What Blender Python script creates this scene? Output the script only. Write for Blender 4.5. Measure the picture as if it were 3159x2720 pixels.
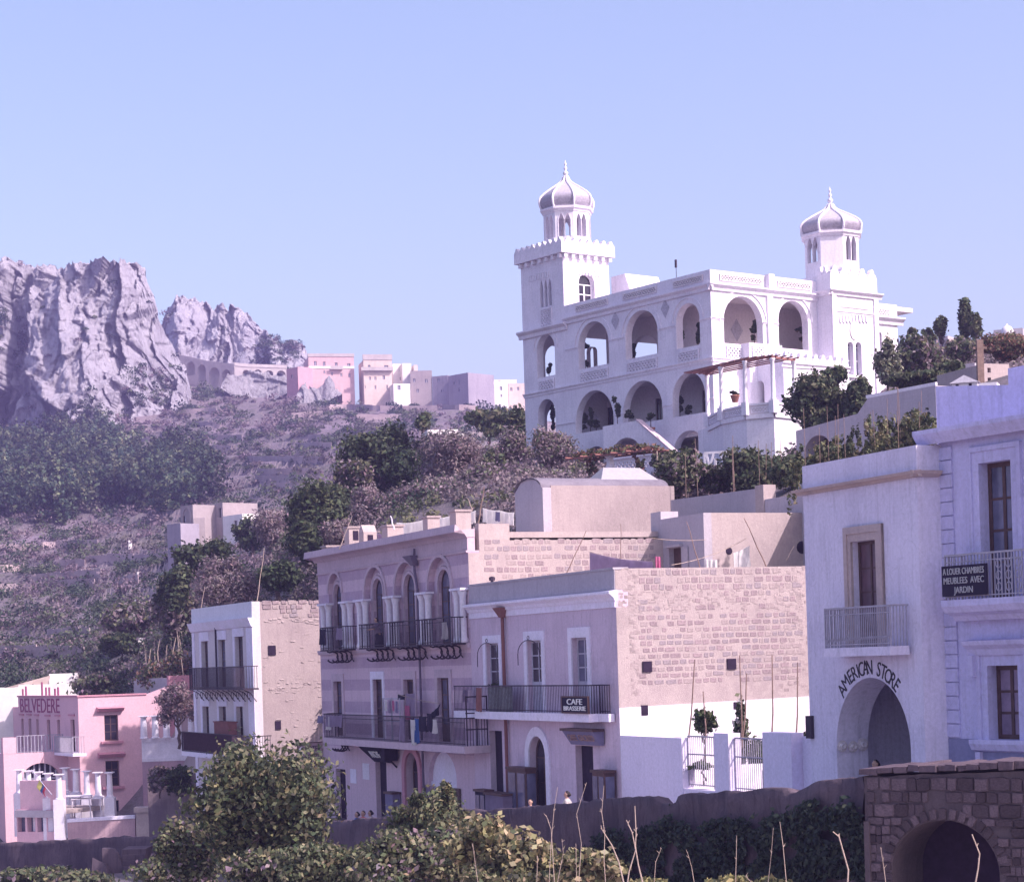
import bpy, math, random, time
import numpy as np
from mathutils import Vector, Matrix, noise
T0 = time.time()
for _o in list(bpy.data.objects):
 bpy.data.objects.remove(_o, do_unlink=True)
sc = bpy.context.scene
COL = sc.collection
random.seed(7)
# camera
IMW, IMH = 3159.0, 2720.0
FOC = 6500.0
PCX, PCY = 1579.5, 2040.0
ROLL = 0.031
CAM_R = Vector((math.cos(ROLL), 0, -math.sin(ROLL)))
CAM_U = Vector((math.sin(ROLL), 0, math.cos(ROLL)))
CAM_F = Vector((0, 1, 0))
cam_data = bpy.data.cameras.new('camera')
cam = bpy.data.objects.new('camera', cam_data)
COL.objects.link(cam)
cam.matrix_world = Matrix(((CAM_R.x, CAM_U.x, -CAM_F.x, 0), (CAM_R.y, CAM_U.y, -CAM_F.y, 0), (CAM_R.z, CAM_U.z, -CAM_F.z, 0), (0, 0, 0, 1)))
cam_data.sensor_width = 36.0
cam_data.lens = 36.0 * FOC / IMW
cam_data.shift_y = (PCY - IMH / 2) / IMW
cam_data.clip_start = 0.5
cam_data.clip_end = 6000.0
sc.camera = cam
# sky, sun, exposure
SUN_AZ = Vector((0.86, -0.51, 0)).normalized()
SUN_EL = math.radians(43)
world = bpy.data.worlds.new('World')
sc.world = world
world.use_nodes = True
wn = world.node_tree
wn.nodes.clear()
sky = wn.nodes.new('ShaderNodeTexSky')
sky.sky_type = 'NISHITA'
sky.sun_disc = False
sky.sun_elevation = SUN_EL
sky.sun_rotation = math.atan2(SUN_AZ.x, SUN_AZ.y)
sky.altitude = 100
sky.air_density = 1.0
sky.dust_density = 3.0
sky.ozone_density = 1.2
tint = wn.nodes.new('ShaderNodeMix')
tint.data_type = 'RGBA'; tint.blend_type = 'MULTIPLY'
tint.inputs['Factor'].default_value = 1.0
tint.inputs['B'].default_value = (1.08, 0.96, 1.01, 1)
bg = wn.nodes.new('ShaderNodeBackground')
bg.inputs['Strength'].default_value = 0.115
wout = wn.nodes.new('ShaderNodeOutputWorld')
wn.links.new(sky.outputs['Color'], tint.inputs['A'])
wn.links.new(tint.outputs['Result'], bg.inputs['Color'])
wn.links.new(bg.outputs['Background'], wout.inputs['Surface'])
sun_data = bpy.data.lights.new('sun', 'SUN')
sun_data.energy = 3.1
sun_data.angle = math.radians(0.53)
sun_data.color = (1.0, 0.85, 0.85)
sun = bpy.data.objects.new('sun', sun_data)
COL.objects.link(sun)
_sd = Vector((SUN_AZ.x * math.cos(SUN_EL), SUN_AZ.y * math.cos(SUN_EL), math.sin(SUN_EL)))
sun.rotation_euler = _sd.to_track_quat('Z', 'Y').to_euler()
sun.location = (60, -60, 80)
vs = sc.view_settings
vs.view_transform = 'Standard'
vs.look = 'None'
vs.exposure = 1.2
vs.gamma = 1.0
vs.use_curve_mapping = False
sc.render.engine = 'CYCLES'
sc.cycles.max_bounces = 6
sc.cycles.diffuse_bounces = 4
sc.cycles.transparent_max_bounces = 8
sc.cycles.volume_bounces = 0
sc.cycles.use_denoising = True
try:
 sc.cycles.denoiser = 'OPENIMAGEDENOISE'
except Exception:
 pass
# pixel rays
ZOOMS = {'V1': (1580, 480, .30273), 'V2': (2150, 560, .31386), 'V3': (1580, 950, .29923), 'V4': (2080, 900, .34749),
   'H1': (940, 1560, .29142), 'H2': (940, 2040, .29142), 'C1': (1400, 1700, .29151), 'C2': (1400, 2080, .27027),
   'W': (560, 1820, .31399), 'PK': (0, 2040, .38107), 'S1': (2420, 1280, .35666), 'S2': (2420, 1860, .35666),
   'G': (1860, 2000, .33784), 'R': (1560, 1360, .48263), 'B': (2300, 2280, .41458), 'F1': (500, 2240, .48263),
   'F2': (1400, 2340, .48263), 'M1': (0, 700, .39238), 'M2': (500, 820, .33784), 'M3': (1000, 1020, .30888),
   'M4': (400, 1400, .33631), 'M5': (900, 1240, .35714), 'M6': (0, 1500, .35885), 'M7': (2600, 880, .30265),
   'T': (0, 2280, .23166), 'U': (1820, 1380, .31853), 'S': (0, 0, 1.0), 'D': (0, 0, 1.52461)}
def uv(zm, x, y):
 o = ZOOMS[zm]
 return o[0] + x * o[2], o[1] + y * o[2]
def ray(u, v):
 return CAM_F + CAM_R * ((u - PCX) / FOC) + CAM_U * ((PCY - v) / FOC)
def at(zm, x, y, Y):
 u, v = uv(zm, x, y)
 return ray(u, v) * Y
class Fr:
 def __init__(self, O, rz):
  self.O = Vector(O); self.rz = rz
  self.ax = Vector((math.cos(rz), math.sin(rz), 0)); self.ay = Vector((-math.sin(rz), math.cos(rz), 0))
 def loc(self, p):
  d = Vector(p) - self.O
  return Vector((d.dot(self.ax), d.dot(self.ay), d.z))
 def wld(self, x, y, z):
  return self.O + self.ax * x + self.ay * y + Vector((0, 0, z))
 def hit(self, zm, x, y, plane='y', off=0.0):
  u, v = uv(zm, x, y)
  r = ray(u, v)
  n = self.ay if plane == 'y' else self.ax
  t = (off + self.O.dot(n)) / r.dot(n)
  return self.loc(r * t)
 def f(self, zm, x, y, off=0.0):
  p = self.hit(zm, x, y, 'y', off)
  return p.x, p.z
 def s(self, zm, x, y, off=0.0):
  p = self.hit(zm, x, y, 'x', off)
  return p.y, p.z
# objects
def tag(o, label=None, cat=None, group=None, kind=None):
 if label: o['label'] = label
 if cat: o['category'] = cat
 if group: o['group'] = group
 if kind: o['kind'] = kind
 return o
def empty(name, loc, rz=0.0, label=None, cat=None, group=None, parent=None):
 o = bpy.data.objects.new(name, None)
 COL.objects.link(o)
 o.location = loc
 o.rotation_euler = (0, 0, rz)
 o.empty_display_size = 0.3
 if parent: o.parent = parent
 return tag(o, label, cat, group)
def link(name, mesh, parent=None, loc=None, rot=None, scale=None):
 o = bpy.data.objects.new(name, mesh)
 COL.objects.link(o)
 if parent: o.parent = parent
 if loc is not None: o.location = loc
 if rot is not None: o.rotation_euler = rot
 if scale is not None: o.scale = scale
 return o
def copy_tree(o, parent=None):
 c = o.copy()
 COL.objects.link(c)
 c.parent = parent
 for ch in list(o.children):
  copy_tree(ch, c)
 return c
IDENT = lambda a, b, c: (a, b, c)
class MB:
 def __init__(self, mp=None):
  self.v = []; self.f = []; self.mp = mp or IDENT
 def P(self, pts):
  i = len(self.v)
  self.v.extend([self.mp(*p) for p in pts])
  self.f.append(tuple(range(i, i + len(pts))))
 def box(self, x0, x1, y0, y1, z0, z1, j=0.0):
  i = len(self.v)
  c = [(x0, y0, z0), (x1, y0, z0), (x1, y1, z0), (x0, y1, z0), (x0, y0, z1), (x1, y0, z1), (x1, y1, z1), (x0, y1, z1)]
  if j:
   c = [tuple(q + random.uniform(-j, j) for q in p) for p in c]
  self.v.extend([self.mp(*p) for p in c])
  for q in ((0, 3, 2, 1), (4, 5, 6, 7), (0, 1, 5, 4), (1, 2, 6, 5), (2, 3, 7, 6), (3, 0, 4, 7)):
   self.f.append(tuple(i + k for k in q))
  return self
 def hexa(self, c):
  i = len(self.v)
  self.v.extend([self.mp(*p) for p in c])
  for q in ((0, 3, 2, 1), (4, 5, 6, 7), (0, 1, 5, 4), (1, 2, 6, 5), (2, 3, 7, 6), (3, 0, 4, 7)):
   self.f.append(tuple(i + k for k in q))
  return self
 def bar(self, a, b, w, h=None):
  h = h or w
  a = Vector(self.mp(*a)); b = Vector(self.mp(*b))
  d = (b - a)
  if d.length < 1e-6: return self
  d.normalize()
  up = Vector((0, 0, 1)) if abs(d.z) < .95 else Vector((1, 0, 0))
  s = d.cross(up).normalized() * (w / 2); t = s.cross(d).normalized() * (h / 2)
  i = len(self.v)
  for p in (a, b):
   for q in (-s - t, s - t, s + t, -s + t):
    self.v.append(tuple(p + q))
  for q in ((0, 3, 2, 1), (4, 5, 6, 7), (0, 1, 5, 4), (1, 2, 6, 5), (2, 3, 7, 6), (3, 0, 4, 7)):
   self.f.append(tuple(i + k for k in q))
  return self
 def tube(self, pts, rad, n=6, cap=True):
  pts = [Vector(self.mp(*p)) for p in pts]
  if not hasattr(rad, '__len__'): rad = [rad] * len(pts)
  base = len(self.v)
  ref = Vector((0.31, 0.17, 0.93)).normalized()
  for k, p in enumerate(pts):
   d = (pts[min(k + 1, len(pts) - 1)] - pts[max(k - 1, 0)])
   if d.length < 1e-9: d = Vector((0, 0, 1))
   d.normalize()
   if abs(d.dot(ref)) > .97: ref = Vector((0.9, 0.1, 0.2)).normalized()
   s = d.cross(ref).normalized(); t = d.cross(s).normalized()
   for q in range(n):
    a = 2 * math.pi * q / n
    self.v.append(tuple(p + (s * math.cos(a) + t * math.sin(a)) * rad[k]))
  for k in range(len(pts) - 1):
   for q in range(n):
    a = base + k * n + q; b = base + k * n + (q + 1) % n
    self.f.append((a, b, b + n, a + n))
  if cap:
   self.f.append(tuple(base + q for q in range(n))[::-1])
   self.f.append(tuple(base + (len(pts) - 1) * n + q for q in range(n)))
  return self
 def lathe(self, prof, n, c=(0, 0, 0), a0=0.0):
  base = len(self.v)
  for r, z in prof:
   for q in range(n):
    a = a0 + 2 * math.pi * q / n
    self.v.append(self.mp(c[0] + r * math.cos(a), c[1] + r * math.sin(a), c[2] + z))
  for k in range(len(prof) - 1):
   for q in range(n):
    a = base + k * n + q; b = base + k * n + (q + 1) % n
    self.f.append((a, b, b + n, a + n))
  self.f.append(tuple(base + q for q in range(n))[::-1])
  self.f.append(tuple(base + (len(prof) - 1) * n + q for q in range(n)))
  return self
 def prof_run(self, prof, s0, s1):
  base = len(self.v); m = len(prof)
  for s in (s0, s1):
   for n_, z in prof:
    self.v.append(self.mp(s, n_, z))
  for k in range(m):
   a = base + k; b = base + (k + 1) % m
   self.f.append((a, b, b + m, a + m))
  self.f.append(tuple(base + k for k in range(m))[::-1])
  self.f.append(tuple(base + m + k for k in range(m)))
  return self
 def build(self, name, mat, parent=None, smooth=False, label=None):
  me = bpy.data.meshes.new(name)
  me.from_pydata(self.v, [], self.f)
  me.materials.append(mat)
  if smooth:
   me.shade_smooth()
  me.update()
  o = link(name, me, parent)
  if label: o['label'] = label
  return o
def front_map(y0=0.0):
 return lambda s, n, z: (s, y0 - n, z)
def side_map(x0):
 return lambda s, n, z: (x0 + n, s, z)
def left_map(x0):
 return lambda s, n, z: (x0 - n, s, z)
def back_map(y0):
 return lambda s, n, z: (s, y0 + n, z)
class Op:
 def __init__(self, a, b, c, t, r=0.0, pt=False):
  self.a, self.b, self.c, self.t, self.r, self.pt = min(a, b), max(a, b), c, t, r, pt
 def top(self, s, grow=0.0):
  if self.r <= 0: return self.t + grow
  m = (self.a + self.b) / 2; h = (self.b - self.a) / 2 + grow
  x = min(1.0, abs(s - m) / h)
  if self.pt:
   return self.t + (self.r + grow) * (1 - x ** 1.7)
  return self.t + (self.r + grow) * math.sqrt(max(0.0, 1 - x * x))
 def samples(self, n=14, grow=0.0):
  a, b = self.a - grow, self.b + grow
  if self.r <= 0: return [a, b]
  m = (a + b) / 2; h = (b - a) / 2
  return [m - h * math.cos(math.pi * k / n) for k in range(n + 1)]
def panel(mb, s0, s1, z0, z1, ops=(), th=0.4, top=None, bot=None, back=True, n=14):
 topf = top or (lambda s: z1); botf = bot or (lambda s: z0)
 br = {round(s0, 5), round(s1, 5)}
 for o in ops:
  for q in o.samples(n):
   if s0 < q < s1: br.add(round(q, 5))
 if top or bot:
  k = max(2, int((s1 - s0) / 0.6))
  for q in range(k): br.add(round(s0 + (s1 - s0) * q / k, 5))
 br = sorted(br)
 for a, b in zip(br[:-1], br[1:]):
  if b - a < 1e-5: continue
  m = (a + b) / 2
  cov = sorted([o for o in ops if o.a < m < o.b], key=lambda o: o.c)
  ca, cb = botf(a), botf(b)
  segs = []
  for o in cov:
   if o.c > min(ca, cb) + 1e-4: segs.append((ca, cb, o.c, o.c))
   ca, cb = o.top(a), o.top(b)
  if topf(a) > ca + 1e-5 or topf(b) > cb + 1e-5: segs.append((ca, cb, topf(a), topf(b)))
  for p, q, r_, t_ in segs:
   mb.P([(a, 0, p), (b, 0, q), (b, 0, t_), (a, 0, r_)])
   if back: mb.P([(a, -th, p), (a, -th, r_), (b, -th, t_), (b, -th, q)])
  mb.P([(a, 0, topf(a)), (b, 0, topf(b)), (b, -th, topf(b)), (a, -th, topf(a))])
  mb.P([(a, 0, botf(a)), (a, -th, botf(a)), (b, -th, botf(b)), (b, 0, botf(b))])
 for e in (s0, s1):
  mb.P([(e, 0, botf(e)), (e, 0, topf(e)), (e, -th, topf(e)), (e, -th, botf(e))])
 for o in ops:
  S = o.samples(n)
  loop = [(o.a, o.c), (o.b, o.c)] + [(s, o.top(s)) for s in reversed(S)]
  for k in range(len(loop)):
   (a, p), (b, q) = loop[k], loop[(k + 1) % len(loop)]
   if abs(a - b) + abs(p - q) < 1e-6: continue
   mb.P([(a, 0, p), (b, 0, q), (b, -th, q), (a, -th, p)])
 return mb
def ring(mb, o, g0, g1, n0, n1, legs=True, nn=16):
 def outline(g):
  S = o.samples(nn, g)
  pts = [(s, o.top(s, g)) for s in S]
  if legs: pts = [(o.a - g, o.c)] + pts + [(o.b + g, o.c)]
  return pts
 A, B = outline(g0), outline(g1)
 for k in range(len(A) - 1):
  a0, a1, b0, b1 = A[k], A[k + 1], B[k], B[k + 1]
  mb.P([(a0[0], n1, a0[1]), (a1[0], n1, a1[1]), (b1[0], n1, b1[1]), (b0[0], n1, b0[1])])
  mb.P([(b0[0], n1, b0[1]), (b1[0], n1, b1[1]), (b1[0], n0, b1[1]), (b0[0], n0, b0[1])])
  mb.P([(a0[0], n1, a0[1]), (a0[0], n0, a0[1]), (a1[0], n0, a1[1]), (a1[0], n1, a1[1])])
 return mb
def surround(mb, o, w, n1, sill=False, head=None):
 head = head or w
 mb.box(o.a - w, o.a, 0, n1, o.c, o.t)
 mb.box(o.b, o.b + w, 0, n1, o.c, o.t)
 mb.box(o.a - w, o.b + w, 0, n1, o.t, o.t + head)
 if sill: mb.box(o.a - w * 1.2, o.b + w * 1.2, 0, n1 * 2.2, o.c - .09, o.c - .002)
 return mb
def fill(parent, mp, o, n, fmat, gmat, cols=2, rows=3, fw=.06, solid=0.0, name='window'):
 mb = MB(mp)
 g = .004
 a, b, c = o.a + g, o.b - g, o.c + g
 zt = o.t if o.r <= 0 else o.t
 ztop = o.t + o.r
 if o.r > 0:
  inner = Op(a + fw, b - fw, c, o.t, max(.05, o.r - fw), o.pt)
  ring(mb, inner, 0, fw, n - .05, n)
 else:
  mb.box(a, a + fw, n - .05, n, c, zt - g); mb.box(b - fw, b, n - .05, n, c, zt - g)
  mb.box(a + fw, b - fw, n - .05, n, zt - fw - g, zt - g)
 mb.box(a + fw, b - fw, n - .05, n, c, c + fw)
 ia, ib, ic = a + fw, b - fw, c + fw
 sz = ic + solid
 if solid > 0:
  mb.box(ia, ib, n - .045, n - .01, ic, sz)
 rows_z = [sz + (zt - fw - sz) * k / rows for k in range(rows + 1)]
 mw = fw * .55
 for k in range(1, rows):
  mb.box(ia, ib, n - .042, n - .006, rows_z[k] - mw / 2, rows_z[k] + mw / 2)
 if o.r > 0:
  mb.box(ia, ib, n - .042, n - .004, zt - fw, zt - fw + mw)
 cw = (ib - ia) / cols
 for k in range(1, cols):
  x = ia + cw * k
  mb.box(x - mw * .8, x + mw * .8, n - .044, n - .002, ic, zt - fw)
 w = mb.build(name, fmat, parent)
 for i in range(cols):
  for k in range(rows):
   p = MB(mp)
   p.box(ia + cw * i + .002, ia + cw * (i + 1) - .002, n - .034, n - .024, rows_z[k] + .002, rows_z[k + 1] - .002)
   p.build('pane', gmat, w)
 if o.r > 0:
  p = MB(mp)
  S = np.linspace(ia + .01, ib - .01, 13)
  p.P([(s, n - .028, zt - fw + mw) for s in (S[0], S[-1])] + [(s, n - .028, max(zt - fw + mw, inner.top(s))) for s in S[::-1]])
  p.build('pane', gmat, w)
 return w
# materials
MATS = {}
def _mat(name):
 m = bpy.data.materials.new(name)
 m.use_nodes = True
 nt = m.node_tree
 nt.nodes.clear()
 out = nt.nodes.new('ShaderNodeOutputMaterial')
 b = nt.nodes.new('ShaderNodeBsdfPrincipled')
 nt.links.new(b.outputs['BSDF'], out.inputs['Surface'])
 b.inputs['Specular IOR Level'].default_value = 0.25
 MATS[name] = m
 return m, nt, b
def _noise(nt, scale, detail=4, rough=.6, vec=None, stretch=None):
 t = nt.nodes.new('ShaderNodeTexNoise')
 t.inputs['Scale'].default_value = scale
 t.inputs['Detail'].default_value = detail
 t.inputs['Roughness'].default_value = rough
 if vec is None:
  tc = nt.nodes.new('ShaderNodeTexCoord')
  vec = tc.outputs['Object']
 if stretch:
  mp = nt.nodes.new('ShaderNodeMapping')
  mp.inputs['Scale'].default_value = stretch
  nt.links.new(vec, mp.inputs['Vector'])
  vec = mp.outputs['Vector']
 nt.links.new(vec, t.inputs['Vector'])
 return t.outputs['Fac']
def _ramp(nt, fac, stops):
 r = nt.nodes.new('ShaderNodeValToRGB')
 el = r.color_ramp.elements
 while len(el) < len(stops): el.new(.5)
 for e, (p, c) in zip(el, stops):
  e.position = p
  e.color = (c, c, c, 1) if not hasattr(c, '__len__') else (*c, 1)
 nt.links.new(fac, r.inputs['Fac'])
 return r.outputs['Color']
def _mix(nt, fac, a, b, mode='MIX'):
 m = nt.nodes.new('ShaderNodeMix')
 m.data_type = 'RGBA'; m.blend_type = mode
 for s, v in ((m.inputs['Factor'], fac), (m.inputs['A'], a), (m.inputs['B'], b)):
  if hasattr(v, 'links'): nt.links.new(v, s)
  elif hasattr(v, '__len__'): s.default_value = (*v, 1)
  else: s.default_value = v
 return m.outputs['Result']
def _bump(nt, b, fac, strength, dist):
 n = nt.nodes.new('ShaderNodeBump')
 n.inputs['Strength'].default_value = strength
 n.inputs['Distance'].default_value = dist
 nt.links.new(fac, n.inputs['Height'])
 nt.links.new(n.outputs['Normal'], b.inputs['Normal'])
def plaster(name, col, worn=None, amount=.5, streak=.35, bump=.25, scale=1.0, rough=.9, fine=None):
 m, nt, b = _mat(name)
 worn = worn or tuple(c * .78 for c in col)
 tc = nt.nodes.new('ShaderNodeTexCoord'); ob = tc.outputs['Object']
 n1 = _noise(nt, .55 * scale, 6, .62, ob)
 f1 = _ramp(nt, n1, [(.40, 0.0), (.72, amount)])
 c1 = _mix(nt, f1, col, worn)
 n2 = _noise(nt, 1.0, 5, .65, ob, (5.0 * scale, 5.0 * scale, .42 * scale))
 f2 = _ramp(nt, n2, [(.50, 0.0), (.78, streak)])
 c2 = _mix(nt, f2, c1, tuple(c * .62 for c in worn))
 n5 = _noise(nt, .8 * scale, 9, .55, ob, (1, 1, .6))
 f5 = _ramp(nt, n5, [(.492, 0.0), (.5, min(.22, streak * .45)), (.508, 0.0)])
 c2 = _mix(nt, f5, c2, tuple(c * .5 for c in worn))
 n6 = _noise(nt, .23 * scale, 5, .7, ob)
 f6 = _ramp(nt, n6, [(.56, 0.0), (.60, amount * .45)])
 c2 = _mix(nt, f6, c2, tuple(c * .86 for c in worn))
 n3 = _noise(nt, 9.0 * scale, 4, .7, ob)
 f3 = _ramp(nt, n3, [(.3, .86), (.7, 1.06)])
 c3 = _mix(nt, 1.0, c2, f3, 'MULTIPLY')
 nt.links.new(c3, b.inputs['Base Color'])
 b.inputs['Roughness'].default_value = rough
 n4 = _noise(nt, 14.0 * scale, 5, .7, ob)
 _bump(nt, b, n4, bump, .03)
 return m
def plain(name, col, rough=.6, metal=0.0, var=.12, scale=6.0, spec=.3, bump=0.0):
 m, nt, b = _mat(name)
 n1 = _noise(nt, scale, 4, .6)
 f = _ramp(nt, n1, [(.3, 1 - var), (.7, 1 + var)])
 nt.links.new(_mix(nt, 1.0, col, f, 'MULTIPLY'), b.inputs['Base Color'])
 b.inputs['Roughness'].default_value = rough
 b.inputs['Metallic'].default_value = metal
 b.inputs['Specular IOR Level'].default_value = spec
 if bump: _bump(nt, b, n1, bump, .03)
 return m
def leafy(name, gain=1.0):
 m, nt, b = _mat(name)
 at_ = nt.nodes.new('ShaderNodeAttribute')
 at_.attribute_name = 'Col'
 g = _mix(nt, 1.0, at_.outputs['Color'], (gain, gain, gain), 'MULTIPLY')
 nt.links.new(g, b.inputs['Base Color'])
 b.inputs['Roughness'].default_value = .65
 b.inputs['Specular IOR Level'].default_value = .25
 out = [n for n in nt.nodes if n.type == 'OUTPUT_MATERIAL'][0]
 tr = nt.nodes.new('ShaderNodeBsdfTranslucent')
 nt.links.new(g, tr.inputs['Color'])
 ad = nt.nodes.new('ShaderNodeMixShader')
 ad.inputs['Fac'].default_value = .28
 nt.links.new(b.outputs['BSDF'], ad.inputs[1]); nt.links.new(tr.outputs['BSDF'], ad.inputs[2])
 nt.links.new(ad.outputs['Shader'], out.inputs['Surface'])
 return m
def rocky(name, a, b_, dark, scale=.06):
 m, nt, b = _mat(name)
 tc = nt.nodes.new('ShaderNodeTexCoord'); ob = tc.outputs['Object']
 n1 = _noise(nt, scale, 8, .68, ob, (1.6, 1.6, .7))
 c1 = _mix(nt, _ramp(nt, n1, [(.35, 0.0), (.65, 1.0)]), a, b_)
 n2 = _noise(nt, scale * 4.5, 8, .7, ob, (2.2, 2.2, .8))
 c2 = _mix(nt, _ramp(nt, n2, [(.52, 0.0), (.68, .75)]), c1, dark)
 nt.links.new(c2, b.inputs['Base Color'])
 b.inputs['Roughness'].default_value = .95
 n3 = _noise(nt, scale * 6, 10, .75, ob, (1.5, 1.5, .8))
 _bump(nt, b, n3, .9, 3.0)
 return m
def new_arrays_mesh(name, V, F, cols=None, mat=None, smooth=False):
 me = bpy.data.meshes.new(name)
 n, (m, k) = len(V), F.shape
 me.vertices.add(n); me.vertices.foreach_set('co', np.ascontiguousarray(V, dtype=np.float32).ravel())
 me.loops.add(m * k); me.loops.foreach_set('vertex_index', np.ascontiguousarray(F, dtype=np.int32).ravel())
 me.polygons.add(m); me.polygons.foreach_set('loop_start', np.arange(0, m * k, k, dtype=np.int32))
 if smooth: me.polygons.foreach_set('use_smooth', np.ones(m, dtype=bool))
 if cols is not None:
  ca = me.color_attributes.new('Col', 'FLOAT_COLOR', 'CORNER')
  rgba = np.ones((m, 4), dtype=np.float32); rgba[:, :3] = cols
  ca.data.foreach_set('color', np.repeat(rgba, k, axis=0).ravel())
 if mat: me.materials.append(mat)
 me.update(calc_edges=True)
 return me
def leaves(rng, cen, nrm, size, cols, aspect=1.7):
 n = len(cen)
 d = rng.normal(size=(n, 3)); d /= np.linalg.norm(d, axis=1)[:, None] + 1e-9
 nr = nrm + rng.normal(size=(n, 3)) * .75
 nr /= np.linalg.norm(nr, axis=1)[:, None] + 1e-9
 t = d - nr * np.sum(d * nr, axis=1)[:, None]
 t /= np.linalg.norm(t, axis=1)[:, None] + 1e-9
 b = np.cross(nr, t)
 s = size[:, None]
 V = np.empty((n, 4, 3))
 V[:, 0] = cen - t * s * aspect * .5
 V[:, 1] = cen + b * s * .5 + nr * s * .12
 V[:, 2] = cen + t * s * aspect * .5
 V[:, 3] = cen - b * s * .5 + nr * s * .12
 F = np.arange(n * 4).reshape(n, 4)
 return V.reshape(-1, 3), F, cols
def crown_arrays(seed, blobs, n, leaf, pal, hollow=.55, aspect=1.7, clump=26, spread=.20):
 rng = np.random.default_rng(seed)
 B = np.array(blobs, dtype=float)          # x y z rx ry rz
 w = (B[:, 3] * B[:, 4] + B[:, 4] * B[:, 5] + B[:, 3] * B[:, 5]); w /= w.sum()
 idx = rng.choice(len(B), size=n, p=w)
 d = rng.normal(size=(n, 3)); d /= np.linalg.norm(d, axis=1)[:, None]
 k = max(10, n // clump)
 tw = rng.normal(size=(k, 3)); tw /= np.linalg.norm(tw, axis=1)[:, None]
 tr = rng.uniform(hollow, 1.12, size=k)
 ti = rng.integers(0, k, size=n)
 dd = tw[ti] + d * spread
 r = tr[ti] + rng.normal(size=n) * .11
 pos = B[idx, :3] + dd * r[:, None] * B[idx, 3:]
 nr = dd.copy()
 pal = np.array(pal)
 tc = pal[rng.integers(0, len(pal), size=k)][ti]
 cols = tc * rng.uniform(.72, 1.25, size=(n, 1)) * (1 + rng.normal(size=(n, 3)) * .06)
 size = leaf * rng.uniform(.6, 1.35, size=n)
 return leaves(rng, pos, nr, size, np.clip(cols, .005, .9), aspect)
def merge_arrays(lst):
 V, F, Cc, o = [], [], [], 0
 for v, f, c in lst:
  V.append(v); F.append(f + o); Cc.append(c); o += len(v)
 return np.concatenate(V), np.concatenate(F), np.concatenate(Cc)
# palette
M_WHITE = plaster('white_limewash', (.80, .76, .84), (.68, .64, .73), .4, .22, .15)
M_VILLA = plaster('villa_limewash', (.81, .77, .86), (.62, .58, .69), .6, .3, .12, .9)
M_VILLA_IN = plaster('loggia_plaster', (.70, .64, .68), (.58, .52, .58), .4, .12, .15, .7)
M_TILE_GREY = plain('grey_scale_tiles', (.42, .39, .47), .55, 0, .25, 9.0)
M_GLASS = plain('dark_window_glass', (.022, .018, .035), .12, 0, .3, 2.0, .6)
M_GLASS_BLUE = plain('blue_grey_window_glass', (.10, .10, .17), .15, 0, .35, 1.5, .6)
M_DARK = plain('dark_interior', (.022, .012, .034), .9, 0, .3)
M_IRON = plain('wrought_iron', (.045, .032, .055), .6, .3, .2)
M_IRON_PALE = plain('grey_painted_iron', (.36, .34, .42), .55, .2, .15)
M_WOODDARK = plain('dark_brown_joinery', (.085, .045, .045), .55, 0, .25)
M_WOODPALE = plain('grey_painted_joinery', (.42, .40, .50), .6, 0, .15)
M_TAN = plaster('tan_render', (.40, .33, .335), (.30, .24, .255), .6, .3, .5)
M_TAN2 = plaster('pale_tan_render', (.45, .375, .375), (.35, .285, .30), .6, .25, .45)
M_MORTAR = plaster('rough_mortar', (.46, .385, .385), (.36, .295, .305), .7, .2, .9, 2.0)
M_STONE = [plain('tufa_block_%s' % n, c, .95, 0, .25, 5.0, .1, .6) for n, c in
     (('rose', (.32, .25, .27)), ('brown', (.28, .22, .24)), ('buff', (.345, .285, .29)), ('grey', (.29, .245, .27)))]
M_PINK = plaster('pink_stucco', (.68, .45, .52), (.58, .37, .45), .5, .15, .2)
M_PINKDEEP = plaster('deep_pink_stucco', (.54, .27, .34), (.46, .22, .30), .5, .15, .2)
M_ROCK = rocky('limestone', (.56, .54, .62), (.43, .41, .49), (.17, .155, .21))
M_ROCK2 = rocky('weathered_limestone', (.52, .50, .56), (.40, .38, .44), (.16, .145, .18), .09)
M_WALLROCK = plaster('old_masonry', (.26, .20, .22), (.16, .12, .15), .9, .6, 1.0, 1.4)
M_ROAD = plaster('dusty_road', (.58, .52, .52), (.48, .43, .43), .6, 0, .3)  # street dust colour, paled to bounce more light onto the fronts
M_CLOTH = {n: plain('cloth_' + n, c, .9, 0, .12, 3.0, .1) for n, c in
     dict(white=(.82, .80, .80), blue=(.10, .20, .52), dark=(.03, .025, .05), pink=(.62, .22, .38), lilac=(.42, .34, .48),
    red=(.5, .06, .09), yellow=(.62, .55, .18), green=(.25, .42, .2), brown=(.22, .10, .10), slate=(.19, .17, .28)).items()}
for n_ in ('white', 'lilac', 'blue', 'pink'):
 nt_ = M_CLOTH[n_].node_tree; b_ = [q for q in nt_.nodes if q.type == 'BSDF_PRINCIPLED'][0]; o_ = [q for q in nt_.nodes if q.type == 'OUTPUT_MATERIAL'][0]
 t_ = nt_.nodes.new('ShaderNodeBsdfTranslucent'); m_ = nt_.nodes.new('ShaderNodeMixShader'); m_.inputs['Fac'].default_value = .55
 nt_.links.new(b_.inputs['Base Color'].links[0].from_socket, t_.inputs['Color']); nt_.links.new(b_.outputs['BSDF'], m_.inputs[1]); nt_.links.new(t_.outputs['BSDF'], m_.inputs[2]); nt_.links.new(m_.outputs['Shader'], o_.inputs['Surface'])
M_CANE = plain('bamboo_cane', (.22, .15, .13), .8, 0, .3)
M_CANEPALE = plain('bare_twig', (.38, .30, .26), .85, 0, .25)
M_TRUNK = plain('tree_bark', (.10, .075, .075), .95, 0, .35, 8.0, .1, .8)
M_LEAF = leafy('foliage')
M_TERRA = plain('terracotta', (.36, .16, .12), .85, 0, .2)
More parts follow.
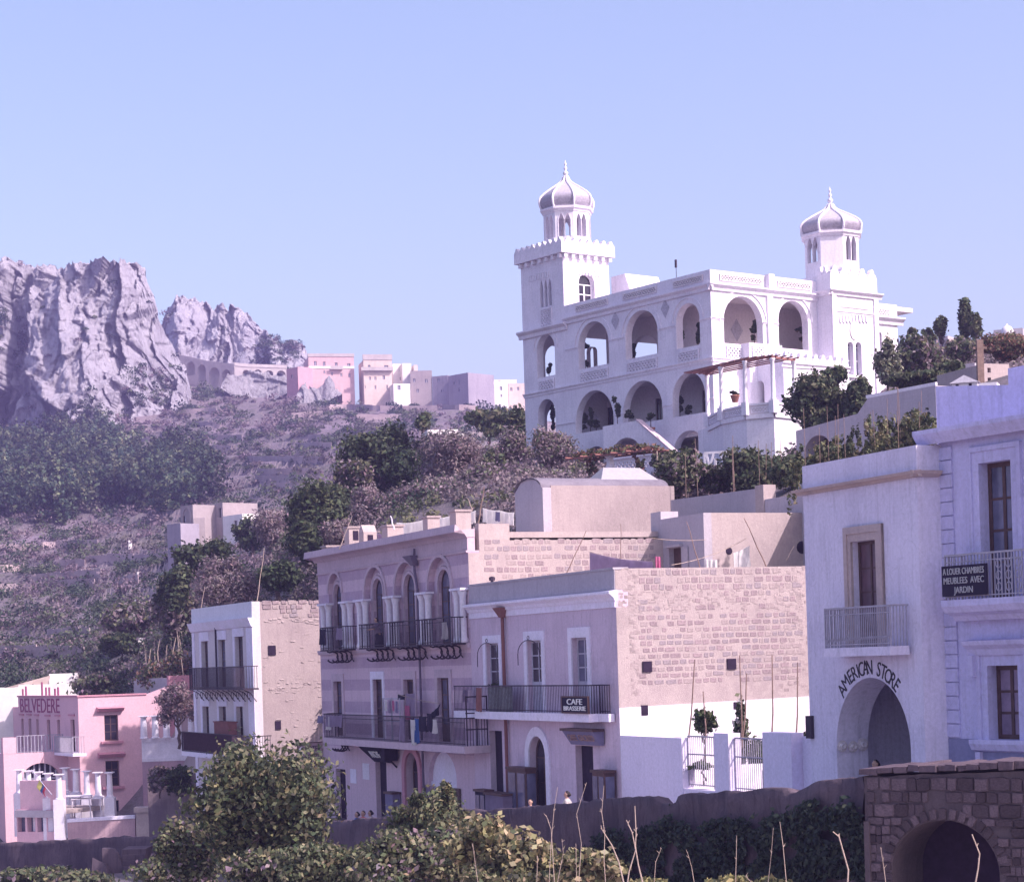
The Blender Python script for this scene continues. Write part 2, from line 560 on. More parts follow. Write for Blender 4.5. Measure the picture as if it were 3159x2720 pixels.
def ground_mat():
 m, nt, b = _mat('hillside_earth')
 tc = nt.nodes.new('ShaderNodeTexCoord'); ob = tc.outputs['Object']
 n1 = _noise(nt, .045, 7, .65, ob)
 c1 = _mix(nt, _ramp(nt, n1, [(.35, 0.0), (.65, 1.0)]), (.20, .16, .205), (.125, .115, .12))
 n2 = _noise(nt, .4, 6, .7, ob)
 c2 = _mix(nt, _ramp(nt, n2, [(.5, 0.0), (.7, .8)]), c1, (.11, .11, .095))
 ge = nt.nodes.new('ShaderNodeNewGeometry')
 sx = nt.nodes.new('ShaderNodeSeparateXYZ')
 nt.links.new(ge.outputs['True Normal'], sx.inputs['Vector'])
 f3 = _ramp(nt, sx.outputs['Z'], [(.45, .75), (.72, 0.0)])
 c3 = _mix(nt, f3, c2, (.46, .37, .37))
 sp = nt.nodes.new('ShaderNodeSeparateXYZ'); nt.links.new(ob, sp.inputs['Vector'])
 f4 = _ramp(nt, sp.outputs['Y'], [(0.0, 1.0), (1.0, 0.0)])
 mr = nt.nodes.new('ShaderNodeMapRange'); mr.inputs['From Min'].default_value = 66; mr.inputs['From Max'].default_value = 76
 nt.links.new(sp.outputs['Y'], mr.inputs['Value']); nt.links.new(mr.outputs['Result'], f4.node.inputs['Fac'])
 c3 = _mix(nt, f4, c3, _mix(nt, _ramp(nt, n2, [(.4, 0.0), (.7, 1.0)]), (.56, .50, .50), (.44, .38, .38)))  # near ground paled as an unseen reflector, bouncing fill onto shaded facades
 nt.links.new(c3, b.inputs['Base Color'])
 b.inputs['Roughness'].default_value = 1.0
 _bump(nt, b, _noise(nt, .8, 8, .7, ob), .8, .6)
 return m
M_GROUND = ground_mat()
# terrain
CTRL = []
def cp(u, Y, z): CTRL.append(((u - PCX) / 1000.0, 3.0 * math.log(Y), z))
def cpv(u, v, Y):
 p = ray(u, v) * Y
 CTRL.append(((p.x / p.y * FOC) / 1000.0, 3.0 * math.log(Y), p.z))
for u in (-800, 200, 1200, 2200, 3200, 4000):
 cp(u, 8, -4.5); cp(u, 25, -7.5); cp(u, 45, -8.0)
for u, Y, z in ((-600, 80, -10), (300, 80, -9.5), (900, 65, -8.6), (1600, 58, -8), (2300, 50, -7), (3300, 45, -6),
    (-600, 112, -11), (100, 112, -10.6), (500, 105, -9.5), (800, 95, -8.2), (1200, 85, -7.2), (1700, 74, -6.4), (2200, 64, -5.8),
    (-600, 150, -12), (100, 150, -12), (300, 150, -12), (420, 140, -12.0), (520, 134, -11.5), (600, 122, -10.5), (480, 150, -9), (700, 118, -9.5), (640, 132, -8),
    (1250, 100, -4.5), (1700, 84, -4), (2000, 78, -5.5), (2200, 70, -6), (2350, 66, -6), (2450, 72, -5.5), (2350, 78, -4), (2600, 60, -5.5), (2700, 66, -3), (2900, 55, -5), (3400, 50, -5)):
 cp(u, Y, z)
for u, v, Y in ((-300, 2130, 185), (100, 2125, 180), (300, 2120, 172), (480, 2140, 160), (100, 1950, 230), (300, 1900, 225), (-300, 1900, 240),
    (100, 1780, 290), (-300, 1650, 340), (300, 1640, 340), (100, 1450, 450), (-400, 1400, 470), (300, 1370, 520), (0, 1330, 560), (480, 1330, 540),
    (580, 1970, 165), (600, 1800, 215), (640, 1690, 262), (600, 1500, 390), (620, 1330, 520), (650, 1215, 610),
    (800, 1900, 140), (860, 1740, 165), (900, 1560, 290), (900, 1400, 400), (900, 1290, 520), (900, 1225, 600),
    (1050, 1730, 122), (1150, 1620, 140), (1250, 1480, 165), (1200, 1380, 380), (1250, 1300, 500), (1280, 1262, 590),
    (1450, 1600, 116), (1480, 1480, 140), (1500, 1420, 165), (1550, 1310, 420), (1600, 1275, 590),
    (1640, 1540, 112), (1650, 1430, 142), (1900, 1500, 118), (2100, 1500, 112), (2350, 1495, 106), (2480, 1450, 106),
    (1850, 1440, 150), (2300, 1420, 140), (2500, 1390, 128), (2700, 1370, 92), (2900, 1330, 84), (3200, 1300, 80),
    (2800, 1230, 112), (3000, 1200, 108), (3200, 1150, 112), (2850, 1120, 150), (3100, 1080, 165), (3400, 1080, 160)):
 cpv(u, v, Y)
for u, Y, z in ((1700, 92, 3.5), (2000, 90, 3.0), (2300, 86, 3.0),
    (2000, 200, 19), (2400, 200, 21), (3200, 240, 27), (3800, 240, 27), (2200, 400, 30), (3000, 400, 30), (2300, 620, 40), (3400, 620, 30),
    (-600, 700, 90), (0, 720, 100), (700, 720, 92), (1200, 680, 66), (1700, 680, 62), (2400, 900, 20), (-600, 1000, 60), (800, 1000, 40), (1600, 1000, 10),
    (-600, 1600, -20), (1600, 1600, -60), (3500, 1600, -60), (-600, 4500, -120), (1600, 4500, -120), (3500, 4500, -120)):
 cp(u, Y, z)
_C = np.array(CTRL)
def _phi(r): return np.where(r > 1e-9, r * r * np.log(r + 1e-12), 0.0)
_n = len(_C)
_A = np.zeros((_n + 3, _n + 3))
_A[:_n, :_n] = _phi(np.linalg.norm(_C[:, None, :2] - _C[None, :, :2], axis=2)) + np.eye(_n) * .03
_A[:_n, _n] = 1; _A[:_n, _n + 1:] = _C[:, :2]; _A[_n, :_n] = 1; _A[_n + 1:, :_n] = _C[:, :2].T
_W = np.linalg.solve(_A, np.concatenate([_C[:, 2], [0, 0, 0]]))
def terr_base(X, Y):
 X = np.atleast_1d(np.asarray(X, float)); Y = np.atleast_1d(np.asarray(Y, float))
 q = np.stack([X / Y * FOC / 1000.0, 3.0 * np.log(Y)], axis=1)
 r = np.linalg.norm(q[:, None, :] - _C[None, :, :2], axis=2)
 z = _phi(r) @ _W[:_n] + _W[_n] + q @ _W[_n + 1:]
 lim = -7.4 + np.clip((Y - 56) / 6, 0, 1) * 400
 return np.minimum(z, lim)
def terr(X, Y):
 z = terr_base(X, Y)
 Y = np.atleast_1d(np.asarray(Y, float)); X = np.atleast_1d(np.asarray(X, float))
 wob = np.array([noise.noise((x * .012, y * .012, 3.1)) * 4.0 + noise.noise((x * .06, y * .06, 7.7)) * 1.2 for x, y in zip(X, Y)])
 per = 3.4
 zz = (z + wob) / per
 fr = zz - np.floor(zz)
 rs = np.clip((fr - .90) / .10, 0, 1)
 st = np.floor(zz) + rs + .25 * np.minimum(fr / .90, 1) * (1 - rs)
 zt = st * per - wob
 amt = np.clip((Y - 175) / 40, 0, 1) * np.clip((640 - Y) / 40, 0, 1) * np.clip((900 - X / Y * FOC) / 400, 0, 1) * .85
 bump = np.array([noise.noise((x * .15, y * .15, 1.7)) * .35 + noise.noise((x * .04, y * .04, 9.7)) * .8 for x, y in zip(X, Y)])
 near = np.clip((Y - 90) / 60, .15, 1)
 return z * (1 - amt) + zt * amt + bump * near
US = np.concatenate([np.arange(-2600, -300, 110), np.arange(-300, 1700, 13), np.arange(1700, 3400, 34), np.arange(3400, 5600, 130)]) - PCX
YS = np.concatenate([np.array([4, 8, 14, 20, 27, 35, 42]), np.arange(48, 150, 4.0), np.arange(150, 640, 2.2), np.arange(640, 1000, 18), np.array([1100, 1300, 1600, 2200, 3200, 4800])])
GX = (US[None, :] / FOC) * YS[:, None]
GY = np.repeat(YS[:, None], len(US), axis=1)
GZ = np.empty(GX.size)
_gx, _gy = GX.ravel(), GY.ravel()
for k in range(0, len(_gx), 20000):
 GZ[k:k + 20000] = terr(_gx[k:k + 20000], _gy[k:k + 20000])
nu, ny = len(US), len(YS)
TV = np.stack([_gx, _gy, GZ], axis=1)
_i = (np.arange(ny - 1)[:, None] * nu + np.arange(nu - 1)[None, :]).ravel()
TF = np.stack([_i, _i + 1, _i + nu + 1, _i + nu], axis=1)
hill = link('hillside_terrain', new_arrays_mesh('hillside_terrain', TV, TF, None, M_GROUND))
tag(hill, kind='structure')
GZ2 = GZ.reshape(ny, nu)
def ground_hit(u, v, y0=60.0, y1=690.0):
 r = ray(u, v)
 du = r.x * FOC
 j = int(np.clip(np.searchsorted(US, du), 1, nu - 1))
 f = (du - US[j - 1]) / (US[j] - US[j - 1])
 zc = GZ2[:, j - 1] * (1 - f) + GZ2[:, j] * f
 d = zc - r.z * YS
 for k in range(1, ny):
  if YS[k] < y0: continue
  if YS[k] > y1: return None
  if d[k] >= 0 and d[k - 1] < 0:
   t = d[k - 1] / (d[k - 1] - d[k])
   Y = YS[k - 1] + (YS[k] - YS[k - 1]) * t
   return Vector((r.x * Y, Y, r.z * Y))
 return None
def ground_z(X, Y): return float(terr([X], [Y])[0])
# cliffs
def facet(x, z, sx, sz, seed):
 q = Vector((x / sx, z / sz, seed))
 c = noise.voronoi(q)[1][0]
 h = math.sin(c.x * 127.1 + c.y * 311.7 + c.z * 74.7) * 43758.5453; h -= math.floor(h)
 g = math.sin(c.x * 269.5 + c.y * 183.3 + c.z * 246.1) * 28001.83; g -= math.floor(g)
 k = math.sin(c.x * 113.5 + c.y * 271.9 + c.z * 124.6) * 19642.3; k -= math.floor(k)
 return (h - .5) * .75 + (g - .5) * 1.3 * (q.x - c.x) + (k - .35) * .9 * (q.y - c.y)
def cliff(name, sky, base, Y0, mat, nu_, nv_, amp, seed, lean, label, bend=None):
 su, sv = zip(*sky); bu, bv = zip(*base)
 u0, u1 = su[0], su[-1]
 V = []
 for i in range(nu_ + 1):
  u = u0 + (u1 - u0) * i / nu_
  vs_ = np.interp(u, su, sv); vb = np.interp(u, bu, bv)
  Yc = Y0 + (bend(u) if bend else 0)
  for j in range(nv_ + 1):
   h = j / nv_
   v = vb + (vs_ - vb) * h
   p = ray(u, v) * Yc
   wx = p.x + noise.noise(Vector((p.x / 15, p.z / 15, seed + 3))) * 3.0
   wz = p.z + noise.noise(Vector((p.x / 12, p.z / 14, seed + 13))) * 4.0
   d = noise.noise(Vector((wx / 44, wz / 110, seed))) * 1.1
   d += facet(wx, wz, 26, 60, seed) * 1.15 + facet(wx, wz, 10, 24, seed + 3) * .62 + facet(wx, wz, 4.2, 8.0, seed + 6) * .30 + facet(wx, wz, 1.9, 3.2, seed + 8) * .13
   d += (.4 - abs(noise.noise(Vector((wx / 19 + wz / 80, wz / 85, seed + 5)))) * 1.9) * .55
   d += noise.fractal(Vector((p.x / 3, p.z / 4, seed + 2)), .7, 2.1, 3) * .05
   Yd = -d * amp + lean * h
   jag = noise.noise(Vector((u / 9.0, seed, j * .3))) * 1.2 * (h > .97)
   V.append((p.x + noise.noise(Vector((p.x / 9, p.z / 9, seed + 20))) * 1.2, p.y + Yd, p.z + jag))
  b = V[-1]
  for back in (25, 90):
   V.append((b[0] * (1 + back / Y0), b[1] + back, b[2] - back * .10 + noise.noise(Vector((b[0] / 8, back, 0))) * 1.0))
 rows = nv_ + 3
 V = np.array(V)
 i = (np.arange(nu_)[:, None] * rows + np.arange(rows - 1)[None, :]).ravel()
 F = np.stack([i, i + rows, i + rows + 1, i + 1], axis=1)
 o = link(name, new_arrays_mesh(name, V, F, None, mat))
 tag(o, kind='structure')
 return V.reshape(nu_ + 1, rows, 3)
C1 = cliff('cliff', [(-900, 700), (-300, 735), (0, 762), (140, 785), (185, 783), (250, 780), (320, 771), (350, 780), (405, 784), (420, 800), (430, 850), (445, 893), (462, 950),
      (478, 1000), (492, 1030), (520, 1085), (545, 1105), (556, 1140), (566, 1200), (576, 1235)],
     [(-900, 1540), (-300, 1490), (0, 1450), (100, 1440), (200, 1400), (280, 1350), (350, 1340), (420, 1360), (500, 1380), (530, 1370), (560, 1340), (576, 1300)],
     560, M_ROCK, 400, 190, 18.0, 1.3, 26.0, None, lambda u: max(0, (u - 330)) * .10)
C2 = cliff('cliff', [(455, 960), (478, 905), (492, 900), (500, 880), (512, 872), (533, 868), (560, 876), (600, 888), (617, 904), (625, 890), (650, 890), (662, 902), (690, 900), (708, 912),
      (728, 925), (755, 955), (790, 985), (815, 1010), (830, 1005), (845, 1028), (880, 1018), (905, 1030), (922, 1060), (935, 1090), (980, 1105), (1040, 1130)],
     [(455, 1200), (540, 1165), (620, 1150), (700, 1150), (800, 1150), (900, 1155), (1040, 1180)],
     700, M_ROCK, 200, 110, 15.0, 8.4, 22.0, None)
C3 = cliff('rock_outcrop', [(690, 1165), (715, 1145), (735, 1150), (760, 1135), (800, 1140), (830, 1150), (870, 1155), (905, 1170)],
     [(690, 1200), (730, 1225), (760, 1240), (800, 1245), (840, 1235), (905, 1210)], 618, M_ROCK2, 80, 26, 4.0, 4.4, 6.0, None)
C4 = cliff('rock_outcrop', [(915, 1205), (930, 1185), (945, 1178), (962, 1190), (985, 1178), (1000, 1150), (1012, 1155), (1030, 1190), (1055, 1205)],
     [(915, 1230), (940, 1255), (980, 1250), (1020, 1235), (1055, 1215)], 585, M_ROCK2, 70, 26, 3.0, 6.1, 4.0, None)
# scrub, wood and bushes of the far slope
DRY = [(.175, .13, .165), (.15, .12, .145), (.20, .155, .175), (.13, .12, .11)]
GRN = [(.085, .105, .065), (.065, .085, .055), (.11, .125, .08), (.05, .07, .05)]
DKG = [(.030, .050, .040), (.038, .060, .043), (.05, .072, .05), (.026, .042, .038)]
rng = np.random.default_rng(11)
def scrub_clumps(pts, rads, hts, pals, leaf, per, seed):
 r = np.random.default_rng(seed)
 n = len(pts)
 idx = np.repeat(np.arange(n), per)
 m = len(idx)
 d = r.normal(size=(m, 3)); d /= np.linalg.norm(d, axis=1)[:, None]
 d[:, 2] = np.abs(d[:, 2])
 rr = r.uniform(.55, 1.05, size=(m, 1))
 R = np.stack([rads, rads, hts], axis=1)[idx]
 pos = pts[idx] + d * rr * R
 cols = pals[idx] * r.uniform(.7, 1.3, size=(m, 1))
 sz = (leaf[idx] if hasattr(leaf, '__len__') else leaf) * r.uniform(.6, 1.35, size=m)
 return leaves(r, pos, d, sz, np.clip(cols, .005, .8))
def pick_pal(u, v, Y, r):
 k = noise.noise((u / 90.0, v / 45.0, 2.2)) + noise.noise((u / 30.0, v / 18.0, 5.2)) * .6 + r.normal() * .25
 pal = DKG if k > .42 else GRN if k > -.05 else DRY
 return pal[r.integers(0, 4)]
pts, rad, hts, pal, lf = [], [], [], [], []
tries = 0
while len(pts) < 6800 and tries < 30000:
 tries += 1
 u = rng.uniform(-120, 1660); v = rng.uniform(1195, 2150)
 h = ground_hit(u, v, 125)
 if h is None or h.y > 640: continue
 if u > 1000 and v > 1620: continue
 if noise.noise((u / 75.0, v / 26.0, 9.0)) < -.12 and rng.random() < .85: continue
 zz = terr([h.x, h.x], [h.y - .9, h.y + .9])
 if (zz[1] - zz[0]) / 1.8 > .55 and rng.random() < .85: continue
 big = rng.random() < .12
 s = (rng.uniform(1.6, 2.8) if big else rng.uniform(.5, 1.4)) * (h.y / 400) ** .5
 pts.append((h.x, h.y, h.z - .2)); rad.append(s * rng.uniform(.8, 1.6)); hts.append(s * rng.uniform(.6, 1.2)); pal.append(pick_pal(u, v, h.y, rng)); lf.append(.30 * (h.y / 420) ** .8 * (1.25 if big else 1))
pts, rad, hts, pal, lf = map(np.array, (pts, rad, hts, pal, lf))
sv, sf, scol = scrub_clumps(pts, rad, hts, pal, lf, np.where(rad > 1.8, 95, 31), 3)
o = link('hillside_scrub', new_arrays_mesh('hillside_scrub', sv, sf, scol, M_LEAF))
tag(o, 'dry lilac and grey green scrub covering the terraced hillside', 'scrub', kind='stuff')
WOOD = [(-160, 1420), (0, 1400), (120, 1375), (230, 1330), (340, 1345), (390, 1410), (420, 1440), (560, 1420), (640, 1460), (690, 1545), (640, 1560), (560, 1565), (520, 1590), (420, 1575), (300, 1590), (180, 1620), (60, 1600), (-160, 1610)]
def inside(poly, x, y):
 c = False
 for (x1, y1), (x2, y2) in zip(poly, poly[1:] + poly[:1]):
  if (y1 > y) != (y2 > y) and x < (x2 - x1) * (y - y1) / (y2 - y1) + x1: c = not c
 return c
lst = []; nt_ = 0; k = 0
taken = []
while nt_ < 210 and k < 6000:
 k += 1
 u = rng.uniform(-160, 700); v = rng.uniform(1325, 1640)
 if not inside(WOOD, u, v): continue
 h = ground_hit(u, v, 250)
 if h is None: continue
 if any((u - a) ** 2 + ((v - b) * 1.4) ** 2 < 300 for a, b in taken): continue
 taken.append((u, v))
 s = rng.uniform(1.9, 3.6) * (h.y / 430) ** .6
 tone = rng.uniform(.5, 1.9)
 bl = [(h.x, h.y, h.z + s * 1.2, s * .8, s * .8, s * 1.2)] + [(h.x + rng.normal() * s * .5, h.y + rng.normal() * s * .4, h.z + s * rng.uniform(.7, 2.0), s * rng.uniform(.4, .6), s * rng.uniform(.4, .6), s * rng.uniform(.4, .7)) for _ in range(3)]
 lst.append(crown_arrays(1000 + k, bl, 620, .44, [tuple(c * tone for c in q) for q in DKG[:3] + [GRN[1], GRN[2]]], .8))
 nt_ += 1
o = link('hillside_wood', new_arrays_mesh('hillside_wood', *merge_arrays(lst), M_LEAF))
tag(o, 'dark green wood covering the slope below the tall cliff', 'wood', kind='stuff')
pts, rad, hts, pal = [], [], [], []
for A, n, lo in ((C1, 640, 0), (C2, 120, 0)):
 k = 0
 while k < n:
  i = rng.integers(1, A.shape[0] - 1); j = rng.integers(2, A.shape[1] - 4)
  p = A[i, j]
  q = noise.noise((p[0] / 22, p[2] / 26, 31.0 + lo))  + (.35 if j < A.shape[1] * .14 else 0)
  if q < .22: 
   if rng.random() < .97: continue
  s = rng.uniform(.6, 1.7)
  pts.append((p[0], p[1] - .3, p[2])); rad.append(s * 1.3); hts.append(s); pal.append((GRN + DRY[:2] + DKG)[rng.integers(0, 10)]); k += 1
sv, sf, scol = scrub_clumps(np.array(pts), np.array(rad), np.array(hts), np.array(pal), .36, 60, 5)
o = link('cliff_scrub', new_arrays_mesh('cliff_scrub', sv, sf, scol, M_LEAF))
tag(o, 'tufts of dark scrub clinging to the pale cliffs', 'scrub', kind='stuff')
# the mountain road viaduct
M_VIA = plaster('viaduct_stone', (.50, .45, .46), (.38, .33, .36), .6, .3, .3, .1)
def far_frame(zm, x, y, Y, deg):
 return Fr(at(zm, x, y, Y), math.radians(deg))
fr = far_frame('M2', 660, 930, 645, 0)
via = empty('viaduct', fr.O, 0, 'pale stone road viaduct with eight arches below the second cliff', 'viaduct')
for deg, xs, arcs, x0, x1 in ((-38, [(150, 835), (430, 900), (660, 925)], [(222, 300, 875, 1000), (325, 400, 900, 1060), (430, 525, 925, 1130), (540, 630, 945, 1110)], 150, 658),
         (14, [(660, 912), (780, 925), (1140, 936)], [(735, 805, 950, 1075), (835, 915, 945, 1030), (942, 1015, 955, 1000), (1048, 1130, 955, 1085)], 660, 1140)):
 f2 = Fr(fr.O, math.radians(deg))
 T = [f2.f('M2', *p) for p in xs]
 ts, tz = zip(*T)
 topf = lambda s, a=ts, b=tz: float(np.interp(s, a, b))
 ops = []
 for a, b, ap, bt in arcs:
  sa, _ = f2.f('M2', a, (ap + bt) / 2); sb, _ = f2.f('M2', b, (ap + bt) / 2)
  zt = f2.f('M2', (a + b) / 2, ap)[1]; zb = f2.f('M2', (a + b) / 2, bt)[1]
  r = min((sb - sa) / 2, (zt - zb) * .6)
  ops.append(Op(sa, sb, zb, zt - r, r))
 s0 = f2.f('M2', x0, 900)[0]; s1 = f2.f('M2', x1, 900)[0]
 mp0 = front_map()
 c, s_ = math.cos(f2.rz), math.sin(f2.rz)
 mp = lambda s, n, z, c=c, s_=s_: (s * c + n * s_, s * s_ - n * c, z)
 mb = MB(mp)
 zlow = min(o.c for o in ops) - 14
 panel(mb, s0, s1, zlow, 0, ops, 5.0, top=topf)
 mb.build('arcade_wall', M_VIA, via)
 mb = MB(mp)
 for a, b in zip(T[:-1], T[1:]):
  mb.hexa([(a[0], .15, a[1] + .02), (b[0], .15, b[1] + .02), (b[0], -.45, b[1] + .02), (a[0], -.45, a[1] + .02),
     (a[0], .15, a[1] + 1.0), (b[0], .15, b[1] + 1.0), (b[0], -.45, b[1] + 1.0), (a[0], -.45, a[1] + 1.0)])
 mb.build('parapet', M_VIA, via)
# houses of the far village
def far_house(name, label, zm, x0, x1, yt, yb, Y, deg, mat, wins=(), depth=8.0, bands=(), group='houses of the village along the ridge', parapet=0.0, cat='house', wm=None, extra=None):
 if Y is None:
  g_ = ground_hit(*uv(zm, (x0 + x1) / 2, yb), 130); Y = g_.y - 1 if g_ else 200
 fr = far_frame(zm, x0, yb, Y, deg)
 root = empty(name, fr.O, fr.rz, label, cat, group)
 L = fr.f(zm, x1, yb)[0]
 ztl = fr.f(zm, x0, yt)[1]; ztr = fr.f(zm, x1, yt)[1]
 H = (ztl + ztr) / 2
 ops = []
 for (x, y, w, h) in wins:
  a, zt = fr.f(zm, x - w / 2, y - h / 2); b, zb = fr.f(zm, x + w / 2, y + h / 2)
  if a < .2 or b > L - .2: a, b = max(a, .2), min(b, L - .2)
  ops.append(Op(a, b, max(zb, .1), min(zt, H - .15)))
 mb = MB(front_map())
 panel(mb, 0, L, -6, H, ops, .4)
 w = mb.build('wall', mat, root)
 for mp in (side_map(L), left_map(0)):
  mb = MB(mp); panel(mb, .4, depth, -6, H, (), .4); mb.build('wall', mat, root)
 mb = MB(); mb.box(.4, L - .4, .4, depth, H - .5, H - .25); mb.build('roof', M_VIA, root)
 for o in ops:
  mb = MB(front_map()); mb.box(o.a + .002, o.b - .002, -.34, -.22, o.c + .002, o.t - .002)
  pn = mb.build('window', wm or M_GLASS_BLUE, root)
  mb = MB(front_map()); mb.box((o.a + o.b) / 2 - .05, (o.a + o.b) / 2 + .05, -.22, -.19, o.c + .01, o.t - .01)
  mb.build('mullion', M_WHITE, pn)
 for (ya, yb_, m2) in bands:
  za = fr.f(zm, (x0 + x1) / 2, ya)[1]; zb = fr.f(zm, (x0 + x1) / 2, yb_)[1]
  mb = MB(front_map()); mb.box(-.06, L + .06, 0.003, .12, min(za, zb), max(za, zb)); mb.build('band', m2, root)
 if parapet:
  mb = MB(); mb.box(-.15, L + .15, -.15, .5, H + .003, H + parapet); mb.build('cornice', M_VIA, root)
 if extra: extra(fr, root, L, H)
 return fr, root, L, H
M_FPINK = plaster('far_pink_stucco', (.60, .42, .45), (.53, .37, .41), .4, .1, .1, .1)
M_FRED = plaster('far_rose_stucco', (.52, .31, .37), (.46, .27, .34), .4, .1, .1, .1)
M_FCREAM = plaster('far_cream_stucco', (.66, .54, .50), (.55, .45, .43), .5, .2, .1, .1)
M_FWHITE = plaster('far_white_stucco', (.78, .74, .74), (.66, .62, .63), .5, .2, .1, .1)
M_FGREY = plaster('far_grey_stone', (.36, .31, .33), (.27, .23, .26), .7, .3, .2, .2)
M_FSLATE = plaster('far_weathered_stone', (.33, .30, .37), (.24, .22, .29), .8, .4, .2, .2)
def balcony_far(zm, x, y, w):
 def g(fr, root, L, H):
  for xx in (x if hasattr(x, '__len__') else [x]):
   s, z = fr.f(zm, xx, y)
   mb = MB(front_map()); mb.box(s - w / 2, s + w / 2, .003, 1.0, z, z + .18); mb.box(s - w / 2, s + w / 2, .95, 1.0, z + .18, z + 1.0)
   mb.build('balcony', M_VIA, root)
 return g
far_house('pink_house', 'pink house with white band and flat roof beside the viaduct', 'M2', 1345, 1760, 830, 1140, 600, 12, M_FPINK,
    [(1400, 890, 24, 40), (1480, 895, 24, 40), (1590, 905, 26, 44), (1706, 912, 28, 44), (1482, 970, 16, 26), (1552, 985, 16, 30), (1637, 995, 18, 34), (1710, 1000, 18, 32)],
    12, [(916, 938, M_FWHITE)], parapet=.9, extra=balcony_far('M2', 1592, 948, 3.6))
far_house('rose_annex', 'deep rose lower block in front of the pink house by the viaduct', 'M2', 1246, 1356, 925, 1140, 590, 10, M_FPINK, [(1297, 993, 18, 26)], 11)
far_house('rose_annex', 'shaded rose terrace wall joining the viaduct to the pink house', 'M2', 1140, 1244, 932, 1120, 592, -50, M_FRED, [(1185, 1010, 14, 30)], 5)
far_house('cream_house', 'cream two storey house with small balconies and an ornate roof parapet', 'M3', 400, 684, 292, 600, 600, 12, M_FCREAM,
    [(450, 365, 26, 46), (620, 365, 40, 40), (457, 476, 20, 34), (512, 476, 20, 34), (596, 468, 24, 40), (380 + 30, 560, 12, 30), (513, 565, 14, 40), (629, 565, 16, 48)],
    10, parapet=1.6, extra=balcony_far('M3', [447, 605], 402, 4.6))
far_house('white_house', 'small white house stepping down right of the cream house', 'M3', 688, 868, 332, 520, 606, 14, M_FWHITE, [(768, 480, 26, 34), (832, 472, 26, 34), (832, 380, 26, 22)], 9, extra=balcony_far('M3', 830, 440, 4.0))
far_house('white_house', 'low white annex with one dark window below the stepped white house', 'M3', 694, 862, 528, 640, 596, 14, M_FWHITE, [(748, 568, 30, 44)], 6)
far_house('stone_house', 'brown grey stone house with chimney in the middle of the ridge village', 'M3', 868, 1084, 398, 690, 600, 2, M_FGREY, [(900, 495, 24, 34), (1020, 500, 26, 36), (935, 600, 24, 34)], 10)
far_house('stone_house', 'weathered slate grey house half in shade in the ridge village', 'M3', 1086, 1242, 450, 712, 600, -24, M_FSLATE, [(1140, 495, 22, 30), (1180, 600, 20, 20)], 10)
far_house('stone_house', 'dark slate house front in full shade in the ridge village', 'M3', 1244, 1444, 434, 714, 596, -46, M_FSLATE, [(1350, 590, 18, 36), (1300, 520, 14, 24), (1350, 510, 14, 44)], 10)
far_house('white_house', 'shaded white house with small windows right of the slate houses', 'M3', 1446, 1622, 492, 720, 604, -30, M_FWHITE, [(1465, 540, 20, 36), (1512, 545, 20, 36), (1568, 548, 20, 20), (1465, 620, 20, 30), (1575, 615, 22, 34)], 9)
far_house('white_house', 'sunlit square white house with four windows in the ridge village', 'M3', 1624, 1842, 534, 750, 598, 12, M_FWHITE, [(1660, 580, 22, 36), (1766, 576, 22, 40), (1655, 635, 18, 26), (1770, 648, 18, 26)], 9)
far_house('white_house', 'flat topped white house just behind the square sunlit one', 'M3', 1700, 1925, 488, 560, 622, 12, M_FWHITE, [(1750, 515, 18, 24)], 8)
far_house('cream_house', 'cream pink house at the edge of the white villa tower', 'M3', 1846, 2040, 526, 700, 604, 8, M_FCREAM, [(1870, 585, 22, 36), (1938, 580, 22, 36)], 9)
for i, (x0, x1, yt, yb, lab) in enumerate(((455, 500, 252, 292, 'left roof turret of the cream ridge house'), (505, 655, 240, 292, 'middle roof storey of the cream ridge house'), (895, 935, 342, 398, 'square chimney block on the brown ridge house'),
             (780, 870, 326, 360, 'upper room on the stepped white ridge house'), (1460, 1600, 455, 492, 'low roof room above the shaded white ridge house'), (1590, 1615, 450, 490, 'thin chimney on the ridge beside the roof room'))):
 far_house('roof_room', lab, 'M3', x0, x1, yt, yb, 603, 12, M_FCREAM if i < 3 else M_FWHITE, (), 4)
G2 = 'houses standing on the terraced slope'
far_house('grey_house', 'square grey house with tall windows on the terraced slope', 'M4', 865, 1035, 450, 700, 262, 18, M_FCREAM, [(908, 515, 20, 60), (970, 517, 18, 48), (1018, 518, 14, 30)], 6, group=G2, wm=M_GLASS)
far_house('grey_house', 'shaded side wing of the square grey house on the slope', 'M4', 710, 862, 455, 790, 263, -52, M_FGREY, [(738, 545, 24, 72), (830, 540, 30, 84), (755, 665, 22, 40)], 5, group=G2, wm=M_GLASS)
far_house('white_farmhouse', 'bright white wing below the square grey house on the slope', 'M4', 1040, 1200, 548, 770, 255, 18, M_FWHITE, [(1092, 622, 18, 40)], 5, group=G2)
far_house('white_farmhouse', 'shaded pale wing with open arch beneath the grey slope house', 'M4', 860, 1040, 560, 790, 256, -50, M_FWHITE, [(972, 635, 36, 46), (985, 720, 50, 60)], 4, group=G2, wm=M_GLASS)
far_house('stone_barn', 'old stone barn with a vaulted roof on the slope', 'M4', 590, 695, 585, 805, 258, 16, M_FGREY, (), 6, group=G2, cat='barn')
def barn_arch(fr, root, L, H):
 mb = MB(front_map())
 o = Op(.6, L - .6, H - 2.6, H - 1.6, 1.2)
 ring(mb, o, 0, .3, 0, .1); mb.build('arch_ring', M_FGREY, root)
far_house('stone_barn', 'shaded barn end with a big arch beside the grey slope house', 'M4', 475, 588, 470, 800, 261, -48, M_FGREY, [(500, 600, 30, 60)], 5, group=G2, cat='barn', extra=barn_arch)
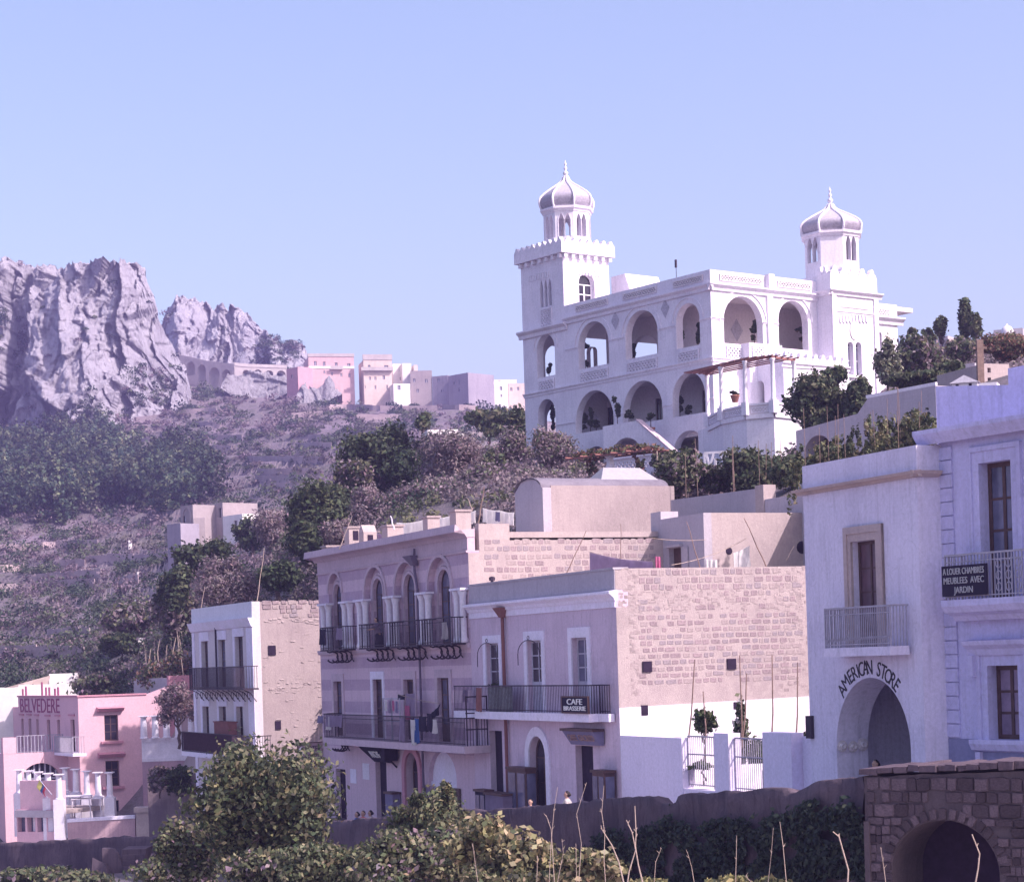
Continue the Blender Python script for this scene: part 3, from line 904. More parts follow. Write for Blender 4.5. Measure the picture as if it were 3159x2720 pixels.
far_house('garden_hut', 'ruined hut with a broken wall left of the slope barn', 'M4', 345, 470, 640, 790, 257, -40, M_FSLATE, (), 3, group=G2, cat='hut')
far_house('white_shed', 'long white shed among trees on the slope left of the villa', 'M5', 1175, 1440, 238, 330, 172, 10, M_FWHITE, (), 4, group=G2, cat='shed')
far_house('white_shed', 'low white outbuilding at the right end of the long shed', 'M5', 1442, 1490, 270, 325, 171, 10, M_FWHITE, (), 3, group=G2, cat='shed')
far_house('white_pillar_hut', 'tiny white hut among shrubs above the pink hotel', 'M6', 1190, 1232, 1300, 1400, None, 15, M_FWHITE, (), .9, group=G2, cat='hut')
far_house('white_pillar_hut', 'tiny white hut on a terrace above the dry vineyard', 'M6', 1180, 1206, 735, 775, None, 15, M_FWHITE, (), .9, group=G2, cat='hut')
far_house('white_pillar_hut', 'tiny white post hut near the ruined slope hut', 'M6', 1106, 1136, 462, 510, None, 15, M_FWHITE, (), .8, group=G2, cat='hut')
# the white villa with two domed towers
def op_px(fr, zm, xa, xb, yap, ysill, rise=None, plane='y', off=0.0, pt=False, c=None, rfac=1.0):
 g = fr.f if plane == 'y' else fr.s
 ym = (yap + ysill) / 2
 a = g(zm, xa, ym, off)[0]; b = g(zm, xb, ym, off)[0]
 zt = g(zm, (xa + xb) / 2, yap, off)[1]
 zb = g(zm, (xa + xb) / 2, ysill, off)[1] if c is None else c
 r = 0.0 if rise == 0 else (abs(b - a) / 2 * rfac if rise is None else rise)
 return Op(a, b, zb, zt - r, r, pt)
def lattice(mb, a, b, z0, z1, n0, n1, pitch=.28, w=.07):
 mb.box(a, b, n0, n1, z0, z0 + w); mb.box(a, b, n0, n1, z1 - w, z1)
 mb.box(a, a + w, n0, n1, z0 + w, z1 - w); mb.box(b - w, b, n0, n1, z0 + w, z1 - w)
 H = z1 - z0
 nm = (n0 + n1) / 2
 k = -int(H / pitch) - 1
 while a + k * pitch < b:
  for sg in (1, -1):
   p0 = [a + k * pitch, z0 if sg > 0 else z1]; p1 = [p0[0] + H, z1 if sg > 0 else z0]
   x0, x1 = p0[0], p1[0]
   if x1 <= a or x0 >= b: continue
   t0 = max(0, (a - x0) / H); t1 = min(1, (b - x0) / H)
   q0 = (x0 + H * t0, nm, p0[1] + (p1[1] - p0[1]) * t0); q1 = (x0 + H * t1, nm, p0[1] + (p1[1] - p0[1]) * t1)
   mb.bar(q0, q1, w * .8, w * .8)
  k += 1
 return mb
def merlons(parent, mp, s0, s1, z, h, w, mat, th=.25, n0=0.0, corner=True):
 n = max(2, int(round((s1 - s0) / w)))
 st = (s1 - s0) / n
 for k in range(n):
  m = s0 + st * (k + .5)
  hw = st * .42
  pts = [(-hw, 0), (hw, 0), (hw, h * .25), (hw * .55, h * .45), (hw * .5, h * .72), (hw * .28, h * .95), (0, h), (-hw * .28, h * .95), (-hw * .5, h * .72), (-hw * .55, h * .45), (-hw, h * .25)]
  mb = MB(mp)
  A = [(m + a, n0, z + b) for a, b in pts]; B = [(m + a, n0 - th, z + b) for a, b in pts]
  mb.P(A); mb.P(B[::-1])
  for q in range(len(A)):
   r = (q + 1) % len(A)
   mb.P([A[q], B[q], B[r], A[r]])
  mb.build('merlon', mat, parent)
K = at('S', 2195, 1000, 130.0)
RZV = math.radians(-53.5)
t_ = Fr((K.x, K.y, 0), RZV)
Lv = -t_.f('S', 1618, 1200)[0]
ov = t_.wld(-Lv, 0, 12.2)
V = Fr(ov, RZV)
M_BEAM = plain('dull_red_timber', (.26, .12, .11), .85, 0, .3)
villa = empty('villa', ov, RZV, 'large white villa with arched loggias and two onion domed towers', 'villa')
L = Lv
FM, SM = front_map(), side_map(L)
z_of = lambda p1, p2: (V.f('V1', *p1)[1] + V.f('V1', *p2)[1]) / 2
zPar = z_of((700, 1487), (1900, 1188))
zCor = z_of((700, 1607), (1900, 1350))
zCorT = zCor + .75
zMid = (V.f('V3', 300, 848)[1] + V.f('V3', 1800, 568)[1]) / 2
XT = V.f('V1', 522, 1300)[0]
print('villa L', L, 'XT', XT, 'z par', zPar, 'cor', zCor, 'mid', zMid)
T1 = op_px(V, 'V3', 680, 995, 138, 600, rfac=.95); T2 = op_px(V, 'V3', 1165, 1500, 22, 505, rfac=.95); T3 = op_px(V, 'V3', 1690, 1934, -50, 405, rfac=.95)
sill = (T1.c + T2.c + T3.c) / 3
for o in (T1, T2, T3): o.c = sill
M1 = op_px(V, 'V3', 650, 1045, 848, 1268); M2 = op_px(V, 'V3', 1140, 1550, 748, 1180); M3 = op_px(V, 'V3', 1650, 1990, 662, 1100)
msill = (M1.c + M3.c) / 2
for o in (M1, M2, M3): o.c = msill
TT = op_px(V, 'V3', 255, 440, 270, 690); TT.c = sill
TM = op_px(V, 'V3', 266, 446, 938, 1290); TM.c = msill - .6
G1 = op_px(V, 'V3', 770, 960, 1425, 1500, rfac=.7); G3 = op_px(V, 'V3', 1660, 1990, 1262, 1440, rfac=.85); G3.c = G3.t - .3; G1.c = G3.c
mb = MB(FM)
panel(mb, 0, L, -6, zPar, [T1, T2, T3, M1, M2, M3, TT, TM, G1, G3], .55)
mb.build('arcade_wall', M_VILLA, villa)
for o in (T1, T2, T3, TT):
 mb = MB(FM); ring(mb, o, .30, .38, 0, .06, legs=False); mb.build('hood_mould', M_VILLA, villa)
def run(mp, s0, s1, z, p=.28, h=.34, name='cornice', par=villa, mat=M_VILLA):
 mb = MB(mp)
 mb.prof_run([(0.003, z - h), (p * .35, z - h), (p * .45, z - h * .55), (p * .8, z - h * .35), (p, z - h * .2), (p, z), (0.003, z)], s0, s1)
 return mb.build(name, mat, par)
run(FM, XT, L + .28, zCor + .02, .30, .42)
run(FM, -.05, L + .12, zMid, .16, .28, 'string_course')
imp = (T1.t + T2.t + T3.t) / 3
for a, b in ((XT, T1.a), (T1.b, T2.a), (T2.b, T3.a), (T3.b, L + .05)):
 run(FM, a + .02, b - .02, imp, .08, .12, 'impost_band')
mi = (M1.t + M2.t + M3.t) / 3
for a, b in ((TM.b, M1.a), (M1.b, M2.a), (M2.b, M3.a), (M3.b, L + .05)):
 run(FM, a + .02, b - .02, mi, .07, .10, 'impost_band')
for o in (T1, T2, T3, TT):
 mb = MB(FM); lattice(mb, o.a + .12, o.b - .12, sill - 1.05, sill - .22, .02, .09, .30, .10); mb.build('lattice_panel', M_VILLA, villa)
 mb = MB(FM); mb.box(o.a + .1, o.b - .1, .003, .012, sill - 1.05, sill - .2); mb.build('panel_recess', M_TILE_GREY, villa)
for xa, xb in ((650, 975), (1135, 1475), (1650, 1950)):
 a = V.f('V1', xa, 1450)[0]; b = V.f('V1', xb, 1400)[0]
 mb = MB(FM); lattice(mb, a, b, zCor + .25, zPar - .22, .02, .08, .24, .07); mb.build('lattice_panel', M_VILLA_IN, villa)
 mb = MB(FM); mb.box(a, b, .003, .012, zCor + .25, zPar - .22); mb.build('panel_recess', M_TILE_GREY, villa)
for x, y in ((1065, 130), (1580, 5)):
 s, z = V.f('V3', x, y)
 mb = MB(FM); mb.P([(s, .03, z - .62), (s + .42, .03, z), (s, .03, z + .62), (s - .42, .03, z)]); mb.P([(s, .0, z - .62), (s, .0, z + .62), (s, .03, z + .62)])
 mb.build('diamond_tile', M_TILE_GREY, villa)
ye = V.s('V2', 1765, 1000, L)[0]
R1 = op_px(V, 'V2', 262, 645, 1128, 1590, plane='x', off=L); R2 = op_px(V, 'V2', 802, 1092, 1172, 1622, plane='x', off=L)
R1.c = R2.c = sill
yTa = V.s('V2', 1172, 1000, L)[0]
mb = MB(SM)
panel(mb, .55, yTa + .6, -6, zPar, [R1, R2], .55)
mb.build('arcade_wall', M_VILLA, villa)
for o in (R1, R2):
 mb = MB(SM); ring(mb, o, .30, .40, 0, .07, legs=False); mb.build('hood_mould', M_VILLA, villa)
run(SM, -.28, yTa, zCor + .02, .34, .42)
run(SM, -.12, yTa, zMid, .16, .28, 'string_course')
mb = MB(SM); yp = V.s('V2', 705, 1200, L)[0]; mb.box(yp - .22, yp + .22, .003, .16, sill - .02, zCor - .42); mb.box(yp - .25, yp + .25, .003, .36, zCor + .03, zPar + .06); mb.build('pilaster', M_VILLA, villa)
for a, b in ((.02, R1.a), (R1.b, R2.a)):
 run(SM, a + .02, b - .02, imp, .10, .12, 'impost_band')
for xa, xb in ((220, 635), (790, 1110)):
 a = V.s('V2', xa, 940, L)[0]; b = V.s('V2', xb, 970, L)[0]
 mb = MB(SM); lattice(mb, a, b, zCor + .25, zPar - .22, .02, .08, .24, .07); mb.build('lattice_panel', M_VILLA_IN, villa)
 mb = MB(SM); mb.box(a, b, .003, .012, zCor + .25, zPar - .22); mb.build('panel_recess', M_TILE_GREY, villa)
for xa, xb in ((460, 600), (975, 1175)):
 a = V.s('V4', xa, 520, L)[0]; b = V.s('V4', xb, 540, L)[0]
 mb = MB(SM); lattice(mb, a, b, sill - 1.05, sill - .15, .02, .09, .30, .10); mb.build('lattice_panel', M_VILLA, villa)
 mb = MB(SM); mb.box(a, b, .003, .012, sill - 1.05, sill - .15); mb.build('panel_recess', M_TILE_GREY, villa)
mb = MB(); mb.box(.55, L - .55, .55, ye + 4.0, zCor - .35, zCor - .05); mb.build('roof', M_VILLA_IN, villa)
mb = MB(); mb.box(.55, L - .55, .55, ye + 4.0, sill - 1.3, sill - 1.1); mb.build('floor', M_VILLA_IN, villa)
mb = MB(); mb.box(.55, L - .55, .55, ye + 4.0, msill - 1.3, msill - .95); mb.build('floor', M_VILLA_IN, villa)
bd = 3.3
see = [op_px(V, 'V3', 768, 838, 398, 640, off=bd), op_px(V, 'V3', 1226, 1494, 280, 560, off=bd, rfac=.7)]
for o in see: o.c = sill - 1.0
BM = front_map(bd)
doors = []
for xa, xb, yt in ((975, 1040, 935), (1478, 1545, 860), (1960, 1990, 800)):
 o = op_px(V, 'V3', xa, xb, yt, 1200, 0, off=bd); o.c = msill - .9; o.t = min(o.t, msill + 2.0); doors.append(o)
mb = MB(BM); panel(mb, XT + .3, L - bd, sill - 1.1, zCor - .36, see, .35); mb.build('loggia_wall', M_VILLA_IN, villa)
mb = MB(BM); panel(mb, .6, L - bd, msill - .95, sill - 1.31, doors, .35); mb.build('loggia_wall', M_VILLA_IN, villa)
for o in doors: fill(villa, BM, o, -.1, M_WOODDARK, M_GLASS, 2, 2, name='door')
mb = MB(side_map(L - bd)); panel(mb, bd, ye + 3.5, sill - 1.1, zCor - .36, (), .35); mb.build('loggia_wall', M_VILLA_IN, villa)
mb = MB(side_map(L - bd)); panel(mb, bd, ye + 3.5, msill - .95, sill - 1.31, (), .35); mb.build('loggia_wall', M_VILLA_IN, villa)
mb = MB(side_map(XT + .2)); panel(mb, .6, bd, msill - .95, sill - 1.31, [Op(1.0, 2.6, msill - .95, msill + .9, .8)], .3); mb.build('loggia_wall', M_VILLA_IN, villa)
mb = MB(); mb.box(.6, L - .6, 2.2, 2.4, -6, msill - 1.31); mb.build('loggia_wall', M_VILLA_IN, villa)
s, z = V.s('V4', 552, 342, L - bd)
mb = MB(side_map(L - bd)); mb.P([(s, .03, z - .75), (s + .55, .03, z), (s, .03, z + .75), (s - .55, .03, z)]); mb.build('diamond_tile', M_TILE_GREY, villa)
za = V.f('V1', 1100, 1215, 5.0)[1]
mb = MB(); xa = V.f('V1', 1010, 1300, 5.0)[0]; xb = V.f('V1', 1150, 1300, 5.0)[0]; xc = V.f('V1', 1255, 1330, 5.0)[0]
mb.box(xa, xb, 5.0, 8.0, zCor, za)
mb.hexa([(xb, 5, zCor), (xc, 5, zCor), (xc, 8, zCor), (xb, 8, zCor), (xb, 5, za), (xc, 5, zPar + .05), (xc, 8, zPar + .05), (xb, 8, za)])
mb.build('roof_stair', M_VILLA, villa)
yst = -1.9
S2 = front_map(yst)
a0 = V.f('V3', 936, 1300, yst)[0]; a1 = V.f('V3', 1285, 1250, yst)[0]; a2 = V.f('V3', 1650, 1480, yst)[0]
zl = V.f('V3', 1110, 1190, yst)[1]; zlow = V.f('V3', 1650, 1480, yst)[1]
go = op_px(V, 'V3', 1005, 1340, 1337, 1490, off=yst, rfac=.85); go.c = -5.5
topf = lambda s: zl if s < a1 else zl + (zlow - zl) * (s - a1) / (a2 - a1)
mb = MB(S2); panel(mb, a0, a2, -6, zl, [go], .35, top=topf); st = mb.build('outer_stair', M_VILLA, villa)
mb = MB(); mb.box(a0, a0 + .35, yst + .35, -.003, -6, zl); mb.box(a0 + .35, a1, yst + .36, -.003, zl - 1.0, zl - .85)
n = 14
for k in range(n):
 mb.box(a1 + (a2 - a1) * k / n, a1 + (a2 - a1) * (k + 1) / n, yst + .36, -.003, zl - 3.0 + (zlow - zl) * k / n, zl - .9 + (zlow - zl) * (k + .5) / n)
mb.build('step', M_VILLA, villa)
mb = MB(S2)
mb.hexa([(a1, -.42, zl + .003), (a2, -.42, zlow + .003), (a2, .07, zlow + .003), (a1, .07, zl + .003), (a1, -.42, zl + .1), (a2, -.42, zlow + .1), (a2, .07, zlow + .1), (a1, .07, zl + .1)])
mb.build('stair_coping', plain('worn_brick_coping', (.52, .42, .49), .9), st)
# ---- left tower
tw = empty('tower', (0, 0, 0), 0, parent=villa)
run(FM, -.3, XT + .3, zCor - .25, .38, .5, 'cornice', tw)
zB1 = (V.f('V1', 130, 1092)[1] + V.f('V1', 512, 1000)[1]) / 2          # soffit of the platform
zB2 = (V.f('V1', 130, 985)[1] + V.f('V1', 500, 890)[1]) / 2           # top of solid parapet
yT = V.s('V1', 985, 1200, XT)[0]
print('tower depth', yT, 'soffit', zB1, 'par', zB2)
lan = []
for xa, xb in ((284, 316), (327, 358), (369, 401)):
 lan.append(op_px(V, 'V1', xa, xb, 1272 if xa < 300 else 1265, 1540, pt=True, rise=.55))
zlan = sum(o.c for o in lan) / 3
for o in lan: o.c = zlan
zt_ = max(o.t for o in lan)
for o in lan: o.t = zt_
mb = MB(FM); panel(mb, 0, XT, zPar, zB1, lan, .5); mb.build('tower_wall', M_VILLA, tw)
big = op_px(V, 'V1', 680, 840, 1197, 1475, plane='x', off=XT); big.c = zPar + .2
mb = MB(side_map(XT)); panel(mb, .5, yT, zCor, zB1, [big], .5); mb.build('tower_wall', M_VILLA, tw)
mb = MB(left_map(0)); panel(mb, .5, yT, -6, zB1, [Op(1.5, 3.6, sill, sill + 1.6, 1.0), Op(1.5, 3.6, msill - .5, msill + 1.6, 1.0)], .5); mb.build('tower_wall', M_VILLA, tw)
mb = MB(back_map(yT)); panel(mb, .5, XT - .5, zCor, zB1, [Op(1.5, XT - 1.5, zCor + 1, zCor + 3.2, .9)], .5); mb.build('tower_wall', M_VILLA, tw)
for o in lan:
 w = MB(FM); w.box(o.a + .01, o.b - .01, -.32, -.28, o.c + .01, o.t + .3); w.build('window', M_GLASS_BLUE, tw)
fill(tw, side_map(XT), big, -.3, M_WHITE, M_GLASS, 2, 2, .12, name='window')
mb = MB(FM); lattice(mb, lan[0].a, lan[2].b, zlan - 1.5, zlan - .12, .003, .07, .3, .08); mb.build('lattice_panel', M_VILLA, tw)
pj = .32
for mp, s0, s1 in ((FM, -pj + .1, XT + pj - .1), (side_map(XT), -pj + .1 + .001, yT + pj)):
 n = 7
 for k in range(n):
  s = s0 + (s1 - s0) * (k + .5) / n
  mb = MB(mp); mb.box(s - .12, s + .12, .003, pj - .08, zB1 - .3, zB1 - .03); mb.build('corbel', M_VILLA, tw)
 mb = MB(mp)
 for k in range(9):
  s = .9 + (min(XT, yT) - 1.8) * k / 8
  mb.box(s - .07, s + .07, .003, .06, zB1 - 1.35, zB1 - .95)
 mb.build('frieze', M_VILLA, tw)
mb = MB(); mb.box(-pj, XT + pj, -pj, yT + pj, zB1, zB1 + .25); mb.build('platform', M_VILLA, tw)
zpar = zB2
mb = MB(); mb.box(-pj, XT + pj, -pj, -pj + .28, zB1 + .252, zpar); mb.box(XT + pj - .28, XT + pj, -pj + .281, yT + pj, zB1 + .252, zpar)
mb.box(-pj, -pj + .28, -pj + .281, yT + pj, zB1 + .252, zpar); mb.box(-pj + .281, XT + pj - .281, yT + pj - .28, yT + pj, zB1 + .252, zpar); mb.build('parapet', M_VILLA, tw)
merlons(tw, front_map(-pj), -pj, XT + pj, zpar + .002, .34, .62, M_VILLA)
merlons(tw, side_map(XT + pj), -pj + .3, yT + pj, zpar + .002, .34, .62, M_VILLA)
merlons(tw, left_map(-pj), -pj + .3, yT + pj, zpar + .002, .34, .62, M_VILLA)
DOME = [(.93, 0), (.985, .125), (1.0, .27), (.975, .36), (.93, .43), (.80, .545), (.63, .66), (.46, .765), (.30, .86), (.19, .935), (.11, 1.03), (.055, 1.15)]
def lantern(parent, cx, cy, z0, z1, R, a0, zdome_h, Rd, twin_dirs, zw0, zw1):
 for k in range(8):
  a = a0 + k * math.pi / 4; b = a + math.pi / 4
  p = Vector((cx + R * math.cos(a), cy + R * math.sin(a), 0)); q = Vector((cx + R * math.cos(b), cy + R * math.sin(b), 0))
  d = (q - p); wdt = d.length; d.normalize(); nrm = Vector((d.y, -d.x, 0))
  mp = lambda s, n, z, p=p, d=d, nrm=nrm: (p.x + d.x * s + nrm.x * n, p.y + d.y * s + nrm.y * n, z)
  ops = []
  m = wdt / 2; lw = wdt * .155
  if k in twin_dirs:
   for sg in (-1, 1):
    c = m + sg * wdt * .17
    ops.append(Op(c - lw, c + lw, zw0, zw1, (lw * 2.2), True))
  mb = MB(mp); panel(mb, 0, wdt, z0, z1, ops, .28); mb.build('drum_wall', M_VILLA, parent)
  for sg in ((-1, 1) if k in twin_dirs else ()):
   c = m + sg * wdt * .17
   mb = MB(mp); ring(mb, Op(c - lw, c + lw, zw0, zw1, lw * 2.2, True), .0, .05, 0, .03); mb.build('lancet_surround', M_VILLA, parent)
 mb = MB(); mb.lathe([(R, z1), (R + .06, z1), (R + .10, z1 + .12), (R + .22, z1 + .2), (R + .22, z1 + .34), (R, z1 + .34)], 8, (cx, cy, 0), a0); mb.build('drum_cornice', M_VILLA, parent)
 zb = z1 + .35
 prof = []
 N = 22
 zz = np.linspace(0, 1.03, N)
 rr = np.interp(zz, [p[1] for p in DOME], [p[0] for p in DOME])
 for k in range(N):
  prof.append((rr[k] * Rd, zb + zz[k] * zdome_h))
  if k < N - 1: prof.append((min(rr[k + 1], 1) * Rd + .035, zb + zz[k + 1] * zdome_h - .004))
 mb = MB(); mb.lathe(prof, 8, (cx, cy, 0), a0); mb.build('dome', M_TILE_GREY, parent)
 for k in range(8):
  a = a0 + k * math.pi / 4
  mb = MB(); mb.tube([(cx + (r * Rd + .05) * math.cos(a), cy + (r * Rd + .05) * math.sin(a), zb + z * zdome_h) for r, z in DOME], .075, 6); mb.build('dome_rib', M_VILLA, parent)
 zt = zb + 1.03 * zdome_h
 mb = MB(); mb.lathe([(.20, zt - .05), (.24, zt + .02), (.14, zt + .08), (.08, zt + .28), (.17, zt + .40), (.19, zt + .48), (.09, zt + .60), (.06, zt + .68), (.12, zt + .77), (.12, zt + .83), (.05, zt + .93),
      (.045, zt + 1.0), (.085, zt + 1.07), (.085, zt + 1.12), (.035, zt + 1.2), (.012, zt + 1.35)], 10, (cx, cy, 0)); mb.build('finial', M_VILLA, parent, True)
def center_at(px, py, depth_guess):
 p = at('S', px, py, depth_guess)
 return V.loc(p)
yc = yT / 2
cxl = V.hit('V1', 560, 700, 'y', yc).x
Rl = (V.hit('V1', 803, 700, 'y', yc) - V.hit('V1', 312, 700, 'y', yc)).x
wpx = 491 * .30273
Yl = V.wld(cxl, yc, 0).y
Rl = wpx / FOC * Yl / 2 / math.cos(math.radians(8))
zc0 = zpar - .3
zc1 = V.hit('V1', 560, 560, 'y', yc).z - .34
hd = (V.hit('V1', 548, 240, 'y', yc).z - V.hit('V1', 548, 552, 'y', yc).z) / 1.03
Rd = 280 * .30273 / FOC * Yl
zwa = V.hit('V1', 560, 865, 'y', yc).z; zwb = V.hit('V1', 560, 700, 'y', yc).z
lt = empty('lantern', (0, 0, 0), 0, parent=villa)
lantern(lt, cxl, yc, zc0, zc1, Rl, math.radians(22.5), hd, Rd, range(8), zwa, zwb)
print('lantern', cxl, yc, Rl, Rd, hd, 'XT/2', XT / 2)
# ---- right tower, standing forward of the sunlit wall
PJ = V.hit('V2', 1312, 1000, 'y', yTa).x - L
yTb = V.s('V2', 1768, 1000, L + PJ)[0]
print('tower2 proj', PJ, 'y', yTa, yTb)
t2 = empty('tower', (0, 0, 0), 0, parent=villa)
S2M = side_map(L + PJ)
zTc = V.s('V2', 1550, 1085, L + PJ)[1]
zTp = V.s('V2', 1550, 925, L + PJ)[1]
pair = [op_px(V, 'V4', 1538, 1588, 445, 735, plane='x', off=L + PJ), op_px(V, 'V4', 1608, 1660, 448, 740, plane='x', off=L + PJ)]
mb = MB(S2M); panel(mb, yTa, yTb, -6, zTp, pair, .5); mb.build('tower_wall', M_VILLA, t2)
for o in pair:
 fill(t2, S2M, o, -.22, M_WHITE, M_GLASS_BLUE, 1, 2, .07)
 mb = MB(S2M); ring(mb, o, 0, .12, 0, .05); mb.build('window_surround', M_VILLA, t2)
mb = MB(S2M); mb.box(pair[0].a - .4, pair[1].b + .4, .003, .16, pair[0].c - .2, pair[0].c - .04); mb.build('sill', M_VILLA, t2)
ZLM = lambda s, n, z: (L + PJ - .5 - s, yTa - n, z)
mb = MB(front_map(yTa)); panel(mb, L, L + PJ - .5, -6, zTp, (), .4); mb.build('tower_wall', M_VILLA, t2)
mb = MB(back_map(yTb)); panel(mb, L - 3.5, L + PJ - .5, zCor, zTp, (), .4); mb.build('tower_wall', M_VILLA, t2)
mb = MB(front_map(yTa)); panel(mb, L - 3.5, L, zCor, zTp, (), .4); mb.build('tower_wall', M_VILLA, t2)
mb = MB(left_map(L - 3.5)); panel(mb, yTa + .4, yTb - .4, zCor, zTp, (), .4); mb.build('tower_wall', M_VILLA, t2)
mb = MB(); mb.box(L - 3.1, L + PJ - .5, yTa + .4, yTb - .4, zTp - .9, zTp - .6); mb.build('roof', M_VILLA, t2)
run(S2M, yTa - .3, yTb + .3, zTc, .32, .35, 'cornice', t2)
run(S2M, yTa, yTb, V.s('V4', 1600, 185, L + PJ)[1], .10, .16, 'string_course', t2)
run(front_map(yTa), L, L + PJ + .2, zTc, .28, .35, 'cornice', t2)
mb = MB(S2M); ys = yTb - .35; mb.box(yTa + .02, yTa + .40, .003, .10, -5, zTc - .36); mb.box(ys - .05, yTb - .02, .003, .10, -5, zTc - .36); mb.build('pilaster', M_VILLA, t2)
mb = MB(S2M)
for k in range(9):
 s, z = V.s('V4', 1470 + 29 * k, 235, L + PJ)
 mb.hexa([(s - .06, .003, z - .22), (s + .10, .003, z - .34), (s + .10, .07, z - .34), (s - .06, .07, z - .22), (s - .1, .003, z + .18), (s + .05, .003, z + .18), (s + .05, .07, z + .18), (s - .1, .07, z + .18)])
mb.build('frieze', M_VILLA, t2)
s, z = V.s('V4', 1598, 345, L + PJ)
mb = MB(S2M)
for k in range(14):
 a = 2 * math.pi * k / 14; b = 2 * math.pi * (k + 1) / 14
 mb.P([(s, .05, z), (s + .42 * math.cos(a), .05, z + .62 * math.sin(a)), (s + .42 * math.cos(b), .05, z + .62 * math.sin(b))])
mb.build('medallion', M_VILLA_IN, t2)
s, z = V.s('V4', 1595, 118, L + PJ)
mb = MB(S2M); mb.P([(s - 1.4, .045, z - .22), (s + 1.4, .045, z - .22), (s, .045, z + .42)]); mb.build('pediment', M_VILLA_IN, t2)
merlons(t2, S2M, yTa, yTb, zTp + .002, .52, .80, M_VILLA)
merlons(t2, front_map(yTa), L + .1, L + PJ - .3, zTp + .002, .52, .80, M_VILLA)
yc2 = (yTa + yTb) / 2
xc2 = V.hit('V2', 1325, 700, 'y', yc2).x
Y2 = V.wld(xc2, yc2, 0).y
R2l = 557 * .31386 / FOC * Y2 / 2 / math.cos(math.radians(8))
l2 = empty('lantern', (0, 0, 0), 0, parent=villa)
zk = lambda y: V.hit('V2', 1325, y, 'y', yc2).z
hd2 = (zk(250) - zk(525)) / 1.03
lantern(l2, xc2, yc2, zTp - .7, zk(530) - .34, R2l, math.radians(22.5), hd2, 310 * .31386 / FOC * Y2, (7, 3, 5), zk(820), zk(650))
print('lantern2', xc2 - L, yc2, R2l)
mb = MB(side_map(L)); ya, yb = yTb, V.s('V2', 1965, 1300, L)[0]
zw = V.s('V2', 1870, 1205, L)[1]
mb = MB(side_map(L + .02)); panel(mb, yTb, yb, -6, zw, [op_px(V, 'V2', 1780, 1815, 1480, 1640, plane='x', off=L)], .5); mb.build('rear_wall', M_VILLA, villa)
mb = MB(back_map(yb)); panel(mb, L - 6, L - .48, -6, zw, (), .5); mb.build('rear_wall', M_VILLA, villa)
run(side_map(L + .02), yTb, yb + .4, V.s('V2', 1870, 1335, L)[1], .4, .5)
a = V.s('V2', 1770, 1260, L)[0]; b = V.s('V2', 1885, 1260, L)[0]
mb = MB(side_map(L + .02)); lattice(mb, a, b, zw - 1.3, zw - .35, .02, .08, .24, .07); mb.build('lattice_panel', M_VILLA_IN, villa)
# ---- low crenellated wing and projecting bay on the sunlit side
ywa = V.s('V4', 672, 760, L)[0]
PW = V.hit('V4', 972, 760, 'y', ywa).x - L
zwt = V.s('V4', 1250, 618, L + PW)[1]
ywb = V.s('V4', 1550, 700, L + PW)[0]
print('wing', PW, ywa, ywb)
wing = empty('garden_wing', (0, 0, 0), 0, parent=villa)
WM = side_map(L + PW)
wo = op_px(V, 'V4', 1190, 1330, 725, 1000, plane='x', off=L + PW)
mb = MB(WM); panel(mb, ywa, ywb, -6, zwt, [wo], .4); mb.build('wing_wall', M_VILLA, wing)
mb = MB(WM); ring(mb, wo, 0, .22, 0, .08); mb.build('arch_surround', M_VILLA, wing)
mb = MB(WM); mb.box(wo.a, wo.b, -.38, -.3, wo.c, wo.t + wo.r); mb.build('door', M_FCREAM, wing)
mb = MB(front_map(ywa)); panel(mb, L, L + PW - .4, -6, zwt, [op_px(V, 'V4', 720, 800, 790, 1000, off=ywa)], .4); mb.build('wing_wall', M_VILLA, wing)
mb = MB(); mb.box(L, L + PW - .4, ywa + .4, ywb, zwt - .7, zwt - .5); mb.build('wing_roof', M_VILLA, wing)
run(WM, ywa - .2, ywb, zwt - .2, .2, .3, 'cornice', wing)
merlons(wing, WM, ywa, ywb, zwt + .002, .45, .62, M_VILLA)
merlons(wing, front_map(ywa), L + .1, L + PW - .3, zwt + .002, .45, .62, M_VILLA)
yba = V.s('V4', 597, 600, L)[0]
PB = V.hit('V4', 668, 600, 'y', yba).x - L
ybb = V.s('V4', 960, 560, L + PB)[0]
bay = empty('projecting_bay', (0, 0, 0), 0, parent=villa)
mb = MB(side_map(L + PB)); panel(mb, yba, ybb, -6, sill + .02, (), .3)
mb.build('bay_wall', M_VILLA, bay)
mb = MB(front_map(yba)); panel(mb, L, L + PB - .3, -6, sill + .02, (), .3); mb.build('bay_wall', M_VILLA, bay)
mb = MB(); mb.box(L + .002, L + PB - .3, yba + .3, ybb, sill - 1.0, sill - .85); mb.build('bay_floor', M_VILLA, bay)
a = V.s('V4', 690, 520, L + PB)[0]; b = V.s('V4', 800, 530, L + PB)[0]
mb = MB(side_map(L + PB)); lattice(mb, a, b, sill - .95, sill - .15, .02, .09, .30, .10); mb.build('lattice_panel', M_VILLA, bay)
run(side_map(L + PB), yba - .1, ybb, zMid + .0, .14, .28, 'string_course', bay)
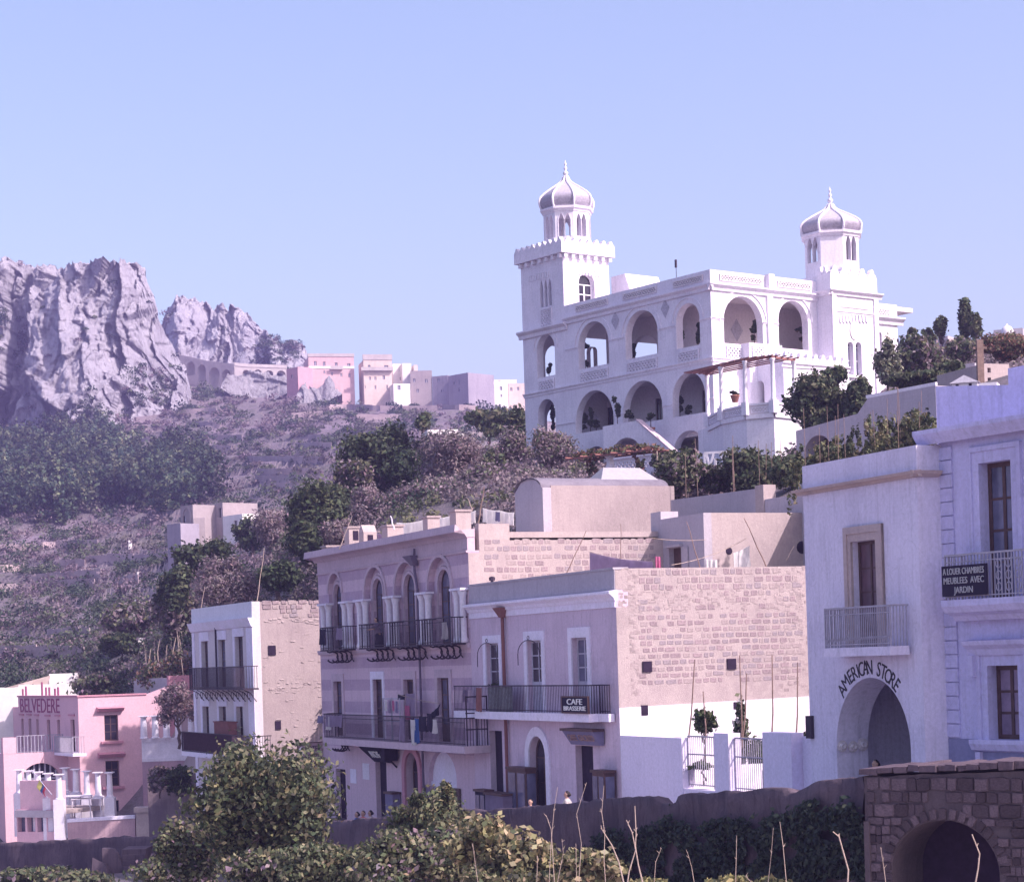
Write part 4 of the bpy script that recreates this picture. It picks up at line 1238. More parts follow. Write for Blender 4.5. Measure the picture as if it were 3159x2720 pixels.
# ---- pergola terrace: a five sided bastion
zf = at('V4', 640, 1095, 121.5).z
pl = [(('V4', 300, 1100), 127.5), (('V4', 425, 1100), 124.0), (('V4', 640, 1092), 121.8), (('V4', 885, 1085), 121.0), (('V4', 1075, 1080), 122.5), (('V4', 1150, 1075), 127.0)]
PP = []
for (zm, x, y), Yd in pl:
 p = at(zm, x, y, Yd); PP.append(V.loc((p.x, p.y, zf)))
zf = PP[0].z
ter = empty('pergola_terrace', (0, 0, 0), 0, parent=villa)
hp = at('V4', 640, 990, 121.8).z - at('V4', 640, 1092, 121.8).z
mb = MB()
cx_ = sum(p.x for p in PP) / 6; cy_ = sum(p.y for p in PP) / 6
flr = [(p.x, p.y, zf) for p in PP] + [(L + .02, PP[-1].y + 2.5, zf), (L + .02, PP[0].y + .6, zf)]
mb.P(flr)
for k in range(5):
 p, q = PP[k], PP[k + 1]
 d = (q - p).normalized(); nn = Vector((d.y, -d.x, 0))
 p2 = p + nn * .12; q2 = q + nn * .12
 mb.P([(p.x, p.y, -7), (q.x, q.y, -7), (q.x, q.y, zf - .02), (p.x, p.y, zf - .02)])
 mb.P([(p2.x, p2.y, zf - .22), (q2.x, q2.y, zf - .22), (q2.x, q2.y, zf + .02), (p2.x, p2.y, zf + .02)])
 mb.P([(p2.x, p2.y, zf + .02), (q2.x, q2.y, zf + .02), (q.x, q.y, zf + .02), (p.x, p.y, zf + .02)])
 mb.P([(p2.x, p2.y, zf - .22), (q2.x, q2.y, zf - .22), (q.x, q.y, zf - .22), (p.x, p.y, zf - .22)])
mb.P([(PP[0].x, PP[0].y, -7), (L + .02, PP[0].y + .6, -7), (L + .02, PP[0].y + .6, zf), (PP[0].x, PP[0].y, zf)])
mb.build('bastion', M_VILLA, ter)
for k in range(5):
 p, q = PP[k], PP[k + 1]
 d = (q - p); ln = d.length; d.normalize(); nn = Vector((d.y, -d.x, 0))
 mp = lambda s, n, z, p=p, d=d, nn=nn: (p.x + d.x * s + nn.x * n, p.y + d.y * s + nn.y * n, z)
 mb = MB(mp); mb.box(.22, ln - .22, -.16, -.02, zf + .025, zf + hp - .12)
 mb.build('parapet_panel', M_VILLA_IN, ter)
 mb = MB(mp); lattice(mb, .3, ln - .3, zf + .12, zf + hp - .2, -.018, .03, .2, .05); mb.build('lattice_panel', M_VILLA, ter)
 mb = MB(mp); mb.box(.2, ln - .2, -.22, .06, zf + hp - .118, zf + hp); mb.build('coping', M_VILLA, ter)
cols_top = []
for k, p in enumerate(PP[:5]):
 mb = MB(); mb.box(p.x - .2, p.x + .2, p.y - .2, p.y + .2, zf + .022, zf + hp + .1); mb.build('post', M_VILLA, ter)
 h = 2.5
 mb = MB(); mb.lathe([(.17, zf + hp + .1), (.17, zf + hp + .2), (.135, zf + hp + .26), (.115, zf + hp + h - .2), (.15, zf + hp + h - .12), (.17, zf + hp + h - .05), (.17, zf + hp + h)], 12, (p.x, p.y, 0)); mb.build('column', M_VILLA, ter, True)
 cols_top.append(Vector((p.x, p.y, zf + hp + h)))
mb = MB()
for a, b in zip(cols_top[:-1], cols_top[1:]):
 mb.bar(a + (a - b) * .06 + Vector((0, 0, .06)), b + (b - a) * .06 + Vector((0, 0, .06)), .12)
ctr = Vector((L, (PP[0].y + PP[4].y) / 2, cols_top[0].z + .35))
for k in range(15):
 t = k / 14 * 3.999
 i = int(t); f_ = t - i
 e = cols_top[i].lerp(cols_top[i + 1], f_)
 tgt = Vector((L + .1, e.y * .75 + ctr.y * .25 + 1.0, e.z + .18))
 out = e + (e - tgt).normalized() * .5
 mb.bar(out + Vector((0, 0, .15)), tgt + Vector((0, 0, .15)), .07)
mb.build('pergola_beams', M_BEAM, ter)
p = V.f('V1', 1637, 1250); q = V.f('V1', 1620, 1060)
mb = MB(FM); mb.tube([(p[0], -.3, zPar - .05), (p[0], -.3, q[1])], .02, 5); mb.box(p[0] - .07, p[0] + .05, -.35, -.25, q[1] - .5, q[1])
o = mb.build('roof_rod', M_IRON, None); o.matrix_world = Matrix.Translation(ov) @ Matrix.Rotation(RZV, 4, 'Z'); tag(o, 'thin iron rod standing on the villa roof parapet', 'rod')
# shared street-house pieces
def text_on(parent, txt, loc, size, mat, width=None, rot=(math.pi / 2, 0, 0), name='lettering', ext=.012, align='CENTER'):
 cu = bpy.data.curves.new(name, 'FONT')
 cu.body = txt; cu.size = size; cu.extrude = ext; cu.align_x = align; cu.align_y = 'CENTER'; cu.resolution_u = 3
 cu.materials.append(mat)
 o = link(name, cu, parent, loc, rot)
 bpy.context.view_layer.update()
 dg = bpy.context.evaluated_depsgraph_get()
 me = bpy.data.meshes.new_from_object(o.evaluated_get(dg))
 bpy.data.objects.remove(o, do_unlink=True); bpy.data.curves.remove(cu)
 xs = [v.co.x for v in me.vertices]
 k = width / max(1e-4, max(xs) - min(xs)) if width else 1.0
 return link(name, me, parent, loc, rot, (k, 1, 1))
def railing(mb, s0, s1, n, z0, z1, pitch=.13, r=.022, deco=False, posts=True):
 mb.box(s0, s1, n - .03, n + .03, z1 - .045, z1); mb.box(s0, s1, n - .02, n + .02, z0 + .06, z0 + .09)
 k = max(1, int((s1 - s0) / pitch))
 for i in range(k + 1):
  s = s0 + (s1 - s0) * i / k
  w = r * (1.5 if posts and i in (0, k) else 1)
  mb.box(s - w / 2, s + w / 2, n - w / 2, n + w / 2, z0 + .002, z1 - .046)
 if deco: mb.box(s0, s1, n - .015, n + .015, z1 - .20, z1 - .175)
 return mb
def rail_ends(mb, s, n0, n1, z0, z1, pitch=.13, r=.022):
 mb.box(s - .03, s + .03, n0, n1 - .031, z1 - .045, z1)
 k = max(1, int((n1 - n0) / pitch))
 for i in range(k):
  n = n0 + (n1 - n0) * (i + .5) / (k + .5)
  mb.box(s - r / 2, s + r / 2, n - r / 2, n + r / 2, z0 + .002, z1 - .046)
 return mb
def cloth(name, label, a, b, length, mat, group=None, folds=5, amp=.05, seed=0, taper=1.0, swing=None, cat='cloth'):
 r = np.random.default_rng(seed + 17)
 a = Vector(a); b = Vector(b)
 d = b - a; w = d.length; d.normalize()
 out = Vector((d.y, -d.x, 0))
 if out.length < .1: out = Vector((0, -1, 0))
 out.normalize()
 sw = Vector(swing) if swing else Vector((0, 0, 0))
 nx, nz = 18, 12
 ph = r.uniform(0, 6.3)
 mb = MB()
 def pt(i, j, off):
  u = i / nx; t = j / nz
  uu = .5 + (u - .5) * (1 + (taper - 1) * t)
  fold = math.sin(u * folds * 2 * math.pi + ph) * amp * (.25 + .9 * t) + math.sin(u * folds * .6 * 2 * math.pi + ph * 2 + t * 2) * amp * .7 * t
  sag = -.06 * w * math.sin(math.pi * u) * (1 - t) * .4
  edge = math.sin(u * 9 + ph) * .03 * length * t
  p = a + d * (w * uu) + out * (fold + off) + Vector((0, 0, -length * t + sag + edge)) + sw * t
  return tuple(p)
 for off in (0.0, .012):
  base = len(mb.v)
  for i in range(nx + 1):
   for j in range(nz + 1): mb.v.append(pt(i, j, off))
  for i in range(nx):
   for j in range(nz):
    q = base + i * (nz + 1) + j
    mb.f.append((q, q + nz + 1, q + nz + 2, q + 1))
 o = mb.build(name, mat, None, True)
 return tag(o, label, cat, group)
def stone_template(seed, side=True):
 r = random.Random(seed)
 mb = MB()
 n = 12
 ang = [math.radians(q) + r.uniform(-.07, .07) for q in (20, 42, 70, 110, 138, 160, 200, 222, 250, 290, 318, 340)]
 def sq(a, g):
  c, s = math.cos(a), math.sin(a)
  m = max(abs(c), abs(s)) ** .97
  return c / m * .5 * g, s / m * .5 * g
 F, B = [], []
 for a in ang:
  g = r.uniform(.93, 1.03)
  y, z = sq(a, g); y2, z2 = sq(a, g * .88)
  B.append((0, y, z)); F.append((1 + r.uniform(-.25, .1), y2, z2))
 if not side:
  F = [(p[1], -p[0], p[2]) for p in F]; B = [(p[1], -p[0], p[2]) for p in B]
 mb.P(F)
 for k in range(n):
  q = (k + 1) % n
  mb.P([B[k], B[q], F[q], F[k]])
 me = bpy.data.meshes.new('stone'); me.from_pydata(mb.v, [], mb.f); me.update()
 return me
STONE_S = []
STONE_F = []
for k in range(12):
 for lst_, sd in ((STONE_S, True), (STONE_F, False)):
  me = stone_template(k * 3 + 1, sd); me.materials.append(M_STONE[k % 4]); lst_.append(me)
def stones(parent, x0, s0, s1, rows, w, proud=.03, keep=1.0, seed=0, skip=None, limit=298, gap=.88, name='stone'):
 r = random.Random(seed)
 cnt = 0; todo = []
 for (z, h, k) in rows:
  s = s0 + r.uniform(0, w * .6)
  while s < s1 - w * .4:
   ww = w * r.choice((.7, .85, 1.0, 1.0, 1.15, 1.5))
   if s + ww > s1: break
   if r.random() < k * keep and not (skip and skip(s + ww / 2, z)):
    todo.append((s + ww / 2, z + r.uniform(-.07, .07) * h, ww * gap * r.uniform(.9, 1.08), h * gap * r.uniform(.85, 1.08)))
   s += ww * r.uniform(1.0, 1.12)
 r.shuffle(todo)
 for (s, z, a, b) in todo[:limit]:
  o = link(name, r.choice(STONE_S), parent, (x0 + .001, s, z), (r.uniform(-.05, .05), 0, 0), (proud * r.uniform(.7, 1.3), a, b))
 if len(todo) > limit:
  mb = MB(side_map(x0))
  for (s, z, a, b) in todo[limit:]: mb.box(s - a / 2, s + a / 2, .001, proud, z - b / 2, z + b / 2, proud * .3)
  o = mb.build('stone_courses', M_STONE[1], parent); o['kind'] = 'stuff'
 return len(todo)
# the cafe
RZC = math.radians(-66.5)
Kc = at('S', 1905, 2030, 70.0)
tC = Fr((Kc.x, Kc.y, 0), RZC)
Lc = -tC.f('S', 1454, 2036)[0]
ZC0 = -6.3
oc = tC.wld(-Lc, 0, ZC0)
C = Fr(oc, RZC)
cafe = empty('cafe_house', oc, RZC, 'two storey lilac plaster cafe house with white cornice beside the garden gate', 'house')
M_LILAC = plaster('lilac_plaster', (.64, .52, .64), (.52, .41, .52), .7, .5, .3, 1.2)  # pinkish lilac plaster, pushed further to violet for its shaded front
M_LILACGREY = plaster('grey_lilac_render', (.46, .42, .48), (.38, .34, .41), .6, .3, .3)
M_TRIM = plaster('white_trim', (.80, .75, .91), (.66, .63, .66), .4, .2, .1)  # white trim with the violet of shade mixed into it
zP = (C.f('C1', 165, 392)[1] + C.f('C1', 1705, 182)[1]) / 2
zK = (C.f('C1', 150, 592)[1] + C.f('C1', 1690, 402)[1]) / 2
zBnd = (C.f('C1', 160, 725)[1] + C.f('C1', 1710, 582)[1]) / 2
print('cafe L', Lc, 'zP', zP, zK, zBnd)
zBal = C.f('C2', 800, 432, -.62)[1]
ow1 = op_px(C, 'C1', 350, 486, 972, 1432, 0)
od2 = op_px(C, 'C1', 788, 942, 942, 1690, 0, c=zBal); od3 = op_px(C, 'C1', 1262, 1425, 912, 1690, 0, c=zBal)
og1 = op_px(C, 'C2', 416, 558, 640, 1340, 0, c=.02); og2 = op_px(C, 'C2', 872, 1062, 702, 1480, c=.02); og3 = op_px(C, 'C2', 1396, 1596, 812, 1460, 0, c=.02)
mb = MB(FM)
panel(mb, 0, Lc, -1.5, zP, [ow1, od2, od3, og1, og2, og3], .45)
wallf = mb.build('front_wall', M_LILAC, cafe)
mb = MB(FM); mb.box(.0, Lc + .003, .003, .05, zBnd, zK - .30); mb.build('cornice_band', M_TRIM, cafe)
mb = MB(FM); mb.prof_run([(0.003, zK - .30), (.10, zK - .30), (.14, zK - .2), (.24, zK - .12), (.30, zK - .08), (.30, zK), (.003, zK + .05)], 0.0, Lc + .12); mb.build('cornice', M_TRIM, cafe)
mb = MB(FM); mb.box(0, Lc, .003, .03, zK + .06, zP + .02); mb.build('parapet_face', M_LILACGREY, cafe)
mb = MB(FM); mb.box(0, Lc, -.5, .07, zP + .021, zP + .09); mb.build('coping', M_LILACGREY, cafe)
for o, hd in ((ow1, .30), (od2, .34), (od3, .36)):
 mb = MB(FM); surround(mb, o, .27, .05, False, hd); mb.build('window_surround', M_TRIM, cafe)
fill(cafe, FM, ow1, -.14, M_WOODPALE, M_GLASS, 2, 3, .07)
fill(cafe, FM, od2, -.15, M_WOODPALE, M_GLASS, 2, 3, .08, solid=1.0, name='balcony_door')
fill(cafe, FM, od3, -.18, M_WOODPALE, M_GLASS_BLUE, 2, 3, .08, solid=1.0, name='balcony_door')
mb = MB(FM); ring(mb, og2, 0, .34, 0, .06); mb.build('arch_surround', M_TRIM, cafe)
for o in (og1, og3):
 mb = MB(FM); mb.box(o.a + .003, o.b - .003, -.30, -.24, o.c, o.t); mb.build('door', M_DARK, cafe)
fill(cafe, FM, og2, -.24, M_WOODDARK, M_GLASS, 2, 2, .09, solid=.9, name='door')
mb = MB(); mb.box(0, Lc - .5, .45, 10.0, zP - .55, zP - .35); mb.build('roof_terrace', M_TAN2, cafe)
yS1 = 10.5
sdw = MB(side_map(Lc)); panel(sdw, .45, yS1, -1.5, zP + .05, (), .45)
wside = sdw.build('side_wall', M_MORTAR, cafe)
zWh0 = C.s('S', 1910, 2183, Lc)[1]; sR, zWh1 = C.s('S', 2480, 2148, Lc)
mb = MB(side_map(Lc))
mb.hexa([(0, .003, -1.5), (yS1, .003, -1.5), (yS1, .022, -1.5), (0, .022, -1.5), (0, .003, zWh0), (yS1, .003, zWh0 + (zWh1 - zWh0) * yS1 / sR), (yS1, .022, zWh0 + (zWh1 - zWh0) * yS1 / sR), (0, .022, zWh0)])
mb.build('whitewash', M_WHITE, cafe)
rows = []
for yy in (835, 885, 930): rows.append((C.s('R', 1300, yy, Lc)[1], .24, .92))
for yy in (975, 1018, 1060): rows.append((C.s('R', 1300, yy, Lc)[1], .2, .45))
for yy in range(1118, 1540, 41): rows.append((C.s('R', 1300, yy, Lc)[1], .185, .93 if yy > 1150 else .6))
ntot = stones(wside, Lc, .75, sR + .1, rows, .29, .009, 1.0, 5, skip=lambda s, z: z < zWh0 + (zWh1 - zWh0) * s / sR + .12)
print('cafe stones', ntot)
mb = MB(side_map(Lc)); mb.box(0.001, .449, .003, .012, -1.5, zBnd - .003); mb.box(0.001, .449, .003, .012, zK + .06, zP - .003); mb.build('corner_render', M_MORTAR, cafe)
mb = MB(side_map(Lc)); rr = random.Random(4)
for k in range(240):
 s = rr.uniform(.2, sR); z = C.s('R', 1300, rr.uniform(945, 1090), Lc)[1] + rr.gauss(0, .05)
 w, h = rr.uniform(.05, .16), rr.uniform(.03, .08)
 mb.box(s, s + w, .001, rr.uniform(.004, .012), z, z + h, .004)
for k in range(260):
 s = rr.uniform(.05, .75) if k % 2 else rr.uniform(sR * .85, sR + .3); z = rr.uniform(zWh1 + .1, zP)
 w, h = rr.uniform(.06, .2), rr.uniform(.04, .12)
 mb.box(s, s + w, .001, rr.uniform(.004, .012), z, z + h, .004)
o = mb.build('rubble', M_STONE[2], wside); o['kind'] = 'stuff'
for (zm, x, y, w, h) in (('G', 402, 165, .34, .36), ('G', 1172, 140, .34, .36), ('G', 378, 562, .24, .34), ('G', 1218, 518, .24, .24)):
 s, z = C.s(zm, x, y, Lc)
 mb = MB(side_map(Lc)); mb.box(s - w / 2, s + w / 2, .002, .048, z - h / 2, z + h / 2); mb.build('put_log_hole', M_DARK, cafe)
fb = -.62
sb0 = C.f('C2', 0, 440, fb)[0]; sb1 = C.f('C2', 1540, 470, fb)[0]
mb = MB(); mb.box(sb0, sb1, fb, -.052, zBal - .28, zBal); balc = mb.build('balcony', M_TRIM, cafe)
mb = MB(); mb.box(sb1 + .003, Lc - .25, fb + .35, -.052, zBal - .27, zBal - .004); mb.build('slab_end', M_TRIM, balc)
zr = zBal + .98
mb = MB(FM); railing(mb, sb0, sb1 - .03, -fb - .05, zBal, zr, .135, .014); rail_ends(mb, sb1 - .05, .02, -fb - .05, zBal, zr, .1, .024); mb.build('railing', M_IRON, balc)
mb = MB(FM); railing(mb, sb1 + .05, Lc - .28, -fb - .42, zBal, zr, .16, .02); mb.build('railing', M_IRON, balc)
p0 = C.f('C1', 540, 600); p1 = C.f('C1', 575, 1435); p2 = C.f('C2', 645, 1040)
mb = MB(FM); mb.tube([(p0[0], .12, p0[1]), (p0[0] + .02, .12, p1[1]), (p0[0] + .02, .12, .3)], .065, 8)
mb.hexa([(p0[0] - .13, .05, p0[1] - .35), (p0[0] + .13, .05, p0[1] - .35), (p0[0] + .13, .2, p0[1] - .35), (p0[0] - .13, .2, p0[1] - .35), (p0[0] - .42, .05, p0[1] + .02), (p0[0] + .3, .05, p0[1] + .02), (p0[0] + .3, .34, p0[1] + .02), (p0[0] - .42, .34, p0[1] + .02)])
mb.build('drainpipe', M_CLOTH['brown'], cafe)
p0 = C.f('C1', 405, 310, .4)
mb = MB(); mb.tube([(p0[0], .4, zP - .3), (p0[0], .4, p0[1])], .06, 6); mb.lathe([(.12, p0[1]), (.13, p0[1] + .12), (.05, p0[1] + .16)], 8, (p0[0], .4, 0)); mb.build('roof_vent', M_IRON, cafe)
for (o, cx) in ((ow1, 430), (od2, 885)):
 zt = o.t + .02; m = (o.a + o.b) / 2; h = (o.b - o.a) / 2 + .32
 mb = MB(FM); mb.tube([(m - h, .25, zt - .9)] + [(m - h * math.cos(math.pi * k / 10), .25, zt - .5 + .5 * math.sin(math.pi * k / 10)) for k in range(11)] + [(m + h, .25, zt - 1.4)], .016, 5)
 mb.tube([(m + .09 * math.cos(k * .7), .25, zt + .08 + .07 * math.sin(k * .7)) for k in range(10)], .014, 5); mb.build('iron_arch', M_IRON, cafe)
def placed(fr, o):
 o.matrix_world = Matrix.Translation(fr.O) @ Matrix.Rotation(fr.rz, 4, 'Z')
 return o
sg = empty('sign_board', oc, RZC, 'dark board lettered in white hanging on the cafe balcony railing', 'sign')
a, zt = C.f('C2', 1235, 258, fb - .06); b, zb = C.f('C2', 1530, 425, fb - .06)
zt = C.f('C2', 1380, 262, fb - .06)[1]; zb = C.f('C2', 1380, 428, fb - .06)[1]
mb = MB(); mb.box(a, b, fb - .06, fb - .025, zb, zt); mb.build('board', M_CLOTH['dark'], sg)
mb = MB(FM); q = -fb + .06
for bx in ((a - .05, a, zb - .05, zt + .05), (b, b + .05, zb - .05, zt + .05), (a, b, zt, zt + .05), (a, b, zb - .05, zb)): mb.box(bx[0], bx[1], q - .05, q + .02, bx[2], bx[3])
mb.build('frame', M_WOODDARK, sg)
M_SIGNW = plain('sign_white', (.85, .84, .85), .6, 0, .05)
m = (a + b) / 2
text_on(sg, 'CAFE', (m, fb - .075, zb + (zt - zb) * .69), .62 * (zt - zb) * .9, M_SIGNW, (b - a) * .60)
text_on(sg, 'BRASSERIE', (m, fb - .075, zb + (zt - zb) * .24), .40 * (zt - zb) * 1.1, M_SIGNW, (b - a) * .86)
sg = empty('shop_sign', oc, RZC, 'slanted dark painted sign box above the right cafe door', 'sign')
fs = -.45
a = C.f('C2', 1235, 640, fs)[0]; b = C.f('C2', 1690, 640, -.12)[0]
zt = C.f('C2', 1450, 645, -.3)[1]; zb = C.f('C2', 1450, 800, -.2)[1]
mb = MB(); mb.hexa([(a + .22, -.22, zb), (b, -.22, zb), (b, -.053, zb), (a + .22, -.053, zb), (a, fs, zt), (b, fs, zt), (b, -.053, zt), (a, -.053, zt)]); mb.build('box', M_CLOTH['slate'], sg)
mb = MB(); mb.box(a - .08, b + .05, fs - .06, -.053, zt + .002, zt + .09); mb.build('cornice', M_WOODDARK, sg)
M_SIGNO = plain('faded_ochre_lettering', (.34, .22, .22), .8, 0, .15)
ang = math.atan2(-.22 - fs, zt - zb)
text_on(sg, 'CAFFE  GIACINTO', ((a + .22 + b) / 2 - .05, (fs - .22) / 2 - .02, (zt + zb) / 2), (zt - zb) * .72, M_SIGNO, (b - a) * .82, (math.pi / 2 + ang, 0, 0))
# the striped hotel
RZH = math.radians(-66.0)
kh = tC.wld(-Lc, 0, 0)
tH = Fr(kh, RZH)
Lh = -tH.f('S', 989, 2048)[0]
ZH0 = -7.9
oh = tH.wld(-Lh, 0, ZH0)
H = Fr(oh, RZH)
hotel = empty('striped_house', oh, RZH, 'three storey house with striped plaster, tall arched windows and paired columns', 'house')
def stripe_mat():
 m, nt, b = _mat('striped_plaster')
 tc = nt.nodes.new('ShaderNodeTexCoord'); ob = tc.outputs['Object']
 sx = nt.nodes.new('ShaderNodeSeparateXYZ'); nt.links.new(ob, sx.inputs['Vector'])
 def mth(op, a, bv=None):
  n = nt.nodes.new('ShaderNodeMath'); n.operation = op
  for i, v in enumerate((a, bv)):
   if v is None: continue
   if hasattr(v, 'links'): nt.links.new(v, n.inputs[i])
   else: n.inputs[i].default_value = v
  return n.outputs[0]
 wob = mth('MULTIPLY', _noise(nt, 3.0, 3, .6, ob), .05)
 z = mth('ADD', sx.outputs['Z'], wob)
 fr_ = mth('FRACT', mth('DIVIDE', z, .98))
 f = mth('LESS_THAN', fr_, .5)
 up = mth('GREATER_THAN', sx.outputs['Z'], 4.3)
 f = mth('MULTIPLY', f, up)
 n1 = _ramp(nt, _noise(nt, .7, 6, .65, ob), [(.35, .55), (.7, 1.0)])
 f = mth('MULTIPLY', f, n1)
 c = _mix(nt, f, (.63, .48, .57), (.43, .31, .42))  # both stripe colours carry added violet to imitate shade on the front
 st = _ramp(nt, _noise(nt, 1.0, 5, .65, ob, (5, 5, .4)), [(.5, 0.0), (.8, .5)])
 c = _mix(nt, st, c, (.33, .25, .29))
 g = _ramp(nt, _noise(nt, 9, 4, .7, ob), [(.3, .85), (.7, 1.07)])
 c = _mix(nt, 1.0, c, g, 'MULTIPLY')
 nt.links.new(c, b.inputs['Base Color']); b.inputs['Roughness'].default_value = .92
 _bump(nt, b, _noise(nt, 14, 5, .7, ob), .3, .03)
 return m
M_STRIPE = stripe_mat()
M_BUFF = plaster('buff_moulding', (.58, .46, .54), (.46, .36, .44), .6, .35, .2)
M_COLW = plaster('white_stone_columns', (.78, .74, .84), (.66, .62, .72), .5, .3, .2)
zHt = (H.f('H1', 75, 545, -.5)[1] + H.f('H1', 1735, 232, -.5)[1]) / 2
zHb = (H.f('H1', 150, 612)[1] + H.f('H1', 1728, 318)[1]) / 2
zFr = (H.f('H1', 175, 725)[1] + H.f('H1', 1690, 465)[1]) / 2
zB2_ = (H.f('H1', 290, 1528, -.7)[1] + H.f('H1', 1400, 1448, -.7)[1]) / 2
zB1_ = (H.f('H2', 300, 808, -1.1)[1] + H.f('H2', 1300, 875, -1.1)[1]) / 2
print('hotel L', Lh, 'z', zHt, zHb, zFr, 'bal', zB2_, zB1_)
outer, inner = [], []
for (oa, ob_, oap, ia, ib, iap) in ((262, 400, 742, 316, 404, 838), (640, 864, 642, 734, 842, 772), (962, 1204, 588, 1064, 1182, 714), (1314, 1566, 522, 1424, 1556, 655)):
 o1 = op_px(H, 'H1', oa, ob_, oap, 1480, c=zB2_ + .003); o2 = op_px(H, 'H1', ia, ib, iap, 1480, c=zB2_ + .003, off=.22, rfac=1.0)
 m = (o1.a + o1.b) / 2
 if o2.b > o1.b - .1: o2.b = o1.b - .12
 if o2.a < o1.a + .1: o2.a = o1.a + .12
 outer.append(o1); inner.append(o2)
apex = sum(o.t + o.r for o in outer) / 4; ap2 = sum(o.t + o.r for o in inner) / 4
for o in outer: o.t = apex - o.r
for o in inner: o.t = ap2 - o.r
d1 = op_px(H, 'H2', 318, 404, 208, 700, 0, c=zB1_ + .02); d2 = op_px(H, 'H2', 734, 834, 186, 820, 0, c=zB1_ + .02); d3 = op_px(H, 'H2', 1062, 1168, 188, 820, 0, c=zB1_ + .02); d4 = op_px(H, 'H2', 1420, 1542, 172, 860, 0, c=zB1_ + .02)
g1 = op_px(H, 'H2', 335, 437, 1137, 1600, 0, c=.05); g2 = op_px(H, 'H2', 755, 870, 1050, 1600, 0, c=.05); g3 = op_px(H, 'H2', 1078, 1222, 962, 1600, c=.05); g4 = op_px(H, 'H2', 1312, 1610, 945, 1600, c=.05, rfac=.75)
mb = MB(FM)
panel(mb, 0, Lh, -1.5, zFr, outer + [d1, d2, d3, d4, g1, g2, g3, g4], .22)
mb.build('front_wall', M_STRIPE, hotel)
mb = MB(front_map(.223)); panel(mb, .0, Lh - .003, zB2_ - .3, zFr, inner, .25); mb.build('window_wall', M_STRIPE, hotel)
mb = MB(front_map(.223)); panel(mb, 0, Lh - .003, -1.5, zB2_ - .302, [Op(o.a, o.b, o.c, o.t, o.r) for o in (d1, d2, d3, d4, g1, g2, g3)], .25); mb.build('inner_wall', M_BUFF, hotel)
mb = MB(FM); mb.box(0, Lh, -.3, .02, zFr + .003, zHb); mb.build('frieze', M_BUFF, hotel)
mb = MB(FM); mb.prof_run([(-.3, zHb + .003), (.05, zHb + .003), (.12, zHb + .12), (.28, zHb + .22), (.38, zHb + .38), (.52, zHb + .5), (.56, zHt - .05), (.5, zHt), (-.3, zHt + .08)], -.35, Lh + .02); mb.build('cornice', M_BUFF, hotel)
mb = MB(FM); mb.prof_run([(0.003, zFr - .08), (.06, zFr - .08), (.09, zFr), (.003, zFr + .01)], 0, Lh); mb.build('string_course', M_BUFF, hotel)
mb = MB(FM); mb.prof_run([(0.003, zB2_ - .22), (.1, zB2_ - .22), (.14, zB2_ - .1), (.14, zB2_ - .02), (.003, zB2_ - .01)], 0, Lh); mb.build('string_course', M_BUFF, hotel)
for o1, o2 in zip(outer, inner):
 mb = MB(FM); ring(mb, o1, .0, .16, 0, .07, legs=False); mb.build('arch_moulding', M_BUFF, hotel)
 mb = MB(front_map(.223)); ring(mb, o2, .0, .13, 0, .06); ring(mb, o2, .16, .26, 0, .04); mb.build('arch_moulding', M_BUFF, hotel)
 fill(hotel, front_map(.223), o2, -.12, M_WOODDARK, M_GLASS_BLUE, 2, 4, .07)
for o in (d1, d2, d3, d4):
 mt = M_TRIM if o is d2 else M_BUFF
 mb = MB(FM); surround(mb, o, .26, .05, False, .34); mb.build('door_surround', mt, hotel)
 fill(hotel, FM, o, -.14, M_WOODDARK, M_GLASS_BLUE if o in (d1, d4) else M_GLASS, 2, 3, .09, solid=.6, name='balcony_door')
for o in (g1, g2):
 mb = MB(FM); mb.box(o.a + .003, o.b - .003, -.28, -.22, o.c, o.t); mb.build('door', M_DARK, hotel)
fill(hotel, FM, g3, -.3, M_WOODDARK, M_GLASS, 2, 2, .1, solid=1.2, name='door')
mb = MB(FM); ring(mb, g3, 0, .3, 0, .1); mb.build('arch_surround', M_PINKDEEP, hotel)
gf = MB(front_map(.2)); go_ = Op((g4.a + g4.b) / 2 - .2, g4.b - .75, .1, g4.t - .6); panel(gf, g4.a - .3, g4.b + .3, .0, g4.t + g4.r + .2, [go_], .12); gf.build('shopfront', M_TRIM, hotel)
fill(hotel, front_map(.2), go_, -.08, M_WOODPALE, M_GLASS, 2, 2, .08)
mb = MB(front_map(.2)); mb.box(g4.a, g4.b, .003, .08, g4.t - .35, g4.t - .15); mb.build('shop_cornice', M_TRIM, hotel)
for sg_ in (-1, 1):
 e = g4.a - .12 if sg_ < 0 else g4.b + .12
 mb = MB(FM); mb.box(e - .3, e - .02, .03, .08, .1, g4.t - .3); mb.box(e + .02, e + .3, .03, .08, .1, g4.t - .3); mb.build('shutter', M_CLOTH['lilac'] if sg_ < 0 else M_WOODDARK, hotel)
for (xs, yt, yb) in (((205, 262), 985, 1512), ((432, 490), 955, 1492), ((590, 652), 935, 1474), ((905, 972), 885, 1460), ((1250, 1316), 845, 1432), ((1620, 1682), 785, 1402)):
 ss = []
 for x in xs:
  s = H.f('H1', x, (yt + yb) / 2, -.14)[0]; ss.append(s)
  z1 = apex - outer[1].r - .12; z0 = zB2_ + .0
  mb = MB(); mb.lathe([(.19, z0), (.19, z0 + .12), (.15, z0 + .2), (.14, z0 + .3), (.135, z1 - .3), (.145, z1 - .22), (.20, z1 - .06), (.20, z1)], 14, (s, -.16, 0)); mb.build('column', M_COLW, hotel, True)
 mb = MB(FM); mb.box(min(ss) - .28, max(ss) + .28, .003, .38, z1 + .002, z1 + .09); mb.build('impost_slab', M_TRIM, hotel)
